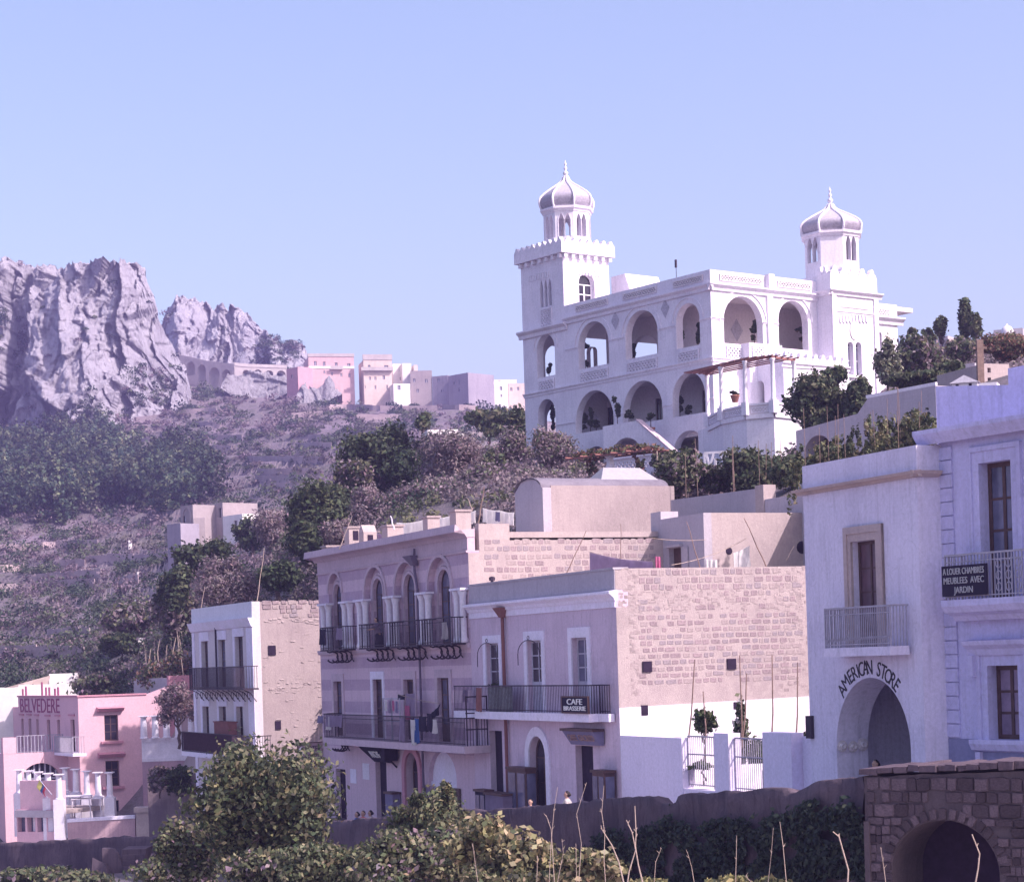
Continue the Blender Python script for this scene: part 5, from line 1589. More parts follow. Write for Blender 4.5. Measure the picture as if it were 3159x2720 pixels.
def hotel_bracket(parent, s, z, d=.65, h=.55):
 mb = MB(FM)
 pts = [(s, d * .95, z - .01)] + [(s, d * .55 + .27 * math.cos(math.radians(a)), z - .27 + .25 * math.sin(math.radians(a))) for a in range(60, 331, 27)]
 mb.tube(pts, [.03] + [.034] * (len(pts) - 2) + [.045], 6); mb.tube([(s, .02, z - .50), (s, .16, z - .28), (s, .10, z - .02)], .026, 6)
 mb.build('bracket', M_IRON, parent)
for (xa, xb, yb) in ((165, 410, 1530), (575, 850, 1500), (895, 1190, 1472), (1235, 1560, 1446)):
 dn = .72
 a = H.f('H1', xa, yb, -dn)[0]; b = H.f('H1', xb, yb, -dn)[0]
 mb = MB(); mb.box(a, b, -dn, -.145, zB2_ - .07, zB2_ - .005); bl = mb.build('balcony', M_IRON, hotel)
 mb = MB(FM); railing(mb, a + .03, b - .03, dn - .03, zB2_ - .005, zB2_ + 1.02, .13, .015, True); rail_ends(mb, a + .03, .05, dn - .03, zB2_ - .005, zB2_ + 1.02, .12, .02); rail_ends(mb, b - .03, .05, dn - .03, zB2_ - .005, zB2_ + 1.02, .12, .02); mb.build('railing', M_IRON, bl)
 for k in range(4): hotel_bracket(bl, a + (b - a) * (.2 + .2 * k), zB2_ - .075)
dn = 1.1
a = H.f('H2', 165, 800, -dn)[0]; b = H.f('H2', 1690, 882, -dn)[0]
mb = MB(); mb.box(a + .5, b, -dn, -.003, zB1_ - .28, zB1_); mb.hexa([(a, -.5, zB1_ - .1), (a + .499, -dn, zB1_ - .1), (a + .499, -.003, zB1_ - .1), (a, -.003, zB1_ - .1), (a, -.5, zB1_), (a + .499, -dn, zB1_), (a + .499, -.003, zB1_), (a, -.003, zB1_)])
bl = mb.build('balcony', M_BUFF, hotel)
zr1 = zB1_ + 1.08
mb = MB(FM); railing(mb, a + .5, b - .03, dn - .04, zB1_, zr1, .13, .016, True); rail_ends(mb, b - .04, .05, dn - .04, zB1_, zr1, .12, .022); rail_ends(mb, a + .03, .05, .5, zB1_, zr1, .12, .022)
mb.bar((a + .03, .5, zr1 - .02), (a + .5, dn - .04, zr1 - .02), .05)
for k in range(5): mb.bar((a + .03 + .094 * k, .5 + .106 * k, zB1_), (a + .03 + .094 * k, .5 + .106 * k, zr1 - .03), .022)
mb.build('railing', M_IRON, bl)
for k in range(3): hotel_bracket(bl, a + .15 + .35 * k, zB1_ - .12)
HB = (a, b, dn, zB1_, zr1)
mb = MB(FM); 
for q in range(3): mb.box(b - .05, b - .01, .1 + .42 * q, .14 + .42 * q, zB1_, zB1_ + 1.9)
for q in range(3): mb.box(b - .05, b - .01, .1, 1.0, zB1_ + .6 + .62 * q, zB1_ + .65 + .62 * q)
mb.build('balcony_screen', M_IRON, bl)
p0 = H.f('H1', 1120, 560, -.2)
sd_ = H.f('H2', 1232, 300, -.14)[0]
mb = MB(FM); mb.tube([(p0[0] + .35, .16, p0[1] + .4), (p0[0] + .3, .16, p0[1] - .5), (sd_, .16, p0[1] - 1.3), (sd_, .16, zB2_ - .4), (sd_, .16, zB1_ + .05)], .05, 8)
mb.tube([(sd_, .16, zB1_ - .3), (sd_, .16, .2)], .05, 8)
mb.hexa([(p0[0] + .15, .05, p0[1] - .3), (p0[0] + .45, .05, p0[1] - .3), (p0[0] + .45, .25, p0[1] - .3), (p0[0] + .15, .25, p0[1] - .3), (p0[0] - .45, .05, p0[1] + .12), (p0[0] + .4, .05, p0[1] + .12), (p0[0] + .4, .4, p0[1] + .12), (p0[0] - .45, .4, p0[1] + .12)])
mb.build('drainpipe', plain('grey_zinc_pipe', (.13, .10, .16), .6), hotel)
yS = 9.0
mb = MB(); mb.box(-.2, Lh - .4, .3, yS, zHt - .25, zHt - .02); mb.build('roof', M_TAN2, hotel)
mb = MB(side_map(Lh)); mb.box(.001, .479, .003, .014, 3.0, zFr - .1); mb.build('corner_render', M_TAN2, hotel)
mb = MB(left_map(0)); panel(mb, .48, yS, -1.5, zHt - .26, (), .4); mb.build('side_wall', M_TAN, hotel)
mb = MB(side_map(Lh)); s1w, z1w = H.s('R', 1000, 622, Lh)
zSw = (H.s('R', 100, 640, Lh)[1] + z1w) / 2
panel(mb, .48, max(yS, s1w), 3.0, zSw, (), .4); ws = mb.build('side_wall', M_MORTAR, hotel)
sp = H.s('M5', 1880, 1100, Lh)[0]; zsp = H.s('M5', 1700, 1050, Lh)[1]
mb = MB(side_map(Lh)); panel(mb, .48, sp, zSw + .003, zsp, (), .35); mb.build('parapet_wall', M_TAN2, hotel)
rows = [(H.s('R', 500, y, Lh)[1], .23, k) for y, k in ((640, .9), (683, .95), (735, .9), (775, .8), (815, .8), (858, .75), (900, .6))]
n2 = stones(ws, Lh, .6, s1w - .1, rows, .32, .009, .95, 9, limit=290)
print('hotel stones', n2, 's1w', s1w)
sg = empty('hanging_sign', oh, RZH, 'brown hotel sign board standing out from the striped house corner', 'sign')
pw = 1.75
p = H.hit('S', 985, 2350, 'y', 0)
zt = H.hit('F1', 950, 105, 'x', -.05).z; zb = H.hit('F1', 950, 235, 'x', -.05).z
yl = H.hit('F1', 870, 170, 'x', -.05).y; yr = H.hit('F1', 1024, 170, 'x', -.05).y
mb = MB(); mb.box(-.09, -.03, yl, min(yr, -.02), zb, zt); mb.build('board', plain('faded_brown_board', (.34, .24, .26), .85, 0, .15), sg)
mb = MB(); mb.box(-.10, -.02, yl - .04, yl, zb - .04, zt + .04); mb.box(-.10, -.02, yl, -.02, zt, zt + .04); mb.box(-.10, -.02, yl, -.02, zb - .04, zb); mb.build('frame', M_WOODDARK, sg)
M_SIGND = plain('dark_sign_lettering', (.05, .035, .06), .8)
ym = yl * .42 + min(yr, -.02) * .58
text_on(sg, 'HOTEL', (-.022, ym, zb + (zt - zb) * .70), (zt - zb) * .42, M_SIGND, abs(yr - yl) * .62, (math.pi / 2, 0, math.pi / 2))
text_on(sg, 'REGINA', (-.022, ym, zb + (zt - zb) * .28), (zt - zb) * .40, M_SIGND, abs(yr - yl) * .62, (math.pi / 2, 0, math.pi / 2))
mb = MB(side_map(-.028)); s_, z_ = yl + .22 * abs(yr - yl) * .6, zb + (zt - zb) * .62
for k in range(10):
 q = 2 * math.pi * k / 10; w = 2 * math.pi * (k + 1) / 10
 mb.P([(s_, .004, z_), (s_ + .13 * math.cos(q), .004, z_ + .2 * math.sin(q)), (s_ + .13 * math.cos(w), .004, z_ + .2 * math.sin(w))])
mb.build('emblem', M_SIGNW, sg)
sg = empty('shop_sign', oh, RZH, 'tilted black shop sign with white letters above a striped house door', 'sign')
a = H.f('H2', 590, 980, -.75)[0]; b = H.f('H2', 870, 980, -.4)[0]
zt = H.f('H2', 730, 905, -.7)[1]; zb = H.f('H2', 760, 1060, -.3)[1]
mb = MB(); mb.hexa([(a + .5, -.30, zb), (b, -.30, zb), (b, -.2, zb), (a + .5, -.2, zb), (a, -.85, zt), (b, -.85, zt), (b, -.75, zt), (a, -.75, zt)]); mb.build('board', M_CLOTH['dark'], sg)
ang = math.atan2(.55, zt - zb)
text_on(sg, 'ANCHE', ((a + .5 + b) / 2, -.60, (zt + zb) / 2), (zt - zb) * .8, M_SIGNW, (b - a) * .5, (math.pi / 2 + ang, 0, 0))
mb = MB(); mb.bar((b + .1, -.8, zt), (b + .1, -.003, zb - .2), .06); mb.box(b + .02, b + .5, -.7, -.1, zb + .1, zt); mb.build('side_panel', M_DARK, sg)
for i, (x0, x1, y0, y1, mt, lab) in enumerate(((482, 550, 1132, 1290, M_TRIM, 'torn pale poster between the two doors of the striped house'), (612, 688, 1072, 1250, M_COLW, 'faded white poster below the tilted black shop sign'))):
 a, zt = H.f('H2', x0, y0); b, zb = H.f('H2', x1, y1)
 mb = MB(FM); mb.box(a, b, .004, .012, zb, zt); mb.box(a + (b - a) * .1, a + (b - a) * .85, .0121, .0135, zb + (zt - zb) * .1, zb + (zt - zb) * .45)
 o = placed(H, mb.build('poster', mt)); tag(o, lab, 'poster')
# garden wall between the cafe and the store
gw = empty('garden_wall', C.wld(Lc, 0, 0), RZC, 'white garden wall with two barred gateways beside the cafe', 'wall')
GO = Vector(gw.location)
G = Fr(GO, RZC)
zt1 = G.f('G', 450, 805)[1]; zt2 = G.f('G', 1080, 772)[1]; zt3 = G.f('G', 1590, 768)[1]
xg = lambda x, y=1000: G.f('G', x, y)[0]
th = .42
M_GW = plaster('garden_limewash', (.76, .70, .87), (.68, .62, .78), .5, .2, .2)  # white wall given a lilac tint that imitates violet shade
for a, b, zt in ((.04, xg(722), zt1), (xg(1016), xg(1148), zt2), (xg(1462), xg(1722), zt3)):
 mb = MB(); mb.box(a, b, 0, th, -2.5, zt); mb.build('pier', M_GW, gw)
mb = MB(); mb.box(xg(1724) + .02, xg(1900) + 1.2, .35, .7, -2.5, zt3 - .1); mb.build('pier', M_GW, gw)
zg0 = G.f('G', 900, 1275)[1]
for a, b in ((xg(722), xg(1016)), (xg(1148), xg(1462))):
 zb_ = zg0
 mb = MB(); mb.box(a + .003, b - .003, .02, th, -2.5, zb_ - .06); mb.build('plinth', M_GW, gw)
 mb = MB(front_map(.22)); railing(mb, a + .03, b - .03, 0, zb_, zt2 - .12, .12, .02); mb.box(a + .03, b - .03, -.015, .015, zb_ + 1.0, zb_ + 1.04)
 mb.build('gate_railing', M_IRON_PALE, gw)
for (x0, x1, y0, y1, off, lab) in ((800, 1025, 1088, 1290, -1.6, 'white planter wall seen through the left garden gateway'), (1235, 1470, 1128, 1300, -.7, 'white planter wall seen through the right garden gateway')):
 px = xg((x0 + x1) / 2) + .1
 q = G.hit('G', x0, y0, 'x', px); q2 = G.hit('G', x1, y0, 'x', px)
 pf = Fr(GO, RZC)
 mb = MB(); mb.box(px - .35, px, .5, max(q2.y, 2.2) + 1.2, -2.5, q.z)
 o = placed(G, mb.build('planter_wall', M_WHITE)); tag(o, lab, 'planter')
# the store with the big arch
RZS = math.radians(-67.0)
ks = at('S', 2492, 2010, 56.0)
ZS0 = -5.2
osx = Vector((ks.x, ks.y, ZS0))
St = Fr(osx, RZS)
Ls = St.f('S', 2845, 2000)[0]
store = empty('store_building', osx, RZS, 'shaded white store building with a big arched entrance and one balcony', 'shop')
M_STORE = plaster('shade_violet_limewash', (.74, .69, .86), (.62, .57, .74), .65, .6, .25, 1.1)  # white front, its violet shade put into the base colour
M_BUFFST = plaster('buff_stone_trim', (.50, .40, .40), (.42, .33, .35), .5, .3, .2)
zsT = (St.f('S1', 210, 436)[1] + St.f('S1', 1140, 256)[1]) / 2
zsM = (St.f('S1', 180, 640)[1] + St.f('S1', 1140, 495)[1]) / 2
zsB = (St.f('S1', 180, 690)[1] + St.f('S1', 1140, 540)[1]) / 2
print('store L', Ls, 'z', zsT, zsM)
zsl = St.f('S2', 600, 382, -.6)[1]
od = op_px(St, 'S1', 597, 812, 1085, 1730, 0); od.c = zsl
oa = op_px(St, 'S2', 447, 1088, 642, 1500, c=-1.0, rfac=1.05)
mb = MB(FM); panel(mb, 0, Ls, -1.5, zsT, [od, oa], .6, n=26); mb.build('front_wall', M_STORE, store)
mb = MB(FM); mb.prof_run([(0.003, zsB), (.08, zsB), (.12, zsB + .08), (.22, (zsB + zsM) / 2), (.26, zsM), (.003, zsM + .03)], -.2, Ls + .2); mb.build('string_course', M_BUFFST, store)
mb = MB(FM); surround(mb, od, .30, .07, False, .38); surround(mb, Op(od.a - .14, od.b + .14, od.c, od.t + .2), .16, .1, False, .18); mb.build('door_surround', M_BUFFST, store)
fill(store, FM, od, -.16, M_WOODDARK, plain('brown_curtained_glass', (.10, .05, .07), .3, 0, .3, 3, .5), 2, 3, .09, solid=.7, name='balcony_door')
rt = .75
yr = St.s('S1', 1335, 900, Ls)[0]
mb = MB(side_map(Ls)); panel(mb, .6, max(yr, 1.0) + .5, -1.5, zsT + .02, (), .5); mb.build('return_wall', M_STORE, store)
mb = MB(side_map(Ls)); mb.prof_run([(0.003, zsB), (.08, zsB), (.2, (zsB + zsM) / 2), (.24, zsM), (.003, zsM + .03)], -.2, yr); mb.build('string_course', M_BUFFST, store)
mb = MB(left_map(0)); panel(mb, .6, 6.0, -1.5, zsT, (), .5); mb.build('side_wall', M_STORE, store)
mb = MB(); mb.box(.5, Ls - .5, .6, 6, zsT - .7, zsT - .5); mb.build('roof', M_STORE, store)
M_PASS = plaster('passage_shade_plaster', (.26, .22, .34), (.2, .17, .28), .5, .3, .2)  # passage shade put into the colour, darker than the front plaster
mb = MB(front_map(.602)); panel(mb, .02, Ls - .02, -1.5, oa.t + oa.r + .8, [oa], .35, n=26); mb.build('passage_arch', M_STORE, store)
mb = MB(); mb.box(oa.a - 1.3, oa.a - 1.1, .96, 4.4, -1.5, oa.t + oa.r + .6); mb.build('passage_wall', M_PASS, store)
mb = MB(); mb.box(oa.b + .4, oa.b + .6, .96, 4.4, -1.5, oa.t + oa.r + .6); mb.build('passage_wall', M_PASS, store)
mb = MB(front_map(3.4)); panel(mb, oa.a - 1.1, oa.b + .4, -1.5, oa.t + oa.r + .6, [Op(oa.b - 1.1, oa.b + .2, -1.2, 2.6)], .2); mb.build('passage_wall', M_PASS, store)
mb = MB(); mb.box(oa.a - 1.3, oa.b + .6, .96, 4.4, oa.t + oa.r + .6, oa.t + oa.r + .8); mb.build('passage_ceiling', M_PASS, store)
mb = MB(); mb.box(oa.a - 1.0, oa.b + .4, 3.65, 3.7, -1.4, 2.7); mb.build('inner_door', M_DARK, store)
mb = MB()
for k in range(7): mb.box(oa.a - .9 + .155 * k, oa.a - .78 + .155 * k, 3.32, 3.38, -1.2, 2.0)
mb.build('slatted_door', M_WOODDARK, store)
fb2 = -.62
a = St.f('S2', 333, 390, fb2)[0]; b = St.f('S2', 915, 365, fb2)[0]
mb = MB(); mb.box(a, b, fb2, -.072, zsl - .22, zsl); bl = mb.build('balcony', M_STORE, store)
mb = MB(FM); railing(mb, a + .05, b - .05, -fb2 - .06, zsl, zsl + 1.02, .085, .022, True); rail_ends(mb, a + .05, .05, -fb2 - .06, zsl, zsl + 1.02, .1); rail_ends(mb, b - .05, .05, -fb2 - .06, zsl, zsl + 1.02, .1)
mid = a + (b - a) * .36
for k in range(4): mb.tube([(mid + .07 * math.cos(q * .7), -fb2 - .06, zsl + .2 + .2 * k + .08 * math.sin(q * .7)) for q in range(10)], .012, 5)
for k in range(int((b - a) / .085)): mb.bar((a + .05 + .085 * k, -fb2 - .06, zsl + .12), (a + .13 + .085 * k, -fb2 - .06, zsl + .26), .016)
mb.build('railing', M_IRON_PALE, bl)
M_LET = plain('black_painted_letters', (.035, .03, .05), .7)
txt = 'AMERICAN STORE'
pts = [(503, 755), (535, 690), (572, 640), (607, 610), (640, 592), (668, 578), (703, 562), (737, 562), (0, 0), (818, 578), (858, 600), (898, 635), (934, 668), (970, 712)]
cxm, czm = St.f('S2', 768, 1080)
for ch, p in zip(txt, pts):
 if ch == ' ': continue
 s, z = St.f('S2', *p)
 angl = math.atan2(z - czm, (s - cxm)) - math.pi / 2
 angl *= .95
 o = text_on(store, ch, (s, -.008, z), .45, M_LET, None, (0, 0, 0), 'letter', .006)
 o.rotation_euler = (Matrix.Rotation(-angl, 4, 'Y') @ Matrix.Rotation(math.pi / 2, 4, 'X')).to_euler()
 o.scale = (.92, 1.18, 1)
mb = MB(FM); s, z = St.f('S2', 236, 1070); mb.box(s - .15, s + .12, .003, .1, z - .3, z + .3); mb.build('meter_box', M_IRON, store)
for i, (x, y, r) in enumerate(((512, 1235, .15), (605, 1240, .15), (690, 1222, .17))):
 p = St.hit('S2', x, y, 'x', oa.a + .12)
 w = St.wld(oa.a + .05, p.y, p.z)
 mb = MB(lambda a_, b_, c_: (c_, a_, b_)); mb.lathe([(r, 0), (r, .012), (r * .52, .018), (r * .47, .09), (r * .40, .10), (r * .1, .085)], 22)
 o = mb.build('straw_hat', plain('straw_%d' % i, (.62, .56, .60), .9, 0, .2, 20)); o.location = w; o.rotation_euler = (0, 0, RZS)
 tag(o, ('pale straw hat hung at the edge of the big store arch', 'middle one of three straw hats in the store arch', 'largest straw hat, innermost in the store arch')[i], 'hat', 'straw hats hung in the store entrance')
# blue grey house at the right edge
RZB = math.radians(-59.4)
kb = St.wld(Ls, max(yr, .7), 0)
ZB0 = -5.0
kb.z = ZB0
Bl = Fr(kb, RZB)
Lb = 9.0
blue = empty('blue_house', kb, RZB, 'blue grey house with quoins, tall window and railed balcony at the right edge', 'house')
M_BLUE = plaster('blue_grey_stucco', (.60, .57, .84), (.48, .45, .69), .65, .55, .3, 1.1)  # blue grey stucco with extra violet added for shade
M_DADO = plaster('slate_blue_dado', (.25, .25, .42), (.20, .20, .36), .5, .3, .2)
zc = (Bl.f('S1', 1250, 130, -.4)[1] + Bl.f('S1', 1830, 25, -.4)[1]) / 2
zc2 = (Bl.f('S1', 1260, 225)[1] + Bl.f('S1', 1960, 95)[1]) / 2
zbl = Bl.f('S1', 1650, 1590, -.5)[1]
ow = op_px(Bl, 'S1', 1700, 1978, 400, 1150, 0); ow.c = zbl
ol = op_px(Bl, 'S2', 1775, 2038, 538, 1180, 0)
mb = MB(FM); panel(mb, -.05, Lb, -1.5, zc2, [ow, ol], .45); mb.build('front_wall', M_BLUE, blue)
mb = MB(FM); mb.prof_run([(-.3, zc2 + .003), (.04, zc2 + .003), (.1, zc2 + .15), (.28, zc - .35), (.45, zc - .1), (.45, zc), (-.3, zc + .05)], -.5, Lb); mb.build('cornice', M_BLUE, blue)
for o, nm in ((ow, 'window_surround'), (ol, 'window_surround')):
 mb = MB(FM); surround(mb, o, .22, .05, False, .28); surround(mb, Op(o.a - .22, o.b + .22, o.c, o.t + .28), .12, .09, False, .12); mb.build(nm, M_BLUE, blue)
fill(blue, FM, ow, -.24, M_WOODDARK, M_GLASS_BLUE, 2, 4, .11, name='window')
fill(blue, FM, ol, -.24, M_WOODDARK, plain('lilac_curtained_glass', (.22, .16, .25), .3, 0, .3, 3, .5), 2, 3, .11, name='window')
zh = Bl.f('S2', 1820, 320)[1]
mb = MB(FM); mb.prof_run([(0.003, zh - .35), (.12, zh - .35), (.18, zh - .2), (.32, zh - .1), (.36, zh), (.003, zh + .04)], ol.a - .55, ol.b + .55); mb.box(ol.a - .5, ol.a - .34, .003, .2, zh - .85, zh - .351); mb.box(ol.b + .34, ol.b + .5, .003, .2, zh - .85, zh - .351); mb.build('window_hood', M_BLUE, blue)
mb = MB(FM); mb.prof_run([(0.003, ol.c - .3), (.16, ol.c - .25), (.24, ol.c - .1), (.24, ol.c), (.003, ol.c)], ol.a - .5, ol.b + .5); mb.box(ol.a - .4, ol.a - .24, .003, .14, ol.c - .85, ol.c - .302); mb.build('sill', M_BLUE, blue)
zdo = Bl.f('S2', 1560, 1170)[1]
mb = MB(FM); mb.box(-.04, Lb, .003, .03, -1.5, zdo); mb.build('dado', M_DADO, blue)
sq0, sq1 = Bl.f('S1', 1330, 900)[0], Bl.f('S1', 1470, 900)[0]
zq = zdo + .02; k = 0
hq = Bl.f('S1', 1400, 735)[1] - Bl.f('S1', 1400, 855)[1]
while zq + hq < zc2:
 mb = MB(FM); mb.box(max(-.03, sq0), sq1, .003, .05, zq + .015, zq + hq - .015)
 if not (zbl - .4 < zq + hq / 2 < zbl): mb.build('quoin', M_BLUE, blue)
 zq += hq
fb3 = -.75
sa = Bl.f('S1', 1315, 1600, fb3)[0]
mb = MB(FM); mb.prof_run([(0.003, zbl - .5), (.3, zbl - .5), (.4, zbl - .38), (-fb3 - .1, zbl - .3), (-fb3, zbl - .15), (-fb3, zbl), (.003, zbl)], sa + .15, Lb); bl = mb.build('balcony', M_BLUE, blue)
mb = MB(FM); railing(mb, sa + .25, Lb - .2, -fb3 - .08, zbl, zbl + 1.08, .11, .025, True); rail_ends(mb, sa + .25, .05, -fb3 - .08, zbl, zbl + 1.08)
for k in range(9):
 cx = Bl.f('S1', 1830, 1350, fb3)[0] + .32 * k
 for q in range(3): mb.tube([(cx + .09 * math.cos(t * .7), -fb3 - .08, zbl + .25 + .27 * q + .1 * math.sin(t * .7)) for t in range(10)], .014, 5)
mb.build('railing', M_IRON_PALE, bl)
sg = empty('rental_sign', kb, RZB, 'black board with three lettered lines on the blue house balcony', 'sign')
a, zt = Bl.f('S1', 1368, 1310, fb3 - .02); b, zb = Bl.f('S1', 1760, 1550, fb3 - .02)
zt = Bl.f('S1', 1560, 1295, fb3 - .02)[1]; zb = Bl.f('S1', 1560, 1562, fb3 - .02)[1]
mb = MB(); mb.box(a, b, fb3 - .06, fb3 - .0, zb, zt); mb.build('board', M_CLOTH['dark'], sg)
M_SIGNG = plain('grey_green_lettering', (.42, .42, .46), .7)
for t, f_, w in (('A LOUER CHAMBRES', .80, .92), ('MEUBLEES  AVEC', .50, .90), ('JARDIN', .19, .42)):
 text_on(sg, t, ((a + b) / 2, fb3 - .066, zb + (zt - zb) * f_), (zt - zb) * .30, M_SIGNG, (b - a) * w)
off = 1.6
pz = lambda x, y: Bl.f('M7', x, y, off)
x0 = pz(952, 1200)[0]; x1 = pz(1690, 1000)[0]
z0_ = zc - .3
ztl = pz(952, 1030)[1]; ztr = pz(1690, 1015)[1]
mb = MB(front_map(off)); 
panel(mb, x0, x1, z0_, 0, (), .4, top=lambda s: ztl + (ztr - ztl) * (s - x0) / (x1 - x0)); mb.build('attic_wall', M_BLUE, blue)
zt3_ = pz(1780, 830)[1]
mb = MB(front_map(off - .01)); panel(mb, x1 + .002, Lb, z0_, zt3_, (), .4); mb.build('attic_wall', M_BLUE, blue)
mb = MB(side_map(Lb)); panel(mb, .5, 9, -1.5, zc, (), .4); mb.build('side_wall', M_BLUE, blue)
mb = MB(); mb.box(0, Lb, .3, off + 7, z0_ - .2, z0_); mb.build('roof', M_BLUE, blue)
gwz = Fr(at('M7', 560, 1300, 82.0), math.radians(-58))
rw = empty('retaining_wall', gwz.O, gwz.rz, 'tall grey retaining wall with dark arched vaults behind the store', 'wall')
f0 = gwz.f
xA, zA = f0('M7', 235, 1155); xB, zB = f0('M7', 945, 1020)
xA2, zA2 = f0('V4', 1080, 1235)
ops = [op_px(gwz, 'M7', 478, 790, 1388, 1480, rfac=.9), op_px(gwz, 'V4', 1150, 1400, 1272, 1400, rfac=.9)]
for o in ops: o.c = o.t - 1.2
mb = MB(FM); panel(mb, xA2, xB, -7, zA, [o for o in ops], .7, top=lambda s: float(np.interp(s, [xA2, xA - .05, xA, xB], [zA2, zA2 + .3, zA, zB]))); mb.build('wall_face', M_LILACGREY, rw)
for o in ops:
 mb = MB(FM); mb.box(o.a - .2, o.b + .2, -.9, -.705, o.c - .1, o.t + o.r + .2); mb.build('vault_shade_sheet', M_DARK, rw)  # dark sheet closing the arch to imitate deep shade inside
mb = MB(FM); panel(mb, xA, xB, zB, zB, (), .1, top=lambda s: zA + (zB - zA) * (s - xA) / (xB - xA) + .13, bot=lambda s: zA + (zB - zA) * (s - xA) / (xB - xA) + .002); mb.build('coping', M_WHITE, rw)
p = at('M7', 1240, 1000, 88)
hut = empty('garden_shrine', p, math.radians(-20), 'small white gabled garden shrine above the retaining wall', 'shrine')
w = .52
mb = MB(); mb.box(-w, w, 0, 1.2, -1.2, .02); mb.build('wall', M_WHITE, hut)
mb = MB(); e = w + .1
for q in ([(-e, -.1, .022), (e, -.1, .022), (0, -.1, .34)], [(-e, 1.3, .022), (e, 1.3, .022), (0, 1.3, .34)], [(-e, -.1, .022), (0, -.1, .34), (0, 1.3, .34), (-e, 1.3, .022)], [(e, -.1, .022), (0, -.1, .34), (0, 1.3, .34), (e, 1.3, .022)]): mb.P(q)
mb.build('roof', M_WHITE, hut)
for s in (-.30, .24):
 mb = MB(); mb.box(s - .06, s + .06, -.03, -.003, -.25, -.02); mb.build('niche', M_DARK, hut)
mb = MB(); mb.box(.62, 1.35, -.2, 1.0, -1.2, -.06); mb.build('plinth', M_WHITE, hut)
far_house('garden_house', 'low flat house half hidden by trees right of the villa', 'M7', 565, 1075, 545, 700, 175, -35, M_LILACGREY, [(620, 620, 40, 40)], 6, group='houses above the garden', cat='house')
far_house('garden_house', 'pale end wing of the low flat house beside the villa', 'M7', 1077, 1180, 545, 640, 172, 20, M_TAN2, (), 5, group='houses above the garden', cat='house')
far_house('garden_house', 'grey roof house with a small white dome on the right skyline', 'M7', 1540, 1840, 445, 620, 165, -20, M_LILACGREY, [(1620, 540, 30, 40)], 6, group='houses above the garden', cat='house')
far_house('tan_outhouse', 'sunlit tan outhouse with two small openings above the blue house', 'M7', 1440, 1700, 800, 1010, 96, 20, M_TAN2, [(1478, 865, 60, 50), (1482, 960, 60, 40), (1560, 1000, 24, 40)], 4, group='houses above the garden', cat='house', wm=M_DARK)
far_house('tan_outhouse', 'shaded end of the tan outhouse beside the white shrine', 'M7', 1255, 1350, 795, 960, 98, -40, M_LILACGREY, (), 2, group='houses above the garden', cat='house')
p = at('M7', 1675, 490, 164)
mb = MB(); mb.lathe([(.5, -1), (.5, .1), (.45, .3), (.3, .5), (.08, .62), (.03, .75)], 14); o = mb.build('white_dome', M_WHITE, None, True); o.location = p; tag(o, 'small white dome behind the reeds on the right skyline', 'dome')
p = at('M7', 1405, 980, 92); q = at('M7', 1385, 560, 92)
mb = MB(); mb.box(-.14, .14, -.14, .14, -1.5, q.z - p.z); mb.box(-.3, .3, -.1, .1, q.z - p.z - .4, q.z - p.z - .3); o = mb.build('wooden_post', M_CANE); o.location = p; tag(o, 'thick wooden post standing beside the tan outhouse', 'post')
# roof-top houses behind the cafe
tv = Fr(at('R', 240, 450, 92.0), RZH)
zt = tv.s('R', 640, 285, 0)[1]; yE = tv.s('R', 1080, 400, 0)[0]
zb = tv.s('R', 640, 620, 0)[1] - 1.5
xl = tv.f('R', 62, 450)[0]
bh = empty('vaulted_house', tv.wld(0, 0, zb), RZH, 'tan roof house with a grey barrel vault behind the striped house', 'house')
Hh = zt - zb
mb = MB(side_map(0)); panel(mb, .4, yE, 0, Hh, (), .4); mb.build('wall', M_TAN, bh)
rise = tv.f('R', 150, 222)[1] - zt
rise = .42
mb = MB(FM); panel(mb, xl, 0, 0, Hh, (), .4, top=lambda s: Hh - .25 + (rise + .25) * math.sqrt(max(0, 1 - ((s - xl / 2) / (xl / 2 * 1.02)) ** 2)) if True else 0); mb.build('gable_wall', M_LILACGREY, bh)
mb = MB(left_map(xl)); panel(mb, .4, yE, 0, Hh - .2, (), .4); mb.build('wall', M_TAN, bh)
mb = MB(); n = 14
for sgn in (0, .07):
 for k in range(n):
  a0_, a1_ = math.pi * k / n, math.pi * (k + 1) / n
  pA = (xl / 2 + xl / 2 * math.cos(a0_) * .985, Hh - .1 + (rise + .05 + sgn) * math.sin(a0_)); pB = (xl / 2 + xl / 2 * math.cos(a1_) * .985, Hh - .1 + (rise + .05 + sgn) * math.sin(a1_))
  mb.P([(pA[0], -.06, pA[1]), (pB[0], -.06, pB[1]), (pB[0], yE - .25, pB[1]), (pA[0], yE - .25, pA[1])])
mb.build('vault_roof', plaster('weathered_vault', (.22, .20, .245), (.15, .13, .17), .8, .2, .6), bh)
mb = MB(); zs_ = Hh + rise
s0_ = tv.s('R', 590, 200, xl / 2)[0]; s1_ = tv.s('R', 885, 200, xl / 2)[0]
zr_ = tv.s('R', 740, 172, xl / 2)[1] - zb
mb.hexa([(xl / 2 + .9, s0_ - .3, zs_ - .12), (xl / 2 + .9, s1_ + .3, zs_ - .12), (xl / 2 - .9, s1_ + .3, zs_ - .12), (xl / 2 - .9, s0_ - .3, zs_ - .12), (xl / 2 + .05, s0_ + .25, zr_), (xl / 2 + .05, s1_ - .25, zr_), (xl / 2 - .05, s1_ - .25, zr_), (xl / 2 - .05, s0_ + .25, zr_)])
mb.build('skylight', plain('grey_skylight_tiles', (.33, .32, .36), .8), bh)
t2h = Fr(at('R', 1268, 620, 82.0), RZC)
zt = t2h.s('R', 1580, 458, 0)[1]; zb = t2h.s('R', 1500, 800, 0)[1] - 1.2
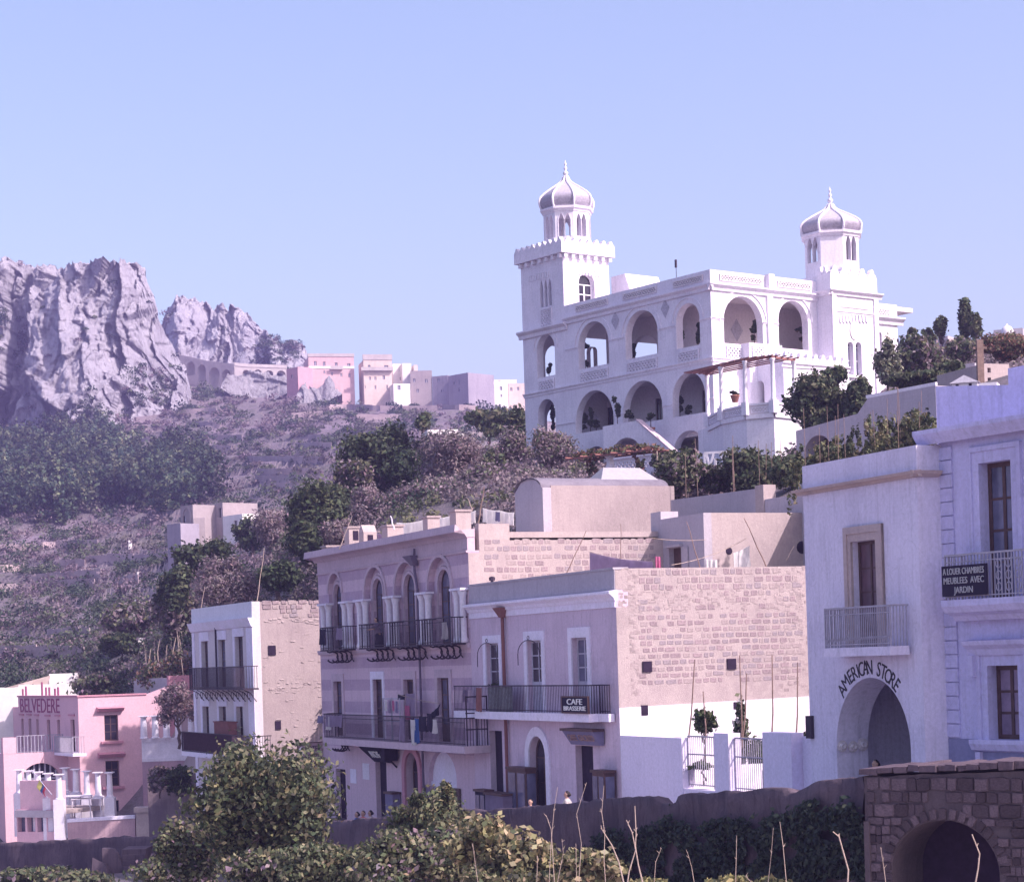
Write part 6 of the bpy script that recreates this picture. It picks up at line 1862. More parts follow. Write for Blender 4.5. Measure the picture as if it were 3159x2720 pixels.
xl = t2h.f('R', 996, 650)[0]
h2 = empty('roof_house', t2h.wld(0, 0, zb), RZC, 'low tan roof house with a dark door beside the vaulted house', 'house')
Hh = zt - zb
dd = op_px(Fr(h2.location, RZC), 'R', 1045, 1128, 682, 800, 0); dd.c = .2
mb = MB(side_map(0)); panel(mb, .35, 9, 0, Hh, (), .35); mb.build('wall', M_TAN2, h2)
mb = MB(FM); panel(mb, xl, 0, 0, Hh, [dd], .35); mb.build('wall', M_LILACGREY, h2)
mb = MB(FM); mb.box(dd.a + .003, dd.b - .003, -.3, -.22, dd.c, dd.t); mb.build('door', M_WOODDARK, h2)
mb = MB(FM); mb.box(dd.b + .05, dd.b + .55, .02, .07, dd.c, dd.t); mb.build('shutter', M_LILACGREY, h2)
mb = MB(FM); mb.box(dd.a - .1, dd.b + .1, .003, .18, dd.t + .02, dd.t + .12); mb.build('lintel', M_LILACGREY, h2)
mb = MB(); mb.box(xl, -.35, .35, 9, Hh - .3, Hh - .1); mb.build('roof', M_TAN2, h2)
hf = Fr(h2.location, RZC)
a = hf.f('R', 928, 530, -.0)[0]
mb = MB(FM); panel(mb, a, xl - .003, 0, hf.f('R', 960, 455)[1], (), .8); mb.build('annex_wall', M_LILACGREY, h2)
for (x, y, r) in ((1428, 703, .15), (1895, 680, .26)):
 s, z = hf.s('R', x, y, 0)
 mb = MB(lambda a_, b_, c_, s=s, z=z: (.002 + c_, s + a_, z + b_)); mb.lathe([(r, 0), (r * .9, .02), (r * .5, .03)], 12); mb.build('pipe_hole', M_DARK, h2)
t3 = Fr(at('R', 1300, 440, 90.0), RZC + .05)
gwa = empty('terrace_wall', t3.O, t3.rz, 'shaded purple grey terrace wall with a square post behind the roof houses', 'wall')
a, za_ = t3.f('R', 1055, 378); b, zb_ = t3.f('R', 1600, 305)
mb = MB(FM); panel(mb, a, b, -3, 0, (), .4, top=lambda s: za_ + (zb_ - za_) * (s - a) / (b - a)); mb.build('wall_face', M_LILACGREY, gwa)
mb = MB(); mb.box(b, b + .62, -.05, .55, -3, zb_ + .12); mb.build('post', M_TAN2, gwa)
a, za_ = t3.f('R', 1640, 362); b, zb_ = t3.f('R', 1905, 350)
mb = MB(FM); panel(mb, a, b + 3, -3, za_ * .5 + zb_ * .5, (), .4); mb.build('wall_face', M_LILACGREY, gwa)
# small white house with two balconies, left of the striped house
kw = tC.hit('S', 784, 2060)
pw_ = tC.wld(kw.x, 0, 0)
RZW = math.radians(-66.0)
tW = Fr((pw_.x, pw_.y, 0), RZW)
Lw = -tW.f('S', 597, 2070)[0]
ow_ = tW.wld(-Lw, 0, -9.3)
W = Fr(ow_, RZW)
wh = empty('white_house', ow_, RZW, 'narrow white house with two iron balconies and a rough tan side wall', 'house')
M_WBLUE = plaster('pale_blue_limewash', (.72, .72, .80), (.62, .62, .72), .4, .25, .15)
M_WLIL = plaster('pale_lilac_limewash', (.66, .60, .64), (.57, .51, .56), .4, .25, .15)
zt = (W.f('W', 118, 190)[1] + W.f('W', 705, 105)[1]) / 2
zc_ = (W.f('W', 105, 335)[1] + W.f('W', 705, 262)[1]) / 2
zb1 = W.f('W', 350, 965, -.8)[1]; zb0 = W.f('W', 350, 1610, -1.0)[1]
print('white house L', Lw, zt, zb1, zb0)
ops = [op_px(W, 'W', 203, 262, 500, 950, 0, c=zb1 + .02), op_px(W, 'W', 366, 432, 486, 940, 0, c=zb1 + .02), op_px(W, 'W', 532, 606, 455, 935, 0, c=zb1 + .02),
    op_px(W, 'W', 216, 272, 1140, 1590, 0, c=zb0 + .02), op_px(W, 'W', 378, 440, 1140, 1590, 0, c=zb0 + .02), op_px(W, 'W', 546, 606, 1140, 1590, 0, c=zb0 + .02)]
mb = MB(FM); panel(mb, 0, Lw, -1, zt, ops, .4); mb.build('front_wall', M_WLIL, wh)
mb = MB(FM); mb.box(0, Lw, .003, .03, zc_ + .003, zt + .01); mb.build('parapet_face', M_WBLUE, wh)
mb = MB(FM); mb.prof_run([(0.003, zc_ - .5), (.1, zc_ - .45), (.2, zc_ - .2), (.28, zc_), (.003, zc_)], -.15, Lw + .01); mb.build('cornice', M_TRIM, wh)
for a, b in ((0, .5), (Lw - 1.1, Lw)):
 mb = MB(FM); mb.box(a, b, .003, .05, -1, zc_ - .51); mb.build('corner_strip', M_TRIM, wh)
for i, o in enumerate(ops):
 mb = MB(FM); mb.box(o.a - .35, o.b + .35, .003, .05, o.t + .004, o.t + .5); mb.box(o.a - .35, o.a - .003, .003, .04, o.c, o.t); mb.build('door_surround', M_TRIM, wh)
 fill(wh, FM, o, -.2, M_WOODDARK, M_GLASS if i != 1 else M_GLASS_BLUE, 2, 3, .09, solid=.8, name='balcony_door')
dn = .85
a = W.f('W', 75, 965, -dn)[0]; b = W.f('W', 612, 945, -dn)[0]
mb = MB(); mb.box(a, b, -dn, -.055, zb1 - .08, zb1); bl = mb.build('balcony', M_IRON, wh)
mb = MB(FM); railing(mb, a + .04, b - .04, dn - .04, zb1, zb1 + 1.15, .15, .026); rail_ends(mb, a + .04, .06, dn - .04, zb1, zb1 + 1.15); rail_ends(mb, b - .04, .06, dn - .04, zb1, zb1 + 1.15); mb.build('railing', M_IRON, bl)
mb = MB(FM)
for k in range(11):
 s = a + .3 + (b - a - .6) * k / 10
 mb.tube([(s, dn - .1, zb1 - .1), (s, dn * .5, zb1 - .25), (s, .1, zb1 - .7)], .025, 5)
 mb.tube([(s + .22 * math.cos(q * .8), dn * .6, zb1 - .38 + .2 * math.sin(q * .8)) for q in range(9)], .02, 5)
mb.build('bracket_row', M_IRON, bl)
dn = 1.1
a = W.f('W', 0, 1600, -dn)[0]; b = W.f('W', 695, 1625, -dn)[0]
mb = MB(); mb.box(a, b, -dn, -.055, zb0 - .25, zb0); bl = mb.build('balcony', M_TRIM, wh)
mb = MB(FM); railing(mb, a + .04, b - .04, dn - .04, zb0, zb0 + 1.1, .15, .026); rail_ends(mb, b - .04, .06, dn - .04, zb0, zb0 + 1.1); mb.build('railing', M_IRON, bl)
mb = MB(FM); mb.box(a + .2, W.f('W', 490, 1500, -dn)[0], dn - .12, dn - .08, zb0 + .05, zb0 + 1.05); mb.build('reed_screen', plain('dark_red_reed_mat', (.12, .035, .06), .9, 0, .35, 14), bl)
s0, z0 = W.f('W', 345, 1295, -.6); s1, z1 = W.f('W', 492, 1420, -.6)
mb = MB(FM); mb.box(s0, s1, .3, .75, zb0, z0); mb.box(s0 - .05, s1 + .05, .25, .8, z0 + .002, z0 + .06); o = placed(W, mb.build('wooden_cupboard', M_CLOTH['brown'])); tag(o, 'dark brown cupboard standing on the lower white house balcony', 'cupboard')
mb = MB(FM); p = W.f('W', 348, 345); mb.tube([(p[0], .1, p[1]), (p[0], .1, zb1)], .05, 6); mb.build('drainpipe', M_IRON, wh)
mb = MB(side_map(Lw)); ye_ = 9.5; panel(mb, .4, ye_, -1, zt - .02, (), .4); wsd = mb.build('side_wall', M_TAN, wh)
mb = MB(); mb.box(0, Lw - .4, .4, ye_, zt - .7, zt - .5); mb.build('roof', M_TAN2, wh)
rows = [(W.s('W', 1000, y, Lw)[1], .24, k) for y, k in ((120, .9), (165, .9), (205, .8), (250, .35))]
stones(wsd, Lw, .45, W.s('W', 1345, 200, Lw)[0] + .2, rows, .36, .035, 1, 21, limit=140, gap=.9)
mb = MB(side_map(Lw)); rr = random.Random(8)
for k in range(320):
 s = rr.uniform(.5, 8.5); z = rr.choice([rr.uniform(1, zt - 1.2), W.s('W', 1000, rr.gauss(960, 30), Lw)[1], W.s('W', 1000, rr.gauss(300, 20), Lw)[1]])
 w, h = rr.uniform(.08, .3), rr.uniform(.03, .07)
 mb.box(s, s + w, .001, rr.uniform(.01, .03), z, z + h, .015)
o = mb.build('rubble', M_TAN2, wsd); o['kind'] = 'stuff'
for (x, y, w, h) in ((888, 590, .4, .5), (948, 1325, .3, .45)):
 s, z = W.s('W', x, y, Lw); mb = MB(side_map(Lw)); mb.box(s - w / 2, s + w / 2, .002, .05, z - h / 2, z + h / 2); mb.build('put_log_hole', M_DARK, wh)
# pink hotel with column terraces
RZP = math.radians(-61.5)
kp = at('PK', 640, 600, 150.0)
tP = Fr((kp.x, kp.y, 0), RZP)
Lp = -tP.f('PK', 152, 500)[0]
op_ = tP.wld(-Lp, 0, -11.5)
P = Fr(op_, RZP)
ph = empty('pink_hotel', op_, RZP, 'pink two storey hotel with a roof inscription and a walled terrace', 'hotel')
zt = (P.f('PK', 160, 287)[1] + P.f('PK', 635, 288)[1]) / 2
zbal = P.f('PK', 560, 742, -.9)[1]
print('pink L', Lp, zt, zbal)
ops = []
for xa, xb, yt in ((174, 194, 460), (234, 256, 460), (296, 316, 465), (382, 408, 470), (464, 488, 470), (573, 606, 468)):
 ops.append(op_px(P, 'PK', xa, xb, yt, 720, 0, c=zbal + .05))
mb = MB(FM); panel(mb, 0, Lp, -2, zt, ops, .4); mb.build('front_wall', M_PINK, ph)
for o in ops:
 fill(ph, FM, o, -.2, M_WOODDARK, M_GLASS, 1, 3, .12, name='balcony_door')
 mb = MB(FM); mb.box(o.a - .2, o.b + .2, .003, .12, o.t + .25, o.t + .38); mb.build('door_hood', M_PINKDEEP, ph)
s1 = P.s('PK', 1188, 400, Lp)[0]
sw = [op_px(P, 'PK', 846, 958, 432, 640, 0, 'x', Lp), op_px(P, 'PK', 856, 968, 802, 1008, 0, 'x', Lp), op_px(P, 'PK', 922, 965, 1122, 1240, 0, 'x', Lp)]
mb = MB(side_map(Lp)); panel(mb, .4, s1, -2, zt, sw, .4); mb.build('side_wall', M_PINK, ph)
for o in sw[:2]:
 fill(ph, side_map(Lp), o, -.18, M_WOODDARK, M_GLASS, 2, 3, .08)
 mb = MB(side_map(Lp)); mb.prof_run([(0.003, o.t + .25), (.3, o.t + .3), (.5, o.t + .5), (.003, o.t + .62)], o.a - .55, o.b + .35); mb.build('window_hood', M_PINKDEEP, ph)
 mb = MB(side_map(Lp)); mb.box(o.a - .3, o.b + .3, .003, .2, o.c - .2, o.c - .02); mb.build('sill', M_PINKDEEP, ph)
mb = MB(side_map(Lp)); mb.box(sw[2].a, sw[2].b, -.3, -.2, sw[2].c, sw[2].t); mb.build('door', M_DARK, ph)
mb = MB(); mb.box(.4, Lp - .4, .4, s1, zt - .5, zt - .3); mb.build('roof', M_TAN2, ph)
mb = MB(); mb.box(-.05, Lp + .08, -.08, .4, zt + .003, zt + .12); mb.box(Lp - .4, Lp + .08, .402, s1, zt + .003, zt + .12); mb.build('coping', M_PINKDEEP, ph)
mt_l = plain('rusty_red_lettering', (.28, .07, .16), .8, 0, .15)
xa = P.f('PK', 165, 360)[0]; xb = P.f('PK', 482, 365)[0]; zl_ = P.f('PK', 320, 362)[1]
text_on(ph, 'BELVEDERE', ((xa + xb) / 2, -.02, zl_), 1.55, mt_l, (xb - xa))
for x, h_ in ((170, .5), (196, .7), (326, 1.0), (358, .6), (384, .6), (430, .5), (455, .6)):
 q = P.f('PK', x, 270)[0]; mb = MB(); mb.box(q - .09, q + .09, .1, .2, zt + .13, zt + .13 + h_); mb.build('roof_finial', mt_l, ph)
xw = P.f('PK', 552, 900)[0]
Wn = -P.hit('PK', 32, 900, 'x', xw).y
zwt = P.hit('PK', 150, 742, 'x', xw).z
ar = op_px(P, 'PK', 182, 488, 820, 1150, None, 'x', xw, rfac=.8); ar.c = -.5
print('pink wing', xw, Wn, zwt)
mb = MB(side_map(xw)); panel(mb, -Wn, -.003, -2, zwt, [ar], .4); mb.build('wing_wall', M_PINK, ph)
mb = MB(side_map(xw)); mb.box(ar.a - .1, ar.b + .1, -.55, -.42, ar.c, ar.t + ar.r); o = mb.build('arch_glazing', M_GLASS, ph)
mb = MB(side_map(xw))
for k in range(7):
 s = ar.a + (ar.b - ar.a) * (k + .5) / 7
 mb.box(s - .06, s + .06, -.41, -.36, ar.c, ar.top(s))
mb.box(ar.a, ar.b, -.40, -.35, ar.t - .1, ar.t + .05); mb.build('glazing_bars', M_WOODPALE, o)
mb = MB(front_map(-Wn)); panel(mb, xw - 6, xw - .4, -2, zwt, (), .4); mb.build('wing_wall', M_PINK, ph)
mb = MB(); mb.box(xw - 6, xw - .4, -Wn + .4, -.003, zwt - .3, zwt - .15); mb.build('terrace_floor', M_TAN2, ph)
sA = -Wn
mb = MB(side_map(xw)); railing(mb, -Wn * .78, -.3, -.1, zwt, zwt + 1.25, .24, .05); mb.build('terrace_railing', M_IRON_PALE, ph)
mb = MB(); mb.box(xw - .5, xw + .02, -Wn - .02, -Wn * .80, zwt + .003, zwt + 1.15); mb.build('terrace_pier', M_PINK, ph)
a = P.f('PK', 450, 745, -.9)[0]; b = P.f('PK', 600, 748, -.9)[0]
mb = MB(); mb.box(a, b, -1.0, -.003, zbal - .2, zbal); bl = mb.build('balcony', M_TRIM, ph)
mb = MB(FM); railing(mb, a + .05, b - .05, .95, zbal, zbal + 1.2, .2, .04); rail_ends(mb, b - .05, .05, .95, zbal, zbal + 1.2, .2, .04); mb.build('railing', M_IRON_PALE, bl)
mb = MB(FM); xl0 = P.f('PK', -120, 700)[0]; zl0 = P.f('PK', 80, 366)[1]
panel(mb, xl0, -.003, -2, zl0, (), .4); mb.build('lower_wall', M_PINK, ph)
ya = s1; yb = P.s('PK', 1370, 300, Lp)[0]; yc_ = P.s('PK', 1560, 300, Lp)[0]
za = P.s('PK', 1330, 200, Lp)[1]; zb_ = P.s('PK', 1450, 112, Lp)[1]
mb = MB(side_map(Lp)); panel(mb, ya + .003, yb, -2, 0, (), .4, top=lambda s: zt + (za - zt) * (s - ya) / (yb - ya)); mb.build('ramp_wall', M_PINK, ph)
mb = MB(side_map(Lp - .01)); panel(mb, yb + .003, yc_ + 4, -2, zb_, (), .4); mb.build('ramp_wall', M_PINKDEEP, ph)
mb = MB(front_map(yb)); panel(mb, Lp - 8, Lp - .42, zt - 2, zb_ - .15, (), .4); mb.build('ramp_wall', M_LILACGREY, ph)
def tuscan(name, label, base, h, r, mat, group, ped=0.0, parent=None):
 mb = MB()
 if ped: mb.box(-r * 1.6, r * 1.6, -r * 1.6, r * 1.6, -ped, 0)
 mb.lathe([(r * 1.25, 0.002), (r * 1.25, h * .04), (r, h * .07), (r * .96, h * .4), (r * .82, h * .90), (r * .9, h * .92), (r * 1.2, h * .96)], 14)
 mb.box(-r * 1.45, r * 1.45, -r * 1.45, r * 1.45, h * .96, h)
 o = mb.build(name, mat)
 o.location = base
 return tag(o, label, 'column', group)
gcol = 'white columns of the pink hotel terrace'
zf_ = at('T', 470, 720, 141.0).z
ordn = ('first', 'second', 'third', 'fourth', 'fifth')
row1 = [(258, 398, 712, 141.5), (385, 412, 738, 140.5), (513, 428, 758, 139.5), (648, 445, 778, 138.5), (790, 458, 800, 137.5)]
for i, (x, y0, y1, Yd) in enumerate(row1):
 b_ = at('T', x, y1, Yd); t_2 = at('T', x, y0, Yd)
 tuscan('terrace_column', '%s white column from the left in the front terrace row' % ordn[i], b_, t_2.z - b_.z, .21, M_COLW, gcol, 2.9)
row2 = [(872, 372, 690, 146.0), (1012, 390, 705, 144.5), (1160, 415, 740, 143), (1310, 432, 752, 141.5), (1465, 432, 768, 139.5)]
for i, (x, y0, y1, Yd) in enumerate(row2):
 b_ = at('T', x, y1, Yd); t_2 = at('T', x, y0, Yd)
 tuscan('terrace_column', '%s white column from the left in the rear terrace row' % ordn[i], b_, t_2.z - b_.z, .21, M_COLW, gcol, 3.2)
tb = Fr(at('T', 510, 960, 138.5), math.radians(-30))
tw_ = empty('terrace_house', tb.O, tb.rz, 'pink terrace base with four dark openings under the column rows', 'building')
a, zt_t = tb.f('T', 215, 905); b, zt_b = tb.f('T', 800, 985)
ztm = tb.f('T', 510, 935)[1]
oo = []
for xa, xb in ((232, 335), (362, 468), (495, 605), (632, 748)):
 sa_, _ = tb.f('T', xa, 1100); sb_, _ = tb.f('T', xb, 1100)
 zt_o = tb.f('T', (xa + xb) / 2, 985 + (xa - 232) * .1)[1]; zb_o = tb.f('T', (xa + xb) / 2, 1230)[1]
 oo.append(Op(sa_, sb_, zb_o, zt_o))
mb = MB(FM); panel(mb, a, b, -7, ztm, oo, .5); mb.build('wall', M_PINK, tw_)
mb = MB(); mb.box(a, b, .5, 4.5, ztm - .3, ztm - .02); mb.build('floor', M_TAN2, tw_)
mb = MB(FM); mb.box(a, b, .003, .15, ztm - .5, ztm - .05); mb.build('string_course', M_LILACGREY, tw_)
for o in oo:
 mb = MB(FM); mb.box(o.a, o.b, -.48, -.4, o.c, o.t); mb.build('window', M_GLASS_BLUE, tw_)
for k in range(6):
 s = a + (b - a) * (k + .9) / 6.4
 mb = MB(FM); mb.box(s - .3, s + .3, -.6, -.15, ztm + .003, ztm + 1.9); mb.build('pedestal', M_PINK, tw_)
ts = Fr(at('PK', 700, 1290, 134.0), math.radians(4))
tsw = empty('terrace_parapet', ts.O, ts.rz, 'pale pink terrace parapet wall with a capped pier beside steps', 'wall')
a, za = ts.f('PK', 545, 1302); b, zb_ = ts.f('PK', 1092, 1268)
mb = MB(FM); panel(mb, a, b, -6, 0, (), .5, top=lambda s: za + (zb_ - za) * (s - a) / (b - a)); mb.build('wall', plaster('worn_pink_plaster', (.52, .36, .40), (.38, .26, .32), .8, .5, .4), tsw)
mb = MB(FM); mb.hexa([(a, -.5, za + .003), (b, -.5, zb_ + .003), (b, .06, zb_ + .003), (a, .06, za + .003), (a, -.5, za + .2), (b, -.5, zb_ + .2), (b, .06, zb_ + .2), (a, .06, za + .2)]); mb.build('coping', M_TRIM, tsw)
p0, zq = ts.f('PK', 1103, 1180); p1, _ = ts.f('PK', 1225, 1180)
mb = MB(FM); mb.box(p0, p1, -1.0, .35, -6, zq - .3); mb.box(p0 - .12, p1 + .1, -1.1, .45, zq - .298, zq); mb.build('pier', M_TAN2, tsw)
a2, z2 = ts.f('PK', 1230, 1250); b2, z3 = ts.f('PK', 1338, 1270)
mb = MB(FM); mb.hexa([(a2, -.6, -6), (b2, -.6, -6), (b2, .2, -6), (a2, .2, -6), (a2, -.6, z2), (b2, -.6, z3 - .3), (b2, .2, z3 - .3), (a2, .2, z2)]); mb.build('stair_wall', M_TAN2, tsw)
tu = Fr(at('PK', 1310, 630, 146.0), math.radians(6))
up = empty('upper_terrace', tu.O, tu.rz, 'pink retaining wall with a white balustrade right of the pink hotel', 'wall')
a, za = tu.f('PK', 1145, 625); b, zb_ = tu.f('PK', 1600, 640)
mb = MB(FM); panel(mb, a, b, -10, za - 1.6, (), .6); mb.build('wall', plaster('stained_pink_render', (.50, .33, .38), (.36, .25, .33), .9, .6, .4), up)
mb = MB(FM); mb.box(a, b, -.3, .05, za - .2, za); mb.box(a, b, -.3, .05, za - 1.598, za - 1.35); n = 34
for k in range(n):
 s = a + (b - a) * (k + .5) / n; mb.box(s - .06, s + .06, -.2, -.06, za - 1.35, za - .2)
mb.build('balustrade', M_COLW, up)
for i, x in enumerate((1166, 1258, 1350, 1446, 1550)):
 b_ = tu.hit('PK', x, 620, 'y', -.15); t_2 = tu.hit('PK', x, 435, 'y', -.15)
 w_ = tu.wld(b_.x, -.1, za + .01)
 tuscan('pergola_column', '%s column of the upper pergola right of the pink hotel' % ordn[i], w_, (t_2.z - b_.z), .24, M_COLW, 'columns of the upper pergola')
tr_ = Fr(at('PK', 1350, 1100, 128.0), math.radians(-6))
rwl = empty('retaining_wall', tr_.O, tr_.rz, 'dark stained retaining wall under the upper pergola', 'wall')
a, za = tr_.f('PK', 1192, 920); b, zb_ = tr_.f('PK', 1800, 930)
mb = MB(FM); panel(mb, a, b, -9, za, (), .8); mb.build('wall_face', M_WALLROCK, rwl)
far_house('white_shed', 'white walled shed behind the roof of the pink hotel', 'PK', 152, 650, 182, 320, 172, 8, M_FWHITE, (), 6, group='sheds behind the pink hotel', cat='shed')
def gable(fr, root, L, H):
 mb = MB(front_map()); a, za = fr.f('PK', 40, 212); b, zb = fr.f('PK', 405, 112); c, zc = fr.f('PK', 625, 92)
 mb.hexa([(a, -.3, za - 1.2), (b, -.3, zb - 1.2), (b, -.3, za - 1.2), (a, -.3, za - 1.3), (a, .1, za), (b, .1, zb), (b, -3, zb), (a, -3, za)])
 mb.build('sloping_roof', M_FCREAM, root)
far_house('white_shed', 'tall white gabled shed among shrubs behind the pink hotel', 'PK', 400, 630, 96, 190, 178, 8, M_FWHITE, (), 6, group='sheds behind the pink hotel', cat='shed', extra=gable)
far_house('white_shed', 'bright white block left of the pink hotel roof', 'PK', -60, 148, 212, 380, 165, 8, M_FWHITE, (), 6, group='sheds behind the pink hotel', cat='shed')
# street surface
def strip(name, pts, mat, z_off=0.0):
 mb = MB()
 for k in range(len(pts) - 1):
  a, b = pts[k], pts[k + 1]
  mb.P([a[0], b[0], b[1], a[1]])
 o = mb.build(name, mat)
 return tag(o, kind='structure')
WF = Fr(at('S', 1905, 2461, 56.5), RZC)
topS = [(1030, 2532), (1100, 2527), (1190, 2520), (1300, 2508), (1400, 2499), (1495, 2498), (1567, 2496), (1600, 2489), (1697, 2483), (1805, 2473), (1911, 2461), (1985, 2458), (2015, 2458), (2030, 2472), (2060, 2481), (2084, 2480), (2098, 2452),
  (2160, 2446), (2215, 2443), (2330, 2437), (2421, 2432), (2428, 2442), (2448, 2444), (2456, 2436), (2503, 2404 + 12), (2560, 2410), (2600, 2402), (2664, 2394)]
TP = [WF.f('S', u, v) for u, v in topS]
TP = [(TP[0][0] - 30, TP[0][1] - 3.0), (TP[0][0] - 12, TP[0][1] - 1.1)] + TP 
ts_, tz_ = zip(*TP)
pts = []
for k in range(13):
 s = ts_[0] + (ts_[-1] - ts_[0]) * k / 12
 zz = float(np.interp(s, ts_, tz_)) - 1.15
 p = WF.wld(s, .3, zz); q = WF.wld(s, 11.0, zz - .15)
 pts.append((tuple(p), tuple(q)))
strip('street', pts, M_ROAD)
pts = []
for k, (u, Yd, z) in enumerate(((-500, 128, -12.3), (100, 128, -12.3), (500, 122, -11.5), (760, 106, -9.9))):
 X = (u - PCX) / FOC * Yd
 pts.append(((X, Yd - 18, z), (X, Yd + 20, z - .1)))
strip('road', pts, M_ROAD)
def rough_wall(fr, name, tops, zlow, th, mat, step=.22, amp=.07, seed=0, jag=.05, parent=None):
 a, b = tops[0][0], tops[-1][0]
 xs, zs = zip(*tops)
 n = int((b - a) / step); V_, F_ = [], []
 m = 16
 for i in range(n + 1):
  s = a + (b - a) * i / n
  zt = float(np.interp(s, xs, zs)) + noise.noise(Vector((s * 2.2, seed, 0))) * jag + noise.noise(Vector((s * .7, seed, 4))) * jag
  col_ = []
  for j in range(m + 1):
   t = (j / m) ** 1.3
   z = zt + (zlow - zt) * t
   d = noise.fractal(Vector((s * 1.1, z * 1.1, seed)), .9, 2.0, 4) * amp + (t * .3)
   col_.append((s, -d, z))
  col_.insert(0, (s, th * .35, zt + .02)); col_.insert(0, (s, th, zt - .05)); col_.insert(0, (s, th, zlow))
  V_ += col_
 r = m + 4
 V_ = np.array(V_)
 i = (np.arange(n)[:, None] * r + np.arange(r - 1)[None, :]).ravel()
 F_ = np.stack([i, i + 1, i + r + 1, i + r], axis=1)
 o = link(name, new_arrays_mesh(name, V_, F_, None, mat, True), parent)
 if not parent:
  o.location = fr.O; o.rotation_euler = (0, 0, fr.rz)
 return o
M_SWALL = plaster('stained_street_wall', (.13, .098, .125), (.07, .052, .075), .95, .85, 1.0, 1.3)
sw_ = rough_wall(WF, 'street_wall', TP, -9.4, .45, M_SWALL, .16, .14, 3, .06)
tag(sw_, 'long old masonry wall edging the street below the cafe', 'wall')
# stone bridge at the lower right
BF = Fr(at('B', 880, 235, 44.0), math.radians(-34))
br = empty('stone_bridge', BF.O, BF.rz, 'dark stone bridge with one arch in the lower right corner', 'bridge')
bo = op_px(BF, 'B', 1085, 1885, 600, 1000, None, rfac=.92); bo.c = -6
zT0 = BF.f('B', 880, 232)[1]; sE = 5.2; zT1 = BF.f('B', 2050, 192)[1]
sEp = BF.f('B', 2050, 192)[0]
M_BMORT = plaster('bridge_mortar', (.10, .078, .095), (.065, .05, .065), .9, .5, .9, 1.5)
mb = MB(FM); panel(mb, 0, sE, -6, 0, [bo], .001 + 1.6, top=lambda s: zT0 + (zT1 - zT0) * s / sEp + noise.noise((s * 2.6, 0, 0)) * .035 - .12, n=22); bw = mb.build('spandrel_wall', M_BMORT, br)
mb = MB(FM); mb.box(0.003, .12, .003, .10, -6, zT0 - 1.05); mb.build('corner_pier', M_BMORT, br)
BST = []
for k in range(6):
 me = STONE_F[k].copy(); me.materials.clear(); me.materials.append(plain('bridge_block_%d' % k, tuple(c * (.45 + .11 * k) for c in (.12, .092, .115)), .95, 0, .3, 6, .1, .8)); BST.append(me)
rr = random.Random(12); z = zT0 - .12; nb = 0
hs = [.30, .24, .30, .17, .20, .19, .20, .18, .20, .19, .2, .19, .2, .2, .2]
for h in hs:
 zc_r = z - h / 2
 s = .05
 while s < 4.3:
  w = rr.choice((.12, .16, .2, .24, .3, .38)) * (1.25 if h > .25 else 1)
  m_ = s + w / 2
  inside_arch = bo.a - .16 < m_ < bo.b + .16 and zc_r < bo.top(min(max(m_, bo.a), bo.b)) + .26
  if not inside_arch and rr.random() < .93 and m_ < 4.3:
   link('stone', rr.choice(BST), bw, (m_, -.001, zc_r + rr.uniform(-.012, .012)), (0, rr.uniform(-.04, .04), 0), (w * .98, rr.uniform(.015, .06), h * .97)); nb += 1
  s += w
 z -= h
na = 19
for k in range(na):
 t = math.pi * (k + .5) / na
 mx = (bo.a + bo.b) / 2 - ((bo.b - bo.a) / 2 + .13) * math.cos(t); mz = bo.t + (bo.r + .13) * math.sin(t)
 link('stone', rr.choice(BST), bw, (mx, -.001, mz), (0, -(math.pi / 2 - t) * 1.0, 0), (.16, .05, .24)); nb += 1
mb = MB(FM); rr = random.Random(2); s = -.05
while s < 4.6:
 w = rr.uniform(.16, .4); zt = zT0 + (zT1 - zT0) * s / sEp
 mb.box(s, s + w * .95, -1.7, .07 + rr.uniform(-.03, .04), zt - .06 + rr.uniform(-.02, .02), zt + .07 + rr.uniform(-.03, .03), .02); s += w
mb.build('coping', M_SWALL, br)
mb = MB(FM); mb.box(bo.a - .4, bo.b + .4, -1.9, -1.602, -6, -.55); mb.build('arch_shade_sheet', M_DARK, br)  # dark sheet behind the opening stands in for its unlit depth
# walls at the lower left
LF = Fr(at('PK', 700, 1450, 106.0), math.radians(-36))
tp = [LF.f('PK', x, y) for x, y in ((-400, 1490), (0, 1470), (150, 1461), (285, 1468), (320, 1450), (500, 1446), (740, 1436), (790, 1428), (1000, 1424), (1300, 1416), (1600, 1400))]
lw = rough_wall(LF, 'road_wall', tp, -9.0, .6, M_SWALL, .35, .16, 9, .10)
tag(lw, 'rough grey violet wall along the road at the lower left', 'wall')
SF = Fr(at('PK', 1100, 1600, 100.0), math.radians(0))
stp = empty('stone_steps', SF.O, 0, 'short flight of dark stone steps with a curved pale parapet', 'steps')
for k in range(6):
 x0, zz = SF.f('PK', 985 + 12 * k, 1520 + 42 * k); x1, _ = SF.f('PK', 1180, 1520 + 42 * k)
 mb = MB(FM); mb.box(x0, x1, -1.8 + .3 * k, .3 * k, zz - 1.2, zz); mb.build('step', M_SWALL, stp)
path_ = [SF.f('PK', x, y) for x, y in ((842, 1503), (900, 1502), (935, 1510), (965, 1545), (990, 1595), (1005, 1640), (1035, 1690), (1065, 1765), (1085, 1830))]
mb = MB(FM)
for (a, za), (b, zb_) in zip(path_[:-1], path_[1:]):
 mb.hexa([(a, .1, za - 2.6), (b, .1, zb_ - 2.6), (b, .5, zb_ - 2.6), (a, .5, za - 2.6), (a, .1, za), (b, .1, zb_), (b, .5, zb_), (a, .5, za)])
mb.build('parapet', M_SWALL, stp)
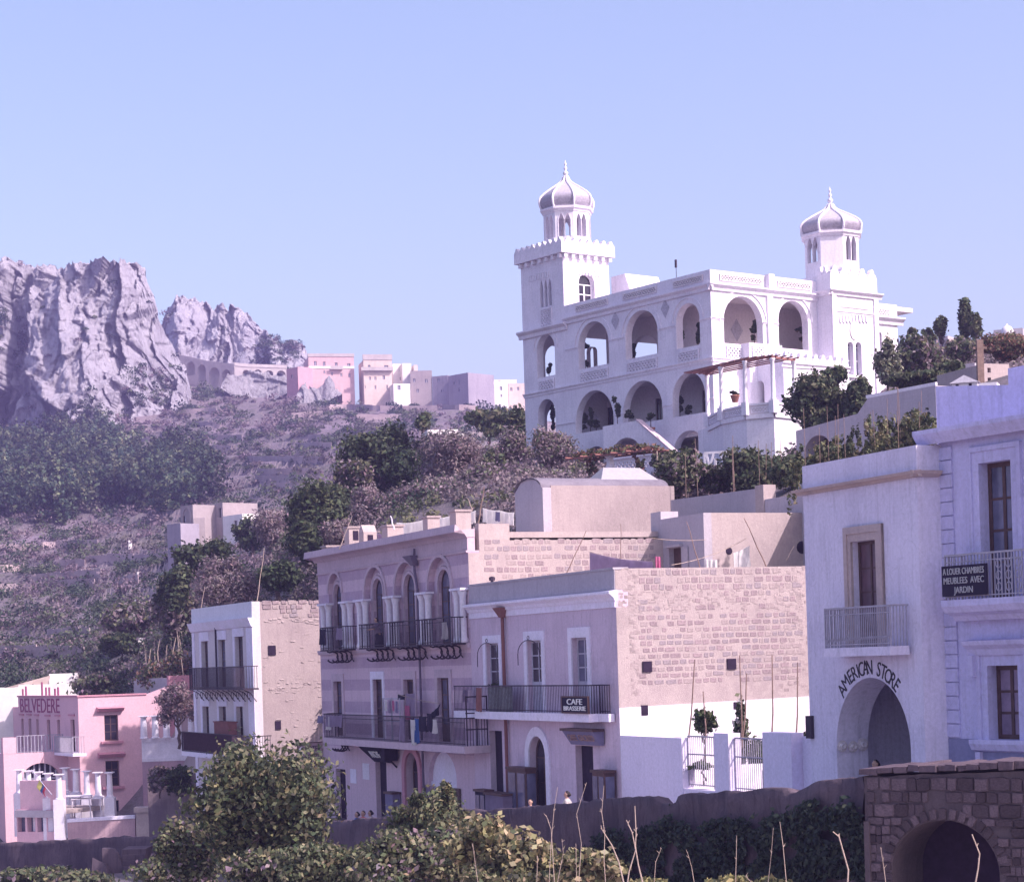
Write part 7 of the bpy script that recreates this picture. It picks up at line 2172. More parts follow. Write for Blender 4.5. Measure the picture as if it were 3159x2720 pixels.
mb = MB(FM); s, z = SF.f('PK', 855, 1660); mb.box(s - .6, s + .35, .2, .8, z - .6, z + .35, .25); o = placed(SF, mb.build('fallen_block', M_SWALL)); tag(o, 'pale fallen stone block below the curved stair parapet', 'stone')
# trees, shrubs and garden plants
EVER = [(.045, .062, .035), (.06, .08, .042), (.036, .052, .032), (.075, .088, .045)]
OLIVE = [(.11, .125, .07), (.085, .105, .06), (.14, .14, .085), (.065, .08, .05)]
LIL = [(.23, .175, .205), (.195, .155, .18), (.26, .205, .22), (.17, .145, .15)]
FRESH = [(.19, .18, .10), (.13, .14, .075), (.25, .22, .14), (.08, .095, .05), (.05, .062, .042)]
RUST = [(.20, .09, .07), (.16, .10, .07), (.24, .13, .10), (.12, .11, .06)]
def limb(mb, a, b, r0, r1, rng_, n=4):
 a = Vector(a); b = Vector(b)
 pts = []
 for k in range(n + 1):
  t = k / n
  p = a.lerp(b, t)
  if 0 < k < n: p = p + Vector((rng_.normal(), rng_.normal(), rng_.normal() * .4)) * (b - a).length * .05
  pts.append(tuple(p))
 mb.tube(pts, [r0 + (r1 - r0) * k / n for k in range(n + 1)], 6)
def tree(name, label, base, blobs, n, leaf, pal, cat='tree', group=None, trunk=.2, seed=1, aspect=1.7, hollow=.3, limbs=7, bark=None, clump=16, spread=.3):
 r = np.random.default_rng(seed)
 root = empty(name, base, 0, label, cat, group)
 if aspect > 3: n, leaf, aspect = int(n * 2.2), leaf * .45, 2.6
 elif base[1] > 90: n, leaf = int(n * 1.3), leaf * .84
 V_, F_, C_ = crown_arrays(seed, blobs, n, leaf, pal, hollow, aspect, clump, spread)
 link('crown', new_arrays_mesh('crown', V_, F_, C_, M_LEAF), root)
 mb = MB()
 B = np.array(blobs)
 top = B[:, :3].mean(axis=0)
 fork = Vector((top[0] * .4, top[1] * .4, max(.3, B[:, 2].min() * .55)))
 limb(mb, (0, 0, -.5), fork, trunk, trunk * .75, r, 4)
 for k in range(limbs):
  b = B[k % len(B)]
  d = r.normal(size=3); d /= np.linalg.norm(d)
  e = Vector(b[:3]) + Vector(d * b[3:] * .75)
  limb(mb, fork, e, trunk * .5, trunk * .10, r, 5)
  for q in range(2):
   d2 = r.normal(size=3); d2 /= np.linalg.norm(d2)
   limb(mb, fork.lerp(e, .6), Vector(e) + Vector(d2 * b[3:] * .4), trunk * .2, trunk * .05, r, 3)
 mb.build('trunk', bark or M_TRUNK, root)
 return root
def tree_px(name, label, zm, cx, cy, rx, ry, Y, n, leaf, pal, lobes=5, base_y=None, seed=1, **kw):
 c = at(zm, cx, cy, Y)
 sc_ = ZOOMS[zm][2] / FOC * Y
 RX, RZ = rx * sc_ * 1.08, ry * sc_ * 1.05
 bz = at(zm, cx, base_y, Y).z if base_y is not None else min(c.z - RZ * .8, ground_z(c.x, Y))
 base = Vector((c.x, Y, bz))
 r = random.Random(seed)
 h = c.z - bz
 bl = [(0, 0, h, RX * .55, RX * .55, RZ * .55)]
 for k in range(lobes * 2 + 4):
  a = 2 * math.pi * r.random(); q = math.sqrt(r.random()) * .80
  f = r.uniform(.28, .52)
  bl.append((RX * q * math.cos(a), RX * .6 * r.uniform(-1, 1), h + RZ * q * math.sin(a), RX * f * r.uniform(.8, 1.3), RX * f, RZ * f * r.uniform(.8, 1.25)))
 return tree(name, label, base, bl, n, leaf, pal, seed=seed, **kw)
M_DRYW = plaster('dry_stone_terrace', (.46, .37, .39), (.32, .25, .28), .7, .2, .8)
ZOOMS['N'] = (0, 1200, .3861)
TWL = [('M6', (0, 1340), (520, 1300), (800, 1300)), ('M6', (0, 1455), (400, 1450), (760, 1470)), ('M6', (480, 692), (760, 683)), ('M6', (240, 825), (600, 795), (900, 780)), ('M6', (420, 872), (860, 860)), ('M6', (0, 905), (300, 900)), ('M6', (0, 560), (300, 545)), ('M6', (360, 540), (900, 512)), ('M6', (700, 662), (1200, 640)), ('M6', (960, 850), (1300, 825)), ('M6', (0, 740), (230, 725)),
    ('N', (930, 328), (1200, 325)), ('N', (960, 432), (1280, 425)), ('N', (1200, 482), (1440, 460)), ('N', (910, 562), (1150, 550), (1430, 515)), ('N', (1700, 490), (1870, 495)), ('N', (1500, 300), (1800, 305)), ('N', (1560, 400), (1980, 410)), ('N', (1480, 200), (1760, 190)),
    ('M5', (320, 65), (600, 68), (900, 78)), ('M5', (560, 155), (1000, 150)), ('M5', (40, 405), (380, 400)), ('M5', (30, 462), (260, 460)), ('M5', (0, 520), (300, 530)), ('M5', (60, 330), (420, 335)), ('M5', (0, 140), (300, 120)),
    ('M3', (980, 725), (1480, 737)), ('M3', (560, 800), (1200, 800)), ('M3', (340, 882), (820, 880)), ('M3', (200, 720), (700, 700)), ('M3', (1180, 790), (1560, 800)), ('M4', (1080, 72), (1700, 75)), ('M4', (1170, 192), (1760, 190)), ('M4', (1150, 255), (1650, 250)), ('M4', (0, 1000), (300, 962), (560, 930)), ('M4', (1200, 330), (1600, 320))]
for zm, *pp in TWL:
 P3 = []
 for (x0, y0), (x1, y1) in zip(pp[:-1], pp[1:]):
  for k in range(9):
   h_ = ground_hit(*uv(zm, x0 + (x1 - x0) * k / 9, y0 + (y1 - y0) * k / 9), 130)
   if h_: P3.append(h_)
 if len(P3) < 4: continue
 ym = float(np.median([q.y for q in P3])); P3 = [q for q in P3 if abs(q.y - ym) < 25]
 if len(P3) < 4: continue
 for _k in range(3): P3 = [P3[0]] + [(P3[q - 1] + P3[q] + P3[q + 1]) / 3 for q in range(1, len(P3) - 1)] + [P3[-1]]
 mb = MB(); o0 = P3[0]
 for k, (a, b) in enumerate(zip(P3[:-1], P3[1:])):
  if (b - a).length > 25: continue
  a = a - o0; b = b - o0; hh = .75 + .3 * noise.noise((a.x * .3, k, 1.0)) + ym / 900; n_ = Vector((0, .5, 0))
  mb.hexa([tuple(a - Vector((0, 0, 1.5))), tuple(b - Vector((0, 0, 1.5))), tuple(b + n_ - Vector((0, 0, 1.5))), tuple(a + n_ - Vector((0, 0, 1.5))), tuple(a + Vector((0, 0, hh))), tuple(b + Vector((0, 0, hh))), tuple(b + n_ + Vector((0, 0, hh))), tuple(a + n_ + Vector((0, 0, hh)))])
 o = mb.build('terrace_wall', M_DRYW); o.location = o0; tag(o, 'low pale dry stone wall holding a terrace of the hillside', 'wall', 'dry stone walls of the hillside terraces')
tree_px('evergreen_tree', 'broad dark evergreen tree on the slope above the striped house', 'M5', 790, 470, 330, 235, 150, 9000, .25, EVER + OLIVE[:1], 7, 830, 31, trunk=.3)
tree_px('evergreen_tree', 'dark shaded evergreen beside the broad one above the striped house', 'M5', 960, 620, 180, 190, 146, 4500, .25, EVER[:3], 5, 830, 32, trunk=.3)
tree_px('evergreen_tree', 'rounded dark green tree left of the roof chimneys', 'M5', 300, 950, 250, 220, 136, 7000, .23, EVER + OLIVE[:1], 6, 1260, 33, trunk=.25)
tree_px('evergreen_tree', 'dark green tree low behind the striped house left corner', 'M5', 130, 1200, 160, 150, 131, 4000, .22, EVER, 5, 1380, 34, trunk=.2)
tree_px('olive_tree', 'leafless lilac grey tree behind the rooftop laundry', 'M5', 1180, 830, 300, 190, 128, 9500, .22, LIL, 7, 1080, 35, aspect=4.0, trunk=.16, clump=18)
tree_px('olive_tree', 'tall bare lilac tree below the long white shed', 'M5', 1430, 560, 300, 230, 141, 10500, .24, LIL, 7, 900, 36, aspect=4.0, trunk=.18, clump=18)
tree_px('olive_tree', 'small bare lilac tree behind the roof chimneys', 'M5', 660, 900, 170, 160, 130, 5200, .20, LIL, 5, 1100, 37, aspect=4.0, trunk=.12, clump=18)
tree_px('olive_tree', 'low bare lilac bush at the left roof end of the striped house', 'M5', 420, 1110, 130, 120, 127, 3200, .19, LIL, 5, 1280, 38, aspect=4.0, trunk=.1, clump=18)
tree_px('olive_tree', 'bare lilac tree against the foot of the villa tower', 'M5', 1900, 480, 190, 190, 138, 6500, .22, LIL + OLIVE[:1], 6, 820, 39, aspect=3.2, trunk=.15, clump=18)
tree_px('cypress', 'slim green climbing plant column among the bare trees', 'M5', 1702, 560, 45, 130, 131, 1500, .2, OLIVE, 3, 800, 40, trunk=.1)
tree_px('cypress', 'second slim green column just right of the first among bare trees', 'M5', 1800, 650, 42, 190, 130, 2000, .2, OLIVE, 4, 920, 41, trunk=.1)
tree_px('bush', 'dark green bush behind the laundry at the vaulted house', 'M5', 1500, 860, 110, 80, 122, 2200, .2, EVER, 4, 960, 42, cat='bush', trunk=.06)
tree_px('bush', 'dark green bush between the laundry pole and vaulted house', 'M5', 1740, 830, 110, 120, 121, 2600, .2, EVER + OLIVE[:2], 4, 960, 43, cat='bush', trunk=.06)
tree_px('bush', 'green bushy growth left of the villa tower foot', 'M3', 1930, 980, 100, 190, 158, 3800, .26, OLIVE + EVER[:1], 5, 1220, 44, cat='bush', trunk=.15)
tree_px('bush', 'pale green bush beside the long white shed', 'M3', 1640, 930, 190, 120, 180, 3200, .3, OLIVE, 5, 1080, 45, cat='bush', trunk=.12)
tree_px('bush', 'grey green bush left of the long white shed', 'M3', 985, 900, 70, 90, 176, 1500, .28, OLIVE + EVER[:1], 4, 1000, 46, cat='bush', trunk=.12)
pts, rad, hts, pal, lf = [], [], [], [], []
for k in range(4600):
 Yd = rng.uniform(96, 175); u = rng.uniform(700, 3300)
 X = (u - PCX) / FOC * Yd
 if Yd > 140 and u > 1650 and u < 2700: continue
 if u < 1000 and Yd < 118: continue
 if u > 2500 and Yd < 100: continue
 z = float(terr_base([X], [Yd])[0])
 g = noise.noise((X / 7, Yd / 7, 3.0))
 pal.append((OLIVE if g > .18 else LIL if g > -.25 else DRY)[rng.integers(0, 4)])
 q = rng.uniform(.35, .95)
 pts.append((X, Yd, z)); rad.append(q); hts.append(q * rng.uniform(.6, 1.3)); lf.append(.16)
sv, sf, scol = scrub_clumps(*map(np.array, (pts, rad, hts, pal, lf)), 30, 8)
o = link('slope_undergrowth', new_arrays_mesh('slope_undergrowth', sv, sf, scol, M_LEAF)); tag(o, 'tangled undergrowth on the slope between the houses and the villa', 'undergrowth', kind='stuff')
tree_px('olive_tree', 'wide olive brown tree right of the broad evergreen', 'M5', 1230, 430, 230, 140, 152, 5500, .22, OLIVE[2:] + LIL[:2], 6, 800, 191, trunk=.15)
tree_px('olive_tree', 'grey brown tree filling the bank behind the long white sheet', 'M5', 960, 900, 210, 120, 129, 4500, .2, LIL + OLIVE[2:3], 6, 1080, 192, aspect=3.2, trunk=.12)
tree_px('olive_tree', 'olive brown tree left of the broad evergreen on the bank', 'M5', 520, 700, 170, 170, 146, 4500, .22, OLIVE[2:] + LIL[:1], 6, 980, 193, trunk=.15)
tree_px('olive_tree', 'grey lilac tree before the villa tower and vaulted house', 'M5', 1640, 760, 190, 190, 127, 5500, .2, LIL + OLIVE[:1], 6, 1000, 194, aspect=3.2, trunk=.14)
tree_px('olive_tree', 'round bare lilac tree above the narrow white house roof', 'M4', 890, 1180, 240, 205, 138, 10500, .21, LIL, 7, 1400, 51, aspect=4.2, trunk=.2, clump=18)
tree_px('evergreen_tree', 'dark green tree on the slope above the round bare tree', 'M4', 720, 960, 240, 160, 158, 5500, .26, EVER, 6, 1160, 52, trunk=.2)
tree_px('evergreen_tree', 'green shrubby tree left of the round bare tree', 'M4', 430, 1230, 180, 170, 152, 4800, .25, EVER + OLIVE[:1], 5, 1440, 53, trunk=.2)
tree_px('evergreen_tree', 'dark tree right of the white slope house', 'M4', 1120, 740, 150, 150, 200, 3600, .3, EVER, 5, 900, 54, trunk=.2)
tree_px('olive_tree', 'bare lilac tree between the slope house and dark trees', 'M4', 1370, 680, 210, 190, 175, 6000, .27, LIL, 6, 900, 55, aspect=3.6, trunk=.18, clump=18)
tree_px('evergreen_tree', 'dark tree in the shaded hollow beside the striped house', 'M4', 1350, 1130, 190, 130, 126, 5000, .22, EVER[:3], 5, 1330, 56, trunk=.2)
tree_px('evergreen_tree', 'tall dark green tree above the shaded hollow', 'M4', 1740, 560, 260, 260, 142, 7500, .24, EVER + OLIVE[:1], 6, 880, 57, trunk=.25)
tree_px('bush', 'brown green bush above the tiny white hut', 'M6', 1120, 1130, 220, 130, 182, 4000, .3, OLIVE[2:] + LIL[:2], 5, 1280, 58, cat='bush', trunk=.1)
tree_px('bush', 'brown green bush between the white house and tiny hut', 'M6', 1500, 1050, 190, 190, 165, 4800, .28, OLIVE[2:] + LIL[1:], 5, 1300, 59, cat='bush', trunk=.1)
tree_px('bush', 'dark bush below the tiny white hut', 'M6', 1050, 1360, 160, 90, 176, 2600, .28, EVER, 4, 1460, 60, cat='bush', trunk=.08)
tree_px('bush', 'leafy creeper mass beside the gabled shed', 'PK', 820, 190, 190, 90, 168, 3600, .26, OLIVE + LIL[:1], 5, 290, 61, cat='bush', trunk=.08)
tree_px('bush', 'dark hedge on the roof line right of the gabled shed', 'PK', 1080, 150, 130, 90, 170, 2600, .26, EVER + LIL[:1], 4, 270, 62, cat='bush', trunk=.08)
tree_px('olive_tree', 'bare pinkish tree by the upper pergola columns', 'PK', 1440, 370, 150, 160, 134, 4200, .2, LIL + [(.34, .22, .26)], 5, 640, 63, aspect=4.2, trunk=.12, clump=16)
tree_px('bush', 'grey dry creeper hanging on the dark retaining wall', 'PK', 1290, 950, 90, 80, 126.5, 2200, .18, LIL + OLIVE[:1], 4, 1040, 64, cat='bush', trunk=.05)
tree_px('bush', 'dark creeper beside the lower balcony of the white house', 'PK', 1450, 960, 110, 90, 126.5, 2400, .18, EVER + OLIVE[:1], 4, 1060, 65, cat='bush', trunk=.05)
rr = random.Random(6)
for k in range(18):
 x = rr.uniform(1230, 1660); y = rr.uniform(1480, 1760)
 b_ = at('M6', x, y, 160 + rr.uniform(-6, 6)); h = rr.uniform(1.8, 3.2)
 mb = MB(); mb.tube([(0, 0, -.4), (rr.uniform(-.1, .1), 0, h * .5), (rr.uniform(-.2, .2), 0, h)], [.05, .045, .03], 5)
 o = mb.build('vineyard_cane', M_CANEPALE); o.location = b_; tag(o, 'pale upright cane in the vineyard beside the narrow white house', 'cane', 'canes of the vineyard beside the white house')
tree_px('bush', 'tangle of brown vines among the vineyard canes', 'M6', 1450, 1600, 220, 140, 158, 4200, .22, RUST[1:] + OLIVE[2:] + LIL[:2], 5, 1740, 66, cat='bush', trunk=.05)
tree_px('small_tree', 'leafy round tree with a bare trunk before the villa terrace', 'V4', 1290, 1010, 235, 260, 108, 8500, .19, OLIVE + EVER[:2], 6, 1420, 71, trunk=.14)
tree_px('small_tree', 'dark tuft of a tree top against the villa wing', 'V4', 1420, 760, 90, 75, 110, 1500, .19, EVER + OLIVE[:1], 4, 1000, 72, trunk=.08)
tree_px('small_tree', 'tall leafy shrub under the right villa tower', 'V4', 1640, 1040, 120, 240, 106, 5000, .19, OLIVE + EVER[:1], 6, 1380, 73, trunk=.12)
tree_px('bush', 'large green garden bush behind the shaded terrace wall', 'R', 1620, 170, 190, 150, 98, 6500, .18, OLIVE + EVER[:1], 6, 340, 74, cat='bush', trunk=.1)
tree_px('bush', 'slender leafy shrub right of the barrel vaulted roof', 'R', 1120, 200, 130, 140, 97, 3600, .17, OLIVE + LIL[:1], 5, 350, 75, cat='bush', trunk=.08)
tree_px('bush', 'loose garden shrub under the pergola bastion', 'R', 1320, 260, 130, 90, 99, 2600, .17, OLIVE + LIL[:1], 4, 350, 76, cat='bush', trunk=.06)
tree_px('bush', 'green shrub against the left edge of the store roof', 'R', 1850, 210, 120, 130, 94, 3200, .17, OLIVE + EVER[:1], 5, 350, 77, cat='bush', trunk=.06)
tree_px('bush', 'bare lilac garden shrub at the villa stair foot', 'V3', 400, 1420, 210, 190, 131, 5600, .2, LIL + OLIVE[:1], 6, 1680, 78, cat='bush', aspect=3.6, trunk=.1, clump=18)
tree_px('bush', 'pale bush under the villa stair arch', 'V3', 1560, 1560, 150, 120, 116, 2600, .19, OLIVE + LIL[:1], 5, 1700, 79, cat='bush', trunk=.06)
lst = []
rr = random.Random(3)
for k in range(80):
 u = rr.uniform(2440, 2890); v = float(np.interp(u, [2440, 2560, 2890], [1475, 1420, 1325])) + rr.uniform(-38, 26)
 Yd = rr.uniform(74, 80); p = at('S', u, v, Yd)
 h = rr.uniform(.35, .85)
 bl = [(p.x, p.y, p.z, .28, .28, h)]
 lst.append(crown_arrays(600 + k, bl, 210, .085, FRESH + OLIVE[:2], .3))
o = link('bean_rows', new_arrays_mesh('bean_rows', *merge_arrays(lst), M_LEAF)); tag(o, 'rows of staked green bean plants above the store roof', 'plants', kind='stuff')
for k in range(14):
 u = rr.uniform(2450, 2880); v = float(np.interp(u, [2440, 2560, 2890], [1480, 1430, 1340]))
 Yd = rr.uniform(73, 79); p = at('S', u, v, Yd); h = rr.uniform(1.2, 2.4)
 mb = MB(); mb.tube([(0, 0, -.5), (rr.uniform(-.06, .06), 0, h)], [.012, .009], 5); o = mb.build('garden_stake', M_CANE); o.location = p
 tag(o, 'thin pale stake among the bean rows above the store', 'stake', 'stakes of the bean rows above the store')
for k in range(10):
 u = rr.uniform(2080, 2470); v = rr.uniform(1490, 1530); Yd = rr.uniform(93, 97); p = at('S', u, v, Yd); h = rr.uniform(1.4, 2.6)
 mb = MB(); mb.tube([(0, 0, -.5), (rr.uniform(-.12, .12), 0, h)], [.016, .012], 5); o = mb.build('garden_stake', M_CANE); o.location = p
 tag(o, 'thin stake among shrubs behind the shaded terrace wall', 'stake', 'stakes in the garden below the villa')
tree_px('bush', 'silvery green bush at the right villa wall', 'M7', 450, 790, 105, 190, 118, 3600, .19, [(.30, .30, .24), (.20, .21, .15), (.12, .13, .08)], 5, 1010, 81, cat='bush', trunk=.08)
tree_px('bush', 'wide tangled lilac and green shrub mass right of the villa', 'M7', 800, 740, 250, 190, 122, 7500, .2, OLIVE + LIL[:2], 7, 1010, 82, cat='bush', trunk=.1)
tree_px('bush', 'low green shrub along the retaining wall coping', 'M7', 760, 970, 280, 80, 104, 4200, .18, OLIVE + EVER[:1], 6, 1060, 83, cat='bush', trunk=.06)
tree_px('bush', 'green shrub beside the white garden shrine', 'M7', 1080, 880, 140, 110, 106, 3200, .18, OLIVE + EVER[:1], 5, 1000, 84, cat='bush', trunk=.06)
tree_px('poplar_tree', 'tall narrow poplar on the right skyline', 'M7', 1245, 350, 60, 220, 150, 3000, .22, OLIVE + EVER[:1], 5, 900, 85, trunk=.16)
tree_px('poplar_tree', 'side branch poplar leaning right of the tall one', 'M7', 1350, 420, 55, 110, 149, 1300, .22, OLIVE, 4, 800, 86, trunk=.1)
tree_px('poplar_tree', 'short forked poplar left of the tall one', 'M7', 1000, 400, 65, 95, 151, 1300, .22, OLIVE, 4, 800, 87, trunk=.12)
tree_px('poplar_tree', 'small poplar sprout over the low flat house', 'M7', 860, 500, 60, 60, 152, 700, .22, OLIVE, 3, 800, 88, trunk=.08)
tree_px('poplar_tree', 'tiny poplar sprig nearest the villa on the skyline', 'M7', 708, 480, 34, 40, 152, 400, .2, OLIVE, 3, 700, 89, trunk=.06)
tree_px('bush', 'grey green thicket under the tall poplar', 'M7', 1230, 640, 150, 110, 132, 3000, .21, OLIVE + LIL[:2], 5, 900, 90, cat='bush', trunk=.08)
tree_px('bush', 'rusty reed thicket on the right skyline', 'M7', 1660, 640, 240, 130, 122, 6000, .2, RUST + OLIVE[2:], 6, 830, 91, cat='bush', aspect=3.2, trunk=.08)
tree_px('small_tree', 'thin twin stemmed tree in the gated garden', 'G', 930, 670, 95, 85, 66.5, 1400, .10, EVER + OLIVE[:2], 4, 1060, 92, trunk=.035)
tree_px('bush', 'flowering climber behind the right garden railing', 'G', 1270, 760, 60, 240, 66.5, 1500, .10, OLIVE + [(.45, .42, .40)], 5, 1060, 93, cat='bush', trunk=.03)
tree_px('bush', 'dark bush in the right garden gateway', 'G', 1395, 980, 65, 170, 66, 1500, .10, EVER, 4, 1130, 94, cat='bush', trunk=.03)
tree_px('bush', 'low clipped plants on the left planter', 'G', 915, 1065, 100, 30, 66, 900, .09, EVER + OLIVE[:2], 4, 1095, 95, cat='bush', trunk=.02)
tree_px('bush', 'white flowered ivy in the gap beside the store', 'G', 1870, 930, 28, 160, 61.5, 1000, .09, EVER + [(.6, .56, .6)], 4, 1180, 96, cat='bush', trunk=.02)
for i, (x0, y0, x1, y1, lab) in enumerate(((838, 100, 750, 770, 'leaning cane rising over the left garden gateway'), (1248, 60, 1262, 1030, 'tall cane rising over the right garden gateway'), (1312, 225, 1262, 640, 'short cane crossing the tall one over the gateway'),
             (1545, 60, 1530, 790, 'straight cane above the wide garden pier'), (1778, 125, 1745, 790, 'curved cane close to the store wall'), (915, 390, 935, 760, 'short cane within the twin stemmed garden tree'))):
 p = at('G', x0, y0, 66.2); q = at('G', x1, y1 + 320, 66.2)
 mb = MB(); d = p - q; mb.tube([(0, 0, 0), tuple(d * .5 + Vector((.05, 0, 0))), tuple(d)], [.03, .026, .016], 6); o = mb.build('garden_cane', M_CANE); o.location = q; tag(o, lab, 'cane', 'canes in the gated garden')
# foreground planting
tree_px('large_bush', 'big rounded leafy bush in front of the street wall at left', 'F1', 620, 560, 400, 440, 60, 21000, .108, FRESH + OLIVE + EVER[:2], 9, 1250, 101, cat='bush', trunk=.12, hollow=.45, limbs=10, clump=14, spread=.24)
tree_px('large_bush', 'lower left skirt of leaves beside the big bush', 'F1', 180, 800, 190, 200, 63, 6500, .11, OLIVE + FRESH[1:] + LIL[:1], 6, 1250, 102, cat='bush', trunk=.06)
tree_px('shrub', 'leafy shrub rising against the wall below the shutters', 'F1', 1700, 640, 250, 170, 56, 9500, .085, FRESH + OLIVE, 7, 1200, 103, cat='bush', trunk=.05)
tree_px('shrub', 'tall sprig of leaves before the shopfront arch', 'F1', 1815, 440, 45, 75, 55.5, 700, .085, FRESH, 3, 1100, 104, cat='bush', trunk=.025)
tree_px('shrub', 'leafy sprig before the arched house door', 'F1', 1640, 470, 45, 60, 55.5, 600, .085, FRESH, 3, 1100, 105, cat='bush', trunk=.025)
tree_px('shrub', 'dense low shrub at the bottom between the two bushes', 'F1', 1000, 870, 250, 150, 55, 7500, .09, FRESH[1:] + OLIVE, 6, 1200, 106, cat='bush', trunk=.05)
tree_px('shrub', 'dark shrub low at the bottom centre left', 'F1', 1350, 900, 230, 140, 54, 6500, .09, OLIVE + FRESH[1:4], 6, 1200, 107, cat='bush', trunk=.05)
for i, (zm, x, y, rx, ry, Yd, n, lab) in enumerate((('F1', 120, 930, 260, 130, 66, 6000, 'dark tangled shrub in the bottom left corner by the steps'), ('PK', 250, 1760, 260, 90, 86, 5000, 'brown shrub below the rough road wall at far left'), ('PK', 620, 1770, 220, 70, 84, 4000, 'low shrub below the stone steps'),
  ('F1', 1900, 800, 200, 170, 53, 6500, 'tall leafy shrub right of the leafy wall shrub'), ('F1', 1560, 860, 260, 170, 52, 8000, 'thick leafy shrub at the bottom below the wall shrub'), ('F2', 330, 760, 330, 80, 49, 4500, 'yellow green leaves filling the bottom centre edge'), ('F1', 700, 900, 300, 130, 56, 7000, 'shaded leaves under the big rounded bush'))):
 tree_px('shrub', lab, zm, x, y, rx, ry, Yd, n, .10 if Yd < 70 else .15, (OLIVE + FRESH[1:] + LIL[:1]) if i not in (5,) else FRESH, 7, y + ry * 2.2, 180 + i, cat='bush', trunk=.04)
for i, (x, y, rx, ry, n, lab) in enumerate(((180, 560, 190, 150, 2300, 'yellow green fig shrub at the bottom centre, leftmost of three'), (480, 640, 210, 150, 2600, 'yellow green fig shrub at the bottom centre, middle of three'), (850, 700, 200, 100, 2000, 'yellow green fig shrub at the bottom centre, rightmost of three'))):
 tree_px('fig_shrub', lab, 'F2', x, y, rx, ry, 50 - i, n, .12, [(.34, .29, .16), (.22, .20, .11), (.14, .135, .075), (.08, .09, .05), (.38, .32, .2)], 7, 1050, 111 + i, cat='bush', trunk=.04, aspect=1.5, hollow=.35, limbs=14, bark=M_CANEPALE, clump=7, spread=.3)
for i, (x, y, rx) in enumerate(((1750, 790, 130), (1250, 800, 90), (2030, 800, 90))):
 tree_px('fig_shrub', ('low leafy shoots at the bottom under the ivy', 'low yellow leaves at the bottom centre right', 'low leaf tips near the bridge foot')[i], 'F2', x, y, rx, 40, 46, 700, .1, [(.34, .30, .14), (.2, .19, .09), (.12, .13, .07)], 4, 950, 121 + i, cat='bush', trunk=.02, bark=M_CANEPALE, clump=7)
CAN = [('F2', [(663, 180), (640, 330), (620, 560), (610, 760)], 'thin forked cane before the arched cafe door'), ('F2', [(590, 360), (622, 450)], 'short side twig beside the forked cane'),
    ('F2', [(848, 150), (785, 350), (815, 540), (800, 760)], 'crooked cane before the right cafe door'), ('F2', [(960, 170), (945, 340), (965, 480), (960, 640)], 'upright cane before the cafe cabinet'),
    ('F2', [(940, 440), (1010, 550), (1055, 660), (1088, 800)], 'slanting pale cane crossing below the cafe cabinet'), ('F2', [(1157, 300), (1165, 480), (1160, 560), (1180, 680), (1210, 800)], 'tall pale cane below the garden wall corner'),
    ('F2', [(1103, 390), (1140, 470), (1162, 580), (1120, 720), (1108, 800)], 'bent pale cane crossing the tall one'), ('F2', [(1327, 568), (1290, 660), (1280, 800)], 'short curved cane before the ivy, left of centre'),
    ('F2', [(1493, 595), (1520, 690), (1538, 800)], 'short cane before the ivy, right of the curved one'), ('F2', [(1808, 488), (1805, 640), (1800, 800)], 'straight lit cane before the ivy'),
    ('F2', [(2042, 440), (2030, 600), (2008, 800)], 'dim cane nearest the ivy edge'), ('B', [(255, 610), (280, 800), (305, 1080)], 'tall lit cane just left of the bridge'),
    ('B', [(650, 685), (695, 722), (765, 970), (758, 1080)], 'thick crooked cane in front of the bridge pier'), ('B', [(1005, 800), (1030, 960), (1045, 1080)], 'short cane at the bridge pier foot'),
    ('B', [(1685, 705), (1742, 850), (1730, 960), (1708, 1080)], 'thick bright crooked cane before the bridge arch'), ('B', [(0, 1015), (60, 1080)], 'stub of cane low before the ivy'),
    ('F1', [(1365, 730), (1440, 860), (1475, 1000)], 'long twig rising from the low dark shrub'), ('F1', [(1975, 560), (1935, 760), (1925, 990)], 'pale stem at the right end of the leafy shrub'), ('F1', [(1975, 600), (2005, 780), (2020, 990)], 'second pale stem at the right end of the leafy shrub'),
    ('F2', [(535, 620), (530, 800)], 'pale upright stem among the fig shrubs'), ('F2', [(120, 540), (155, 800)], 'pale stem among the leftmost fig leaves'), ('F2', [(780, 540), (785, 800)], 'pale stem between the middle and right fig shrubs'), ('F2', [(690, 510), (700, 600), (660, 800)], 'curved stem above the middle fig shrub')]
for i, (zm, pp, lab) in enumerate(CAN):
 Yd = 45 - (i % 5) * .5 if zm == 'F2' else (38 if zm == 'B' else 52)
 P3 = [at(zm, x, y, Yd) for x, y in pp]
 dn_ = P3[-1] + Vector((.05, 0, -1.6)); P3.append(dn_)
 thick = .017 if i in (12, 14, 5, 6, 4) else .008
 mb = MB(); mb.tube([tuple(q - dn_) for q in P3], [thick * (.55 + .6 * k / len(P3)) for k in range(len(P3))], 6)
 rr2 = random.Random(i)
 for k in range(3):
  q = P3[rr2.randrange(0, max(1, len(P3) - 2))].lerp(P3[1], rr2.random()) - dn_
  mb.tube([tuple(q), tuple(q + Vector((rr2.uniform(-.06, .06), 0, rr2.uniform(.03, .08))))], [thick * .7, thick * .4], 5)
 o = mb.build('bare_cane', M_CANEPALE); o.location = dn_; tag(o, lab, 'cane', 'bare canes in the foreground')
ri = np.random.default_rng(5)
N = 26000
u = ri.uniform(1700, 2675, N); v = ri.uniform(2455, 2790, N)
top_i = np.interp(u, [1700, 1780, 1850, 1930, 2000, 2060, 2130, 2250, 2350, 2420, 2500, 2560, 2620, 2675], [2660, 2640, 2560, 2580, 2550, 2520, 2560, 2530, 2540, 2510, 2480, 2500, 2470, 2560])
jit = np.array([noise.noise((a / 30, b / 30, 0)) * 40 for a, b in zip(u, v)])
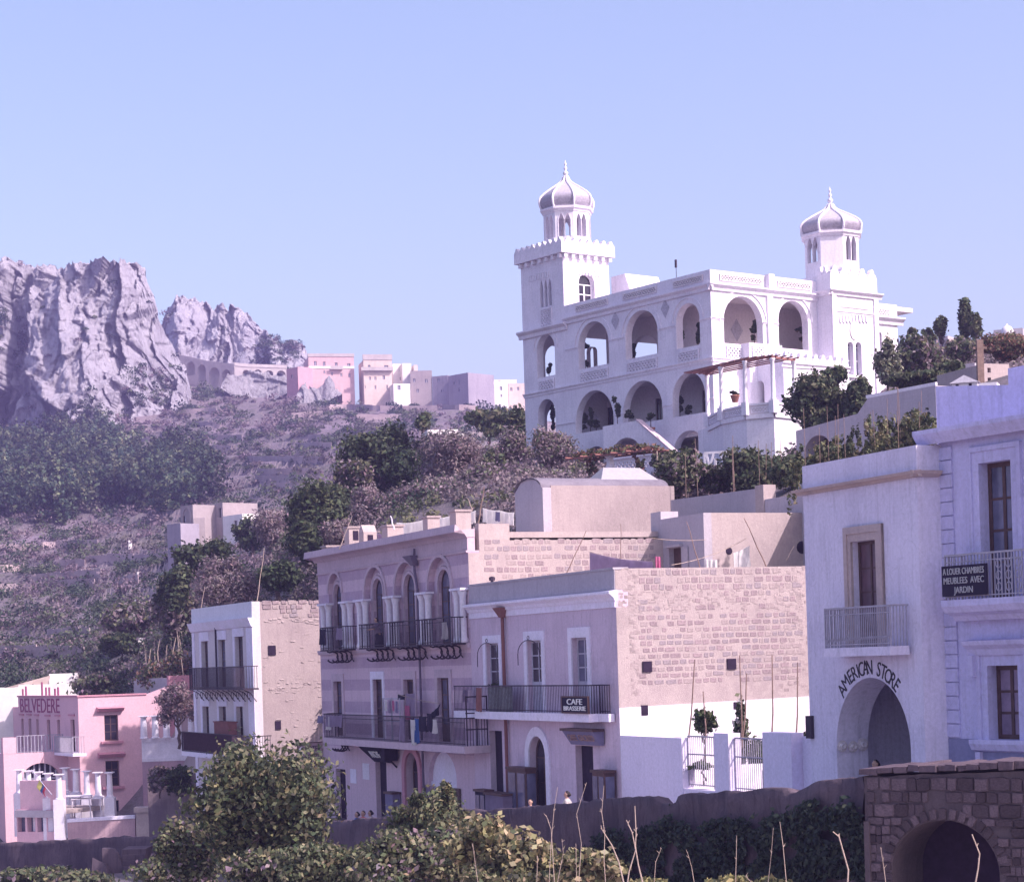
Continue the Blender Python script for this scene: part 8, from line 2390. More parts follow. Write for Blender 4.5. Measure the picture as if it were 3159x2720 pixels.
keep = (v > top_i + jit + ri.normal(size=N) * 10) & (np.array([noise.noise((a / 60, b / 45, 5.0)) for a, b in zip(u, v)]) > -.34)
u, v = u[keep], v[keep]
pos = []
for a, b in zip(u, v):
 r = ray(a, b); n_ = WF.ay; off = -.12 - abs(ri.normal()) * .12
 t = (off + WF.O.dot(n_)) / r.dot(n_); pos.append(tuple(r * t))
pos = np.array(pos)
nr = np.tile(np.array([-WF.ay.x, -WF.ay.y, .3]), (len(pos), 1))
pal = np.array([(.03, .045, .04), (.038, .055, .042), (.022, .034, .034), (.05, .065, .045)])
Vv, Ff, Cc = leaves(ri, pos, nr, .085 * ri.uniform(.6, 1.4, len(pos)), pal[ri.integers(0, 4, len(pos))] * ri.uniform(.7, 1.3, (len(pos), 1)))
o = link('ivy', new_arrays_mesh('ivy', Vv, Ff, Cc, M_LEAF)); tag(o, 'dark ivy mass hanging over the street wall beside the bridge', 'ivy', kind='stuff')
# roof clutter of the striped house
def chimney(zm, x0, x1, y0, y1, off, label, hood=False, hole=False, mat=None, fr=None):
 fr = fr or H
 a, zt = fr.f(zm, x0, y0, off); b, zb = fr.f(zm, x1, y1, off)
 w = (b - a) * .30
 p = fr.wld((a + b) / 2, off, 0); z1 = zt + fr.O.z; z0 = fr.O.z + zHt - .05 if fr is H else zb + fr.O.z - .3
 root = empty('chimney', (p.x, p.y, z0), fr.rz, label, 'chimney', 'chimneys on the striped house roof')
 h = z1 - z0; w = max(.22, min(.42, w)); d = w
 top = h - (.35 if hood else 0)
 mb = MB(); mb.box(-w, w, -d, d, 0, top); mb.build('stack', mat or M_TAN2, root)
 if hood:
  mb = MB(); mb.hexa([(-w, -d, top + .003), (w, -d, top + .003), (w, d, top + .003), (-w, d, top + .003), (-w * .12, -d, h), (w * .12, -d, h), (w * .12, d, h), (-w * .12, d, h)]); mb.build('hood', mat or M_TAN2, root)
 else:
  mb = MB(); mb.box(-w - .05, w + .05, -d - .05, d + .05, top + .003, top + .09); mb.build('cap', M_TAN, root)
 if hole:
  mb = MB(); mb.box(w + .002, w + .02, -.13, .13, top - .55, top - .12); mb.build('flue_hole', M_DARK, root)
 return root
chimney('H1', 470, 560, 250, 430, 1.6, 'tan chimney with a flue hole, near the left roof end', False, True)
chimney('H1', 622, 714, 212, 400, 1.6, 'tan chimney with a pointed hood and dark flue', True, True)
chimney('H1', 875, 985, 236, 345, 1.5, 'low square chimney block left of the white sheets')
chimney('H1', 1296, 1386, 140, 262, 1.6, 'square chimney between the two white sheets')
chimney('H1', 1590, 1705, 78, 208, 1.6, 'wide chimney at the right end of the white sheets')
chimney('H1', 238, 330, 450, 490, 1.4, 'very low chimney stub at the far left roof end')
def hang(fr, zm, x0, y0, x1, y1, yb, off, name, label, mat, seed=0, folds=4, amp=.05, group='laundry on the striped house', taper=1.0, cat='laundry'):
 a = fr.hit(zm, x0, y0, 'y', off); b = fr.hit(zm, x1, y1, 'y', off)
 zb = fr.hit(zm, (x0 + x1) / 2, yb, 'y', off).z
 A = fr.wld(a.x, off, a.z); B = fr.wld(b.x, off, b.z)
 return cloth(name, label, A, B, max(.15, (a.z + b.z) / 2 - zb), mat, group, folds, amp, seed, taper, cat=cat)
gl = 'laundry on the striped house roof'
hang(H, 'H1', 975, 178, 1292, 135, 318, 2.6, 'bed_sheet', 'long white sheet left of the square chimney', M_CLOTH['white'], 1, 3, .04, gl)
hang(H, 'H1', 1372, 125, 1588, 92, 245, 2.6, 'bed_sheet', 'white sheet between the square and wide chimneys', M_CLOTH['white'], 2, 3, .04, gl)
hang(H, 'H1', 1700, 72, 1812, 48, 190, 2.4, 'bed_sheet', 'narrow white sheet right of the wide chimney', M_CLOTH['white'], 3, 3, .05, gl)
hang(H, 'H1', 505, 232, 618, 268, 375, 2.2, 'bed_sheet', 'small white cloth between the two left chimneys', M_CLOTH['white'], 4, 3, .05, gl)
hang(H, 'H1', 716, 285, 768, 292, 385, 2.2, 'shirt', 'blue cloth beside the hooded chimney', M_CLOTH['blue'], 5, 3, .05, gl)
hang(H, 'H1', 766, 292, 862, 300, 378, 2.2, 'bed_sheet', 'pale lilac cloth left of the low square chimney', M_CLOTH['lilac'], 6, 3, .05, gl)
hang(H, 'M5', 1655, 915, 1800, 935, 1050, 4.2, 'bed_sheet', 'white cloth beside the leaning roof pole', M_CLOTH['white'], 7, 3, .06, gl)
hang(H, 'M5', 1805, 938, 1925, 952, 1060, 4.3, 'bed_sheet', 'white cloth next to the vaulted house wall', M_CLOTH['white'], 8, 3, .06, gl)
hang(H, 'M5', 1762, 945, 1800, 950, 1030, 4.0, 'shirt', 'small slate cloth before the white ones by the vaulted house', M_CLOTH['slate'], 9, 2, .04, gl)
def pole(zm, x0, y0, x1, y1, Y0, r, label, mat=M_CANE, Y1=None, group='poles on the roofs', name='roof_pole'):
 p = at(zm, x0, y0, Y0); q = at(zm, x1, y1, Y1 or Y0)
 mb = MB(); d = p - q; n = 5; r *= .62
 mb.tube([tuple(d * (k / n) + Vector((math.sin(k * 2.1) * r * .5, 0, 0))) for k in range(n + 1)], [r * (1 - .45 * k / n) for k in range(n + 1)], 6)
 o = mb.build(name, mat); o.location = q
 return tag(o, label, 'pole', group)
yh = lambda s, off: H.wld(s, off, 0).y
pole('H1', 505, 100, 365, 460, yh(6, 2.0), .035, 'thin leaning pole at the left roof end of the striped house', M_CANEPALE)
pole('H1', 910, 105, 945, 250, yh(15, 2.0), .06, 'short thick pole standing in the low square chimney', M_COLW)
pole('M5', 1665, 728, 1610, 1045, yh(24, 3.6), .05, 'dark leaning pole between the roof sheets')
pole('M5', 1520, 830, 1560, 935, yh(24, 5), .035, 'thin bare pole behind the wide chimney', M_CANEPALE)
pole('M4', 1236, 865, 1168, 1350, 116, .05, 'tall pale pole rising from the narrow white house roof', M_CANEPALE)
pole('M4', 688, 1215, 655, 1410, 118, .035, 'short pale pole at the left of the narrow white house roof', M_CANEPALE)
yc_ = lambda off: C.wld(Lc * .4, off, 0).y
pole('R', 265, 620, 118, 895, 84, .035, 'leftmost crooked cane on the cafe roof', M_CANE)
pole('R', 517, 572, 384, 855, 80, .035, 'second crooked cane on the cafe roof')
pole('R', 737, 530, 735, 812, 79, .028, 'straight cane before the cafe roof sheet')
pole('R', 1158, 515, 1242, 812, 76, .035, 'leaning cane beside the dark roof door')
pole('R', 1525, 492, 1668, 808, 75, .04, 'long leaning cane on the sunlit roof house')
pole('R', 1845, 665, 1795, 760, 76, .02, 'tiny stick near the pipe hole', M_CANEPALE)
def line_px(zm, x0, y0, x1, y1, Y0, Y1, sag, label, r=.012, mat=M_CANEPALE):
 p = at(zm, x0, y0, Y0); q = at(zm, x1, y1, Y1)
 mb = MB(); n = 8
 mb.tube([tuple((p - q) * (k / n) + Vector((0, 0, -sag * 4 * (k / n) * (1 - k / n)))) for k in range(n + 1)], r, 5)
 o = mb.build('washing_line', mat); o.location = q
 return tag(o, label, 'rope', 'washing lines')
line_px('R', 240, 400, 75, 530, 92, 96, .1, 'rope from the vaulted house corner to the roof laundry')
line_px('R', 935, 620, 1282, 630, 80, 81, .06, 'rope across the shaded roof house front')
line_px('R', 1060, 792, 1540, 622, 75, 80, .15, 'long rope slanting over the roof door')
line_px('R', 535, 706, 945, 768, 78, 76, .12, 'rope that carries the lilac roof sheet')
o = cloth('bed_sheet', 'wide lilac sheet sagging on the cafe roof line', at('R', 538, 712, 77.9), at('R', 940, 770, 76), .85, M_CLOTH['lilac'], 'laundry on the cafe roof', 4, .06, 21, cat='laundry')
o = cloth('bed_sheet', 'pale blue cloth hung on the sunlit roof house', at('R', 1455, 715, 78.5), at('R', 1557, 668, 79.5), .75, M_CLOTH['white'], 'laundry on the cafe roof', 3, .06, 22, cat='laundry')
o = cloth('towel', 'small white towel before the dark roof door', at('R', 1268, 752, 75), at('R', 1352, 760, 75), .35, M_CLOTH['white'], 'laundry on the cafe roof', 3, .05, 23, cat='laundry')
o = cloth('towel', 'small purple cloth at the end of the lilac roof sheet', at('R', 955, 738, 75.5), at('R', 990, 738, 75.5), .7, M_CLOTH['pink'], 'laundry on the cafe roof', 2, .05, 24, cat='laundry')
# balcony laundry
ha, hb, hdn, hz0, hz1 = HB
gb = 'laundry on the long balcony'
o1_ = -hdn - .04
for (x0, x1, y0, yb, nm, mt, lab, sd) in ((232, 400, 560, 690, 'shawl', 'lilac', 'wide lilac blanket over the left end of the long balcony', 1), (142, 200, 570, 650, 'shawl', 'slate', 'dark cloth at the far left balcony end', 2),
            (226, 270, 575, 722, 'towel', 'white', 'pale narrow towel beside the lilac blanket', 3), (1006, 1056, 600, 842, 'towel', 'lilac', 'long mauve towel beside the drying rack', 4),
            (1118, 1166, 612, 880, 'towel', 'white', 'long white towel in the middle of the long balcony', 5), (1166, 1210, 602, 862, 'towel', 'blue', 'bright blue towel on the long balcony', 6),
            (1212, 1290, 575, 742, 'skirt', 'dark', 'black cloth right of the blue towel', 7), (1292, 1348, 545, 740, 'trousers', 'dark', 'dark hanging trousers on the long balcony', 8), (1352, 1390, 610, 760, 'shirt', 'white', 'small white shirt low on the long balcony rail', 9)):
 hang(H, 'H2', x0, y0, x1, y0 + 3, yb, o1_ - .02 * (sd % 3), nm, lab, M_CLOTH[mt], 30 + sd, 2, .045, gb)
hang(H, 'H2', 1076, 335, 1166, 332, 600, -.7, 'dress', 'grey lilac dress hung high over the long balcony', M_CLOTH['lilac'], 41, 3, .05, gb)
hang(H, 'H2', 1060, 462, 1106, 465, 612, -.75, 'shirt', 'bright pink shirt beside the grey lilac dress', M_CLOTH['pink'], 42, 2, .05, gb)
hang(H, 'H2', 990, 348, 1066, 348, 402, -.75, 'towel', 'black cloth on top of the drying rack', M_CLOTH['dark'], 43, 2, .03, gb)
hang(H, 'H2', 1345, 540, 1440, 445, 580, -.8, 'trousers', 'dark trousers slung aslant near the right balcony door', M_CLOTH['dark'], 44, 2, .05, gb, .5)
line_px('H2', 990, 345, 1420, 440, H.wld(15, -.75, 0).y, H.wld(20, -.8, 0).y, .05, 'line over the long balcony')
rk = empty('drying_rack', H.wld(0, 0, hz0), RZH, 'wooden drying rack with thin slats on the long balcony', 'rack')
a = H.f('H2', 832, 500, -.8)[0]; b = H.f('H2', 1008, 500, -.8)[0]; zt_r = H.f('H2', 920, 385, -.8)[1] - hz0
for s in (a, (a + b) / 2, b):
 mb = MB(); mb.box(s - .03, s + .03, -.83, -.77, 0.002, zt_r); mb.build('upright', M_WOODPALE, rk)
for k in range(3):
 mb = MB(); mb.box(a, b, -.765, -.735, zt_r * (.45 + .26 * k), zt_r * (.45 + .26 * k) + .05); mb.build('bar', M_WOODPALE, rk)
for k in range(4):
 s = a + (b - a) * (k + .7) / 4.6
 hang(H, 'H2', 850 + 38 * k, 400 + 6 * k, 870 + 38 * k, 402 + 6 * k, 520 + 20 * (k % 2), -.86, 'sock', ('first pale sock from the left on the drying rack', 'second sock from the left on the drying rack', 'third sock from the left on the drying rack', 'fourth sock from the left on the drying rack')[k], M_CLOTH[('white', 'lilac', 'pink', 'slate')[k]], 50 + k, 1, .02, 'socks on the drying rack')
gc = 'laundry on the upper balconies'
hang(H, 'H1', 160, 1302, 226, 1302, 1470, -.76, 'coat', 'black coat over the leftmost upper balcony', M_CLOTH['dark'], 61, 2, .05, gc)
hang(H, 'H1', 336, 1292, 396, 1290, 1420, -.76, 'towel', 'pale lilac towel on the leftmost upper balcony', M_CLOTH['lilac'], 62, 2, .05, gc)
hang(H, 'H1', 1448, 1228, 1500, 1226, 1412, -.5, 'towel', 'pale towel behind the rightmost upper balcony rail', M_CLOTH['white'], 63, 2, .05, gc)
gd = 'things on the cafe balcony'
hang(C, 'C1', 240, 1442, 298, 1442, 1690, fb - .04, 'towel', 'brown towel over the cafe balcony rail', M_CLOTH['brown'], 64, 2, .04, gd)
hang(C, 'C1', 100, 1462, 150, 1462, 1600, fb + .25, 'towel', 'patterned lilac towel at the left of the cafe balcony', M_CLOTH['lilac'], 65, 2, .04, gd)
a = C.f('C1', 372, 1560, fb + .12)[0]; b = C.f('C1', 622, 1560, fb + .12)[0]
mb = MB(front_map(fb + .12)); mb.box(a, b, 0, .03, zBal + .01, zBal + .92)
for k in range(18): mb.box(a + (b - a) * k / 18, a + (b - a) * (k + .5) / 18, .031, .045, zBal + .02, zBal + .9)
o = placed(C, mb.build('reed_screen', plain('green_grey_reed', (.22, .23, .25), .9, 0, .3, 9))); tag(o, 'grey green reed screen behind the cafe balcony rail', 'screen')
# people
def person(label, head, ground, heading, shirt, lower, hair, pose='stand', group='people on the street'):
 hgt = head.z - ground
 seated = hgt < 1.42 and pose != 'lean'
 if seated: ground = head.z - 1.27
 if pose == 'lean': ground = head.z - 1.36
 k = 1.0 if seated else (.82 if pose == 'lean' else max(.92, min(1.06, hgt / 1.66)))
 root = empty('person', (head.x, head.y, ground), heading, label, 'person', group)
 def caps(lst, vox, name, mat):
  mb = MB()
  for (a, b, r0, r1) in lst:
   a = Vector(a) * k; b = Vector(b) * k
   n = 7
   pts = [a.lerp(b, q / (n - 1)) for q in range(n)]
   d = (b - a).normalized()
   pts = [a - d * r0 * k * .8] + pts + [b + d * r1 * k * .8]
   rad = [r0 * .45 * k] + [(r0 + (r1 - r0) * q / (n - 1)) * k for q in range(n)] + [r1 * .45 * k]
   mb.tube([tuple(p) for p in pts], rad, 10)
  o = mb.build(name, mat)
  m = o.modifiers.new('r', 'REMESH'); m.mode = 'VOXEL'; m.voxel_size = vox; m.use_smooth_shade = True
  dg = bpy.context.evaluated_depsgraph_get()
  me = bpy.data.meshes.new_from_object(o.evaluated_get(dg)); me.materials.clear(); me.materials.append(mat)
  o.modifiers.clear(); o.data = me; o.name = name; o.parent = root
  return o
 if seated:
  hip = .50; kx = -.42
  L_ = [((s * .09, 0, hip), (s * .11, kx, hip + .02), .085, .065) for s in (-1, 1)] + [((s * .11, kx, hip + .02), (s * .11, kx - .03, .08), .06, .045) for s in (-1, 1)] + [((s * .11, kx - .02, .05), (s * .11, kx - .17, .04), .045, .035) for s in (-1, 1)]
  sh = hip + .50; lean = -.04
 else:
  hip = .86
  L_ = [((s * .09, 0, hip), (s * .10, -.02, .47), .088, .06) for s in (-1, 1)] + [((s * .10, -.02, .47), (s * .10, .02, .09), .058, .042) for s in (-1, 1)] + [((s * .10, .02, .05), (s * .11, -.14, .035), .045, .035) for s in (-1, 1)]
  sh = 1.38; lean = -.10 if pose == 'lean' else 0.0
 hd = (0, lean * 1.4, sh + .20)
 if pose == 'lean': arms = [((s * .18, lean, sh - .02), (s * .24, lean - .16, sh - .26), .05, .042) for s in (-1, 1)] + [((s * .24, lean - .16, sh - .26), (s * .12, lean - .38, sh - .28), .04, .03) for s in (-1, 1)]
 else: arms = [((s * .18, lean, sh - .02), (s * .23, .02, sh - .30), .05, .042) for s in (-1, 1)] + [((s * .23, .02, sh - .30), (s * .17, -.16, sh - .46), .038, .03) for s in (-1, 1)]
 he = arms[-1][1]
 hands = []
 for s in (-1, 1):
  w = Vector(arms[2 if s < 0 else 3][1]); dirv = Vector((0, -.07, -.03))
  hands.append((tuple(w), tuple(w + dirv), .032, .03))
  for q in range(4): hands.append((tuple(w + dirv), tuple(w + dirv * 1.0 + Vector(((q - 1.5) * .017, -.055 - .008 * (q in (1, 2)), -.035))), .010, .008))
  hands.append((tuple(w + dirv * .3), tuple(w + dirv * .8 + Vector((-s * .045, -.02, .0))), .011, .009))
 torso = [((0, 0, hip + .02), (0, lean * .5, hip + .22), .135, .125), ((0, lean * .5, hip + .22), (0, lean, sh - .06), .125, .145), ((-.13, lean, sh - .03), (.13, lean, sh - .03), .07, .07)]
 neck = [((0, lean, sh), (0, lean * 1.2, sh + .10), .05, .047)]
 head_ = [((0, hd[1] + .005, hd[2] - .04), (0, hd[1] - .005, hd[2] + .03), .075, .092), ((0, hd[1] - .03, hd[2] - .08), (0, hd[1] - .02, hd[2] - .03), .05, .065), ((0, hd[1] - .092, hd[2] - .03), (0, hd[1] - .085, hd[2] + .01), .016, .010)]
 ears = [((s * .082, hd[1], hd[2] - .02), (s * .086, hd[1] + .01, hd[2] + .01), .014, .014) for s in (-1, 1)]
 skin = plain('skin', (.46, .28, .22), .6, 0, .08) if 'skin' not in MATS else MATS['skin']
 caps(L_ + torso + neck + head_ + ears + arms + hands, .014, 'body', skin)
 g = lambda lst, e: [(a, b, r0 + e, r1 + e) for a, b, r0, r1 in lst]
 caps(g(torso, .018) + g(arms[:2], .016), .022, 'blouse', shirt)
 if lower[0] == 'skirt': caps([((0, 0, hip + .05), (0, kx * .6 if seated else 0, hip - .1), .15, .19), ((0, kx * .6 if seated else 0, hip - .1), (0, kx if seated else 0, .22), .19, .25)], .025, 'skirt', lower[1])
 else: caps(g(L_[:4], .014) + [((0, 0, hip - .02), (0, 0, hip + .06), .14, .14)], .022, 'trousers', lower[1])
 caps([((0, hd[1] + .03, hd[2] - .02), (0, hd[1] + .012, hd[2] + .05), .085, .088), ((0, hd[1] + .095, hd[2] - .03), (0, hd[1] + .10, hd[2] + .0), .045, .045)], .016, 'hair', hair)
 for s in (-1, 1):
  mb = MB(); mb.lathe([(.004, -.008), (.011, 0), (.004, .008)], 8, (s * .034 * k, (hd[1] - .084) * k, (hd[2] + .0) * k)); mb.build('eye', M_DARK, root)
 mb = MB(); mb.box(-.024 * k, .024 * k, (hd[1] - .086) * k, (hd[1] - .078) * k, (hd[2] - .072) * k, (hd[2] - .064) * k); mb.build('mouth', MATS['cloth_red'], root)
 return root
HAIR = plain('dark_hair', (.02, .015, .018), .6, 0, .2)
def street_z(p):
 s = WF.loc(p).x
 return WF.O.z + float(np.interp(s, ts_, tz_)) - 1.3
def hp(fr, zm, x, y, off):
 q = fr.hit(zm, x, y, 'y', off); return fr.wld(q.x, off, q.z)
q = hp(H, 'H1', 780, 1190, -.40)
person('dark haired person in a pale blue blouse leaning on an upper balcony', q, H.O.z + zB2_, RZH, MATS['cloth_lilac'], ('skirt', M_CLOTH['dark']), HAIR, 'lean', 'people on balconies')
q = hp(C, 'C2', 1290, 1338, -1.6); person('dark haired person in a white shirt sitting before the cafe door', q, street_z(q), RZC - .6, M_CLOTH['white'], ('trousers', M_CLOTH['slate']), HAIR)
q = hp(C, 'C2', 875, 1452, -2.2); person('dark haired person mostly hidden by the wall before the arched door', q, street_z(q), RZC + .4, M_CLOTH['slate'], ('trousers', M_CLOTH['dark']), HAIR)
q = hp(H, 'H2', 548, 1462, -1.6); person('person in blue sitting left in the group outside the striped house', q, street_z(q), RZH, M_CLOTH['blue'], ('skirt', M_CLOTH['dark']), HAIR)
q = hp(H, 'H2', 612, 1452, -1.8); person('person in red sitting in the middle of the group outside the striped house', q, street_z(q), RZH + .5, M_CLOTH['red'], ('skirt', M_CLOTH['dark']), HAIR)
q = hp(H, 'H2', 690, 1470, -1.5); person('person in white sitting right in the group outside the striped house', q, street_z(q), RZH - .4, M_CLOTH['white'], ('skirt', M_CLOTH['brown']), HAIR)
q = St.hit('S2', 803, 1368, 'y', .5); q = St.wld(q.x, .5, q.z); person('dark haired person in dark clothes in the store archway', q, q.z - 1.27, RZS, M_CLOTH['slate'], ('skirt', M_CLOTH['dark']), HAIR)
# street furniture
def case_px(fr, zm, x0, x1, y0, off, dep, name, label, mat, glass=True, cat='cabinet', zb=None):
 a, zt = fr.f(zm, x0, y0, off); b, _ = fr.f(zm, x1, y0, off)
 p = fr.wld(0, 0, 0)
 g = street_z(fr.wld((a + b) / 2, off, 0)) - fr.O.z
 root = empty(name, fr.O, fr.rz, label, cat)
 mb = MB(); mb.box(a, b, off, off + dep, g, zt); mb.build('body', mat, root)
 mb = MB(); mb.box(a - .06, b + .06, off - .06, off + dep + .02, zt + .002, zt + .09); mb.build('top', M_WOODDARK, root)
 if glass:
  n = 2
  for k in range(n):
   mb = MB(); mb.box(a + (b - a) * (k + .12) / n, a + (b - a) * (k + .88) / n, off - .02, off - .002, g + .7, zt - .12); mb.build('pane', M_GLASS_BLUE, root)
  mb = MB(); mb.box(b + .002, b + .02, off + .04, off + dep - .04, g + .7, zt - .12); mb.build('pane', M_GLASS_BLUE, root)
 return root
case_px(C, 'C2', 610, 818, 1075, -.50, .42, 'display_cabinet', 'tall dark display cabinet between the two left cafe doors', M_WOODDARK)
case_px(C, 'C2', 1578, 1716, 1115, -.48, .40, 'display_cabinet', 'glazed display cabinet right of the cafe sign door', M_WOODDARK)
case_px(C, 'C2', 240, 352, 1330, -.9, .35, 'bottle_rack', 'dark rack of bottles at the left end of the cafe front', M_CLOTH['dark'], True, 'rack')
case_px(C, 'C2', 355, 555, 1365, -.9, .5, 'street_table', 'cloth covered table before the left cafe door', M_CLOTH['lilac'], False, 'table')
tree_px('flower_pot', 'bunch of red flowers on the cafe table', 'C2', 470, 1440, 70, 45, C.wld(3, -.9, 0).y, 350, .06, [(.4, .08, .1), (.08, .1, .05), (.5, .2, .25)], 3, 1500, 131, cat='flowers', trunk=.02)
case_px(H, 'H2', 850, 928, 1395, -.4, .35, 'street_box', 'dark box standing beside the second door of the striped house', M_CLOTH['slate'], False, 'box')
mb = MB(front_map()); s, z = H.f('H2', 305, 1435); mb.box(s - .35, s + .35, .003, .3, z - .25, z + .25); o = placed(H, mb.build('letter_box', M_CLOTH['slate'])); tag(o, 'slate letter box beside the left door of the striped house', 'box')
tree_px('flower_box', 'green plants on the left cafe window sill', 'C1', 460, 1418, 62, 22, C.wld(2.5, -.05, 0).y, 350, .05, EVER + [(.12, .14, .07)], 3, 1440, 132, cat='plant', trunk=.01)
# potted shrubs in the villa arches
def potted(zm, x, y, rx, ry, fr, plane, off, label, pal=EVER, seed=1, n=700, leaf=.13, zbase=None):
 p = fr.hit(zm, x, y + ry * .9, plane, off); w = fr.wld(p.x, p.y, p.z if zbase is None else zbase); h0 = p.z + fr.O.z - w.z + .1
 sc_ = ZOOMS[zm][2] / FOC * w.y
 root = empty('potted_shrub', w, 0, label, 'potted plant', 'potted shrubs of the villa')
 R_, Z_ = rx * sc_, ry * sc_
 r = random.Random(seed)
 bl = []
 for k in range(7):
  t = r.random()
  bl.append((r.uniform(-.75, .75) * R_ * (.5 + .5 * t), r.uniform(-.4, .4) * R_, max(h0, .45) + 1.9 * Z_ * t, R_ * r.uniform(.3, .5), R_ * r.uniform(.3, .45), Z_ * r.uniform(.2, .34)))
 V_, F_, C_ = crown_arrays(seed, bl, n, leaf, pal, .3)
 link('foliage', new_arrays_mesh('foliage', V_, F_, C_, M_LEAF), root)
 mb = MB(); mb.lathe([(.16, 0), (.25, .32), (.28, .34), (.28, .42), (.2, .42)], 12); mb.build('pot', M_TERRA, root, True)
 mb = MB(); mb.tube([(0, 0, .3), (0, 0, max(h0, .45) + Z_)], [.04, .02], 5); mb.build('stem', M_TRUNK, root)
for i, (x, y, rx, ry, lab) in enumerate(((735, 510, 75, 115, 'leafy potted shrub in the left upper villa arch'), (1228, 440, 65, 100, 'dark potted shrub in the middle upper villa arch'), (1735, 305, 60, 110, 'spreading potted shrub in the right upper villa arch'),
           (1918, 290, 28, 110, 'slim dark potted tree at the villa corner arch'), (380, 640, 28, 42, 'small potted plant in the upper tower arch'))):
 potted('V3', x, y, rx, ry, V, 'y', .85, lab, EVER[:3], 140 + i, 900, .14, sill - 1.08)
for i, (x, y, rx, ry, lab) in enumerate(((720, 1190, 75, 75, 'wide potted shrub in the left lower villa arch'), (808, 1150, 34, 95, 'upright pale green plant in the left lower villa arch'), (868, 1215, 40, 30, 'low round plant right in the left lower villa arch'),
           (1085, 1070, 42, 110, 'tall cactus like plant on the villa stair landing'), (1205, 1115, 55, 50, 'dark potted bush on the villa stair landing'), (1428, 1130, 50, 28, 'low mound of leaves in the middle lower villa arch'),
           (1730, 980, 45, 120, 'tall potted shrub in the right lower villa arch'), (1815, 1065, 38, 32, 'small dark plant in the right lower villa arch'), (422, 1150, 20, 120, 'climbing plant in the lower tower arch'))):
 potted('V3', x, y, rx, ry, V, 'y', .85 if i not in (3, 4, 5) else -.9, lab, (EVER + OLIVE[:1]) if i != 1 else OLIVE, 150 + i, 800, .13, msill - .93 if i not in (3, 4, 5) else zl - .84)
potted('V4', 712, 350, 45, 85, V, 'x', L - .9, 'dark potted tree in the left sunny villa arch', EVER, 161, 900, .13, sill - 1.08)
potted('V4', 1150, 395, 58, 55, V, 'x', L - .9, 'round potted tree in the right sunny villa arch', EVER + RUST[1:2], 162, 800, .12, sill - 1.08)
potted('V4', 540, 965, 40, 18, V, 'x', PP[2].x - 1.2, 'low dark plant trough on the pergola terrace', EVER, 163, 300, .1)
Yp = 113.0
pg = empty('garden_pergola', at('V3', 1010, 1640, Yp), RZV + .2, 'low vine pergola on a white column below the villa stair', 'pergola')
zc0_ = at('V3', 1010, 1640, Yp).z; zc1_ = at('V3', 1010, 1530, Yp).z
mb = MB(); hh = zc1_ - zc0_; mb.lathe([(.26, -.3), (.26, .05), (.2, .1), (.17, hh * .8), (.22, hh * .88), (.30, hh * .95), (.30, hh)], 14); mb.build('column', M_COLW, pg, True)
for k in range(6):
 mb = MB(); mb.bar((-2.3 + 1.05 * k, -1.0, hh + .08), (-2.2 + 1.05 * k, 1.2, hh + .12), .07); mb.build('beam', M_BEAM, pg)
for s in (-.6, .6):
 mb = MB(); mb.bar((-2.6, s, hh + .03), (3.4, s, hh + .03), .09); mb.build('beam', M_BEAM, pg)
for s in (-2.4, 3.2):
 mb = MB(); mb.tube([(s, 0, -.6), (s, 0, hh)], .05, 6); mb.build('post', M_CANEPALE, pg)
V_, F_, C_ = crown_arrays(171, [(-1.4, 0, hh + .2, 1.4, .9, .22), (.6, 0, hh + .25, 1.6, .9, .2), (2.3, 0, hh + .2, 1.2, .8, .2), (-1.5, .2, hh - .5, .5, .3, .5), (1.8, .2, hh - .6, .4, .3, .6)], 1300, .15, RUST + OLIVE[:2], .2)
link('vine', new_arrays_mesh('vine', V_, F_, C_, M_LEAF), pg)
bw_ = Fr(at('V3', 1520, 1600, 117), RZV + .1)
gp = empty('garden_parapet', bw_.O, bw_.rz, 'pale pierced garden parapet right of the vine pergola', 'parapet')
a, za = bw_.f('V3', 1040, 1535); b, zb_ = bw_.f('V3', 1610, 1480)
zz_ = (za + zb_) / 2
mb = MB(FM); mb.box(a, b, -.3, 0, -3, zz_ - .9); mb.box(a, b, -.3, .03, zz_ - .12, zz_); mb.build('wall', M_VILLA, gp)
mb = MB(FM); lattice(mb, a, b, zz_ - .9, zz_ - .12, -.2, -.1, .3, .1); mb.build('lattice_panel', M_VILLA, gp)
tl = Fr(at('R', 1340, 150, 99), math.radians(-20))
tre = empty('garden_trellis', tl.O, tl.rz, 'white painted timber trellis frame in the villa garden', 'trellis')
for (x0, y0, x1, y1) in ((1268, 78, 1470, 66), (1272, 80, 1280, 230), (1282, 82, 1312, 190), (1330, 80, 1300, 190), (1400, 74, 1408, 230), (1368, 76, 1395, 130), (1420, 72, 1450, 230), (1272, 185, 1420, 180), (1275, 230, 1410, 235), (1340, 110, 1345, 230)):
 p, q = tl.f('R', x0, y0), tl.f('R', x1, y1)
 mb = MB(FM); mb.bar((p[0], 0, p[1]), (q[0], 0, q[1]), .10); mb.build('bar', M_WHITE, tre)
fl = empty('flag', at('T', 420, 405, 138), 0, 'drooping striped flag on a slanting pole at the column terrace', 'flag')
P0 = at('T', 420, 405, 138); P1 = at('T', 690, 735, 136.5)
mb = MB(); mb.tube([(0, 0, 0), tuple(P1 - P0)], .03, 6); mb.build('pole', M_WOODPALE, fl)
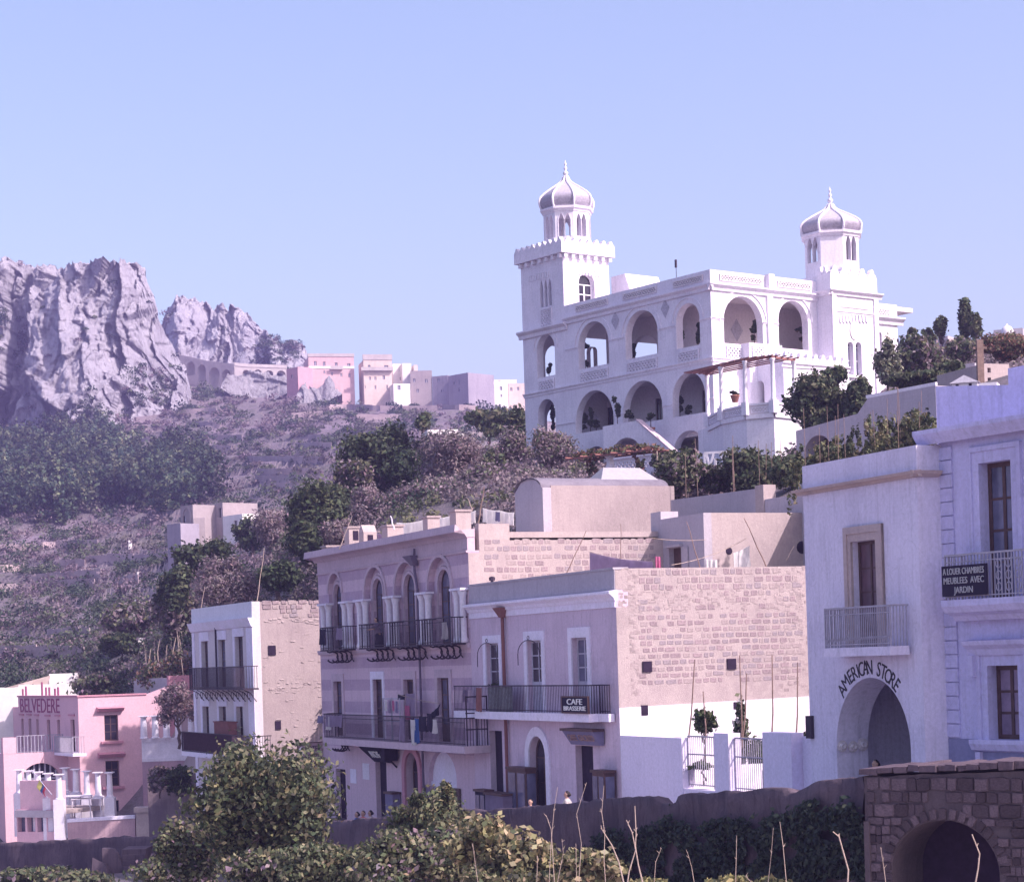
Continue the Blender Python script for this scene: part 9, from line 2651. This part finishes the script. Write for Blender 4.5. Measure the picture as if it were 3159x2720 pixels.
for k, mt in enumerate(('yellow', 'blue', 'red')):
 a_ = Vector(at('T', 500 + 32 * k, 505 + 35 * k, 137.6)) - P0; b_ = Vector(at('T', 545 + 30 * k, 560 + 35 * k, 137.4)) - P0
 mb = MB(); l_ = at('T', 500, 505, 137.5).z - at('T', 500, 640 + 10 * k, 137.5).z
 n = 6
 for q in range(n):
  t0, t1 = q / n, (q + 1) / n
  w0, w1 = math.sin(t0 * 5 + k) * .08, math.sin(t1 * 5 + k) * .08
  mb.hexa([tuple(a_ + Vector((w0, 0, -l_ * t0))), tuple(b_ + Vector((w0, 0, -l_ * t0))), tuple(b_ + Vector((w0, .02, -l_ * t0))), tuple(a_ + Vector((w0, .02, -l_ * t0))),
     tuple(a_ + Vector((w1, 0, -l_ * t1))), tuple(b_ + Vector((w1, 0, -l_ * t1))), tuple(b_ + Vector((w1, .02, -l_ * t1))), tuple(a_ + Vector((w1, .02, -l_ * t1)))])
 mb.build('stripe', M_CLOTH[mt], fl)
for i, (x, y, lab) in enumerate(((1165, 780, 'white slatted table on the pink hotel terrace'), (1020, 745, 'white round topped table beside the terrace columns'))):
 p = at('T', x, y, 140.5)
 tb_ = empty('terrace_table', p, 0, lab, 'table')
 mb = MB(); mb.box(-1.0, 1.0, -.5, .5, -.05, 0); mb.build('top', M_WHITE, tb_)
 for sx in (-.9, .9):
  for sy in (-.4, .4):
   mb = MB(); mb.bar((sx, sy, -.052), (sx * 1.15, sy, -2.0), .08); mb.build('leg', M_WHITE, tb_)
# the air
hm = bpy.data.materials.new('summer_haze'); hm.use_nodes = True
hn = hm.node_tree; hn.nodes.clear()
ho = hn.nodes.new('ShaderNodeOutputMaterial'); hv = hn.nodes.new('ShaderNodeVolumePrincipled')
hv.inputs['Color'].default_value = (.50, .43, 1.0, 1); hv.inputs['Density'].default_value = 0.00040; hv.inputs['Anisotropy'].default_value = 0.1
hn.links.new(hv.outputs['Volume'], ho.inputs['Volume'])
mb = MB(); mb.box(-4600, 4600, -30, 4850, -135, 165)
hz = mb.build('haze', hm); tag(hz, 'thin violet haze filling the air over the valley', 'haze', kind='stuff')
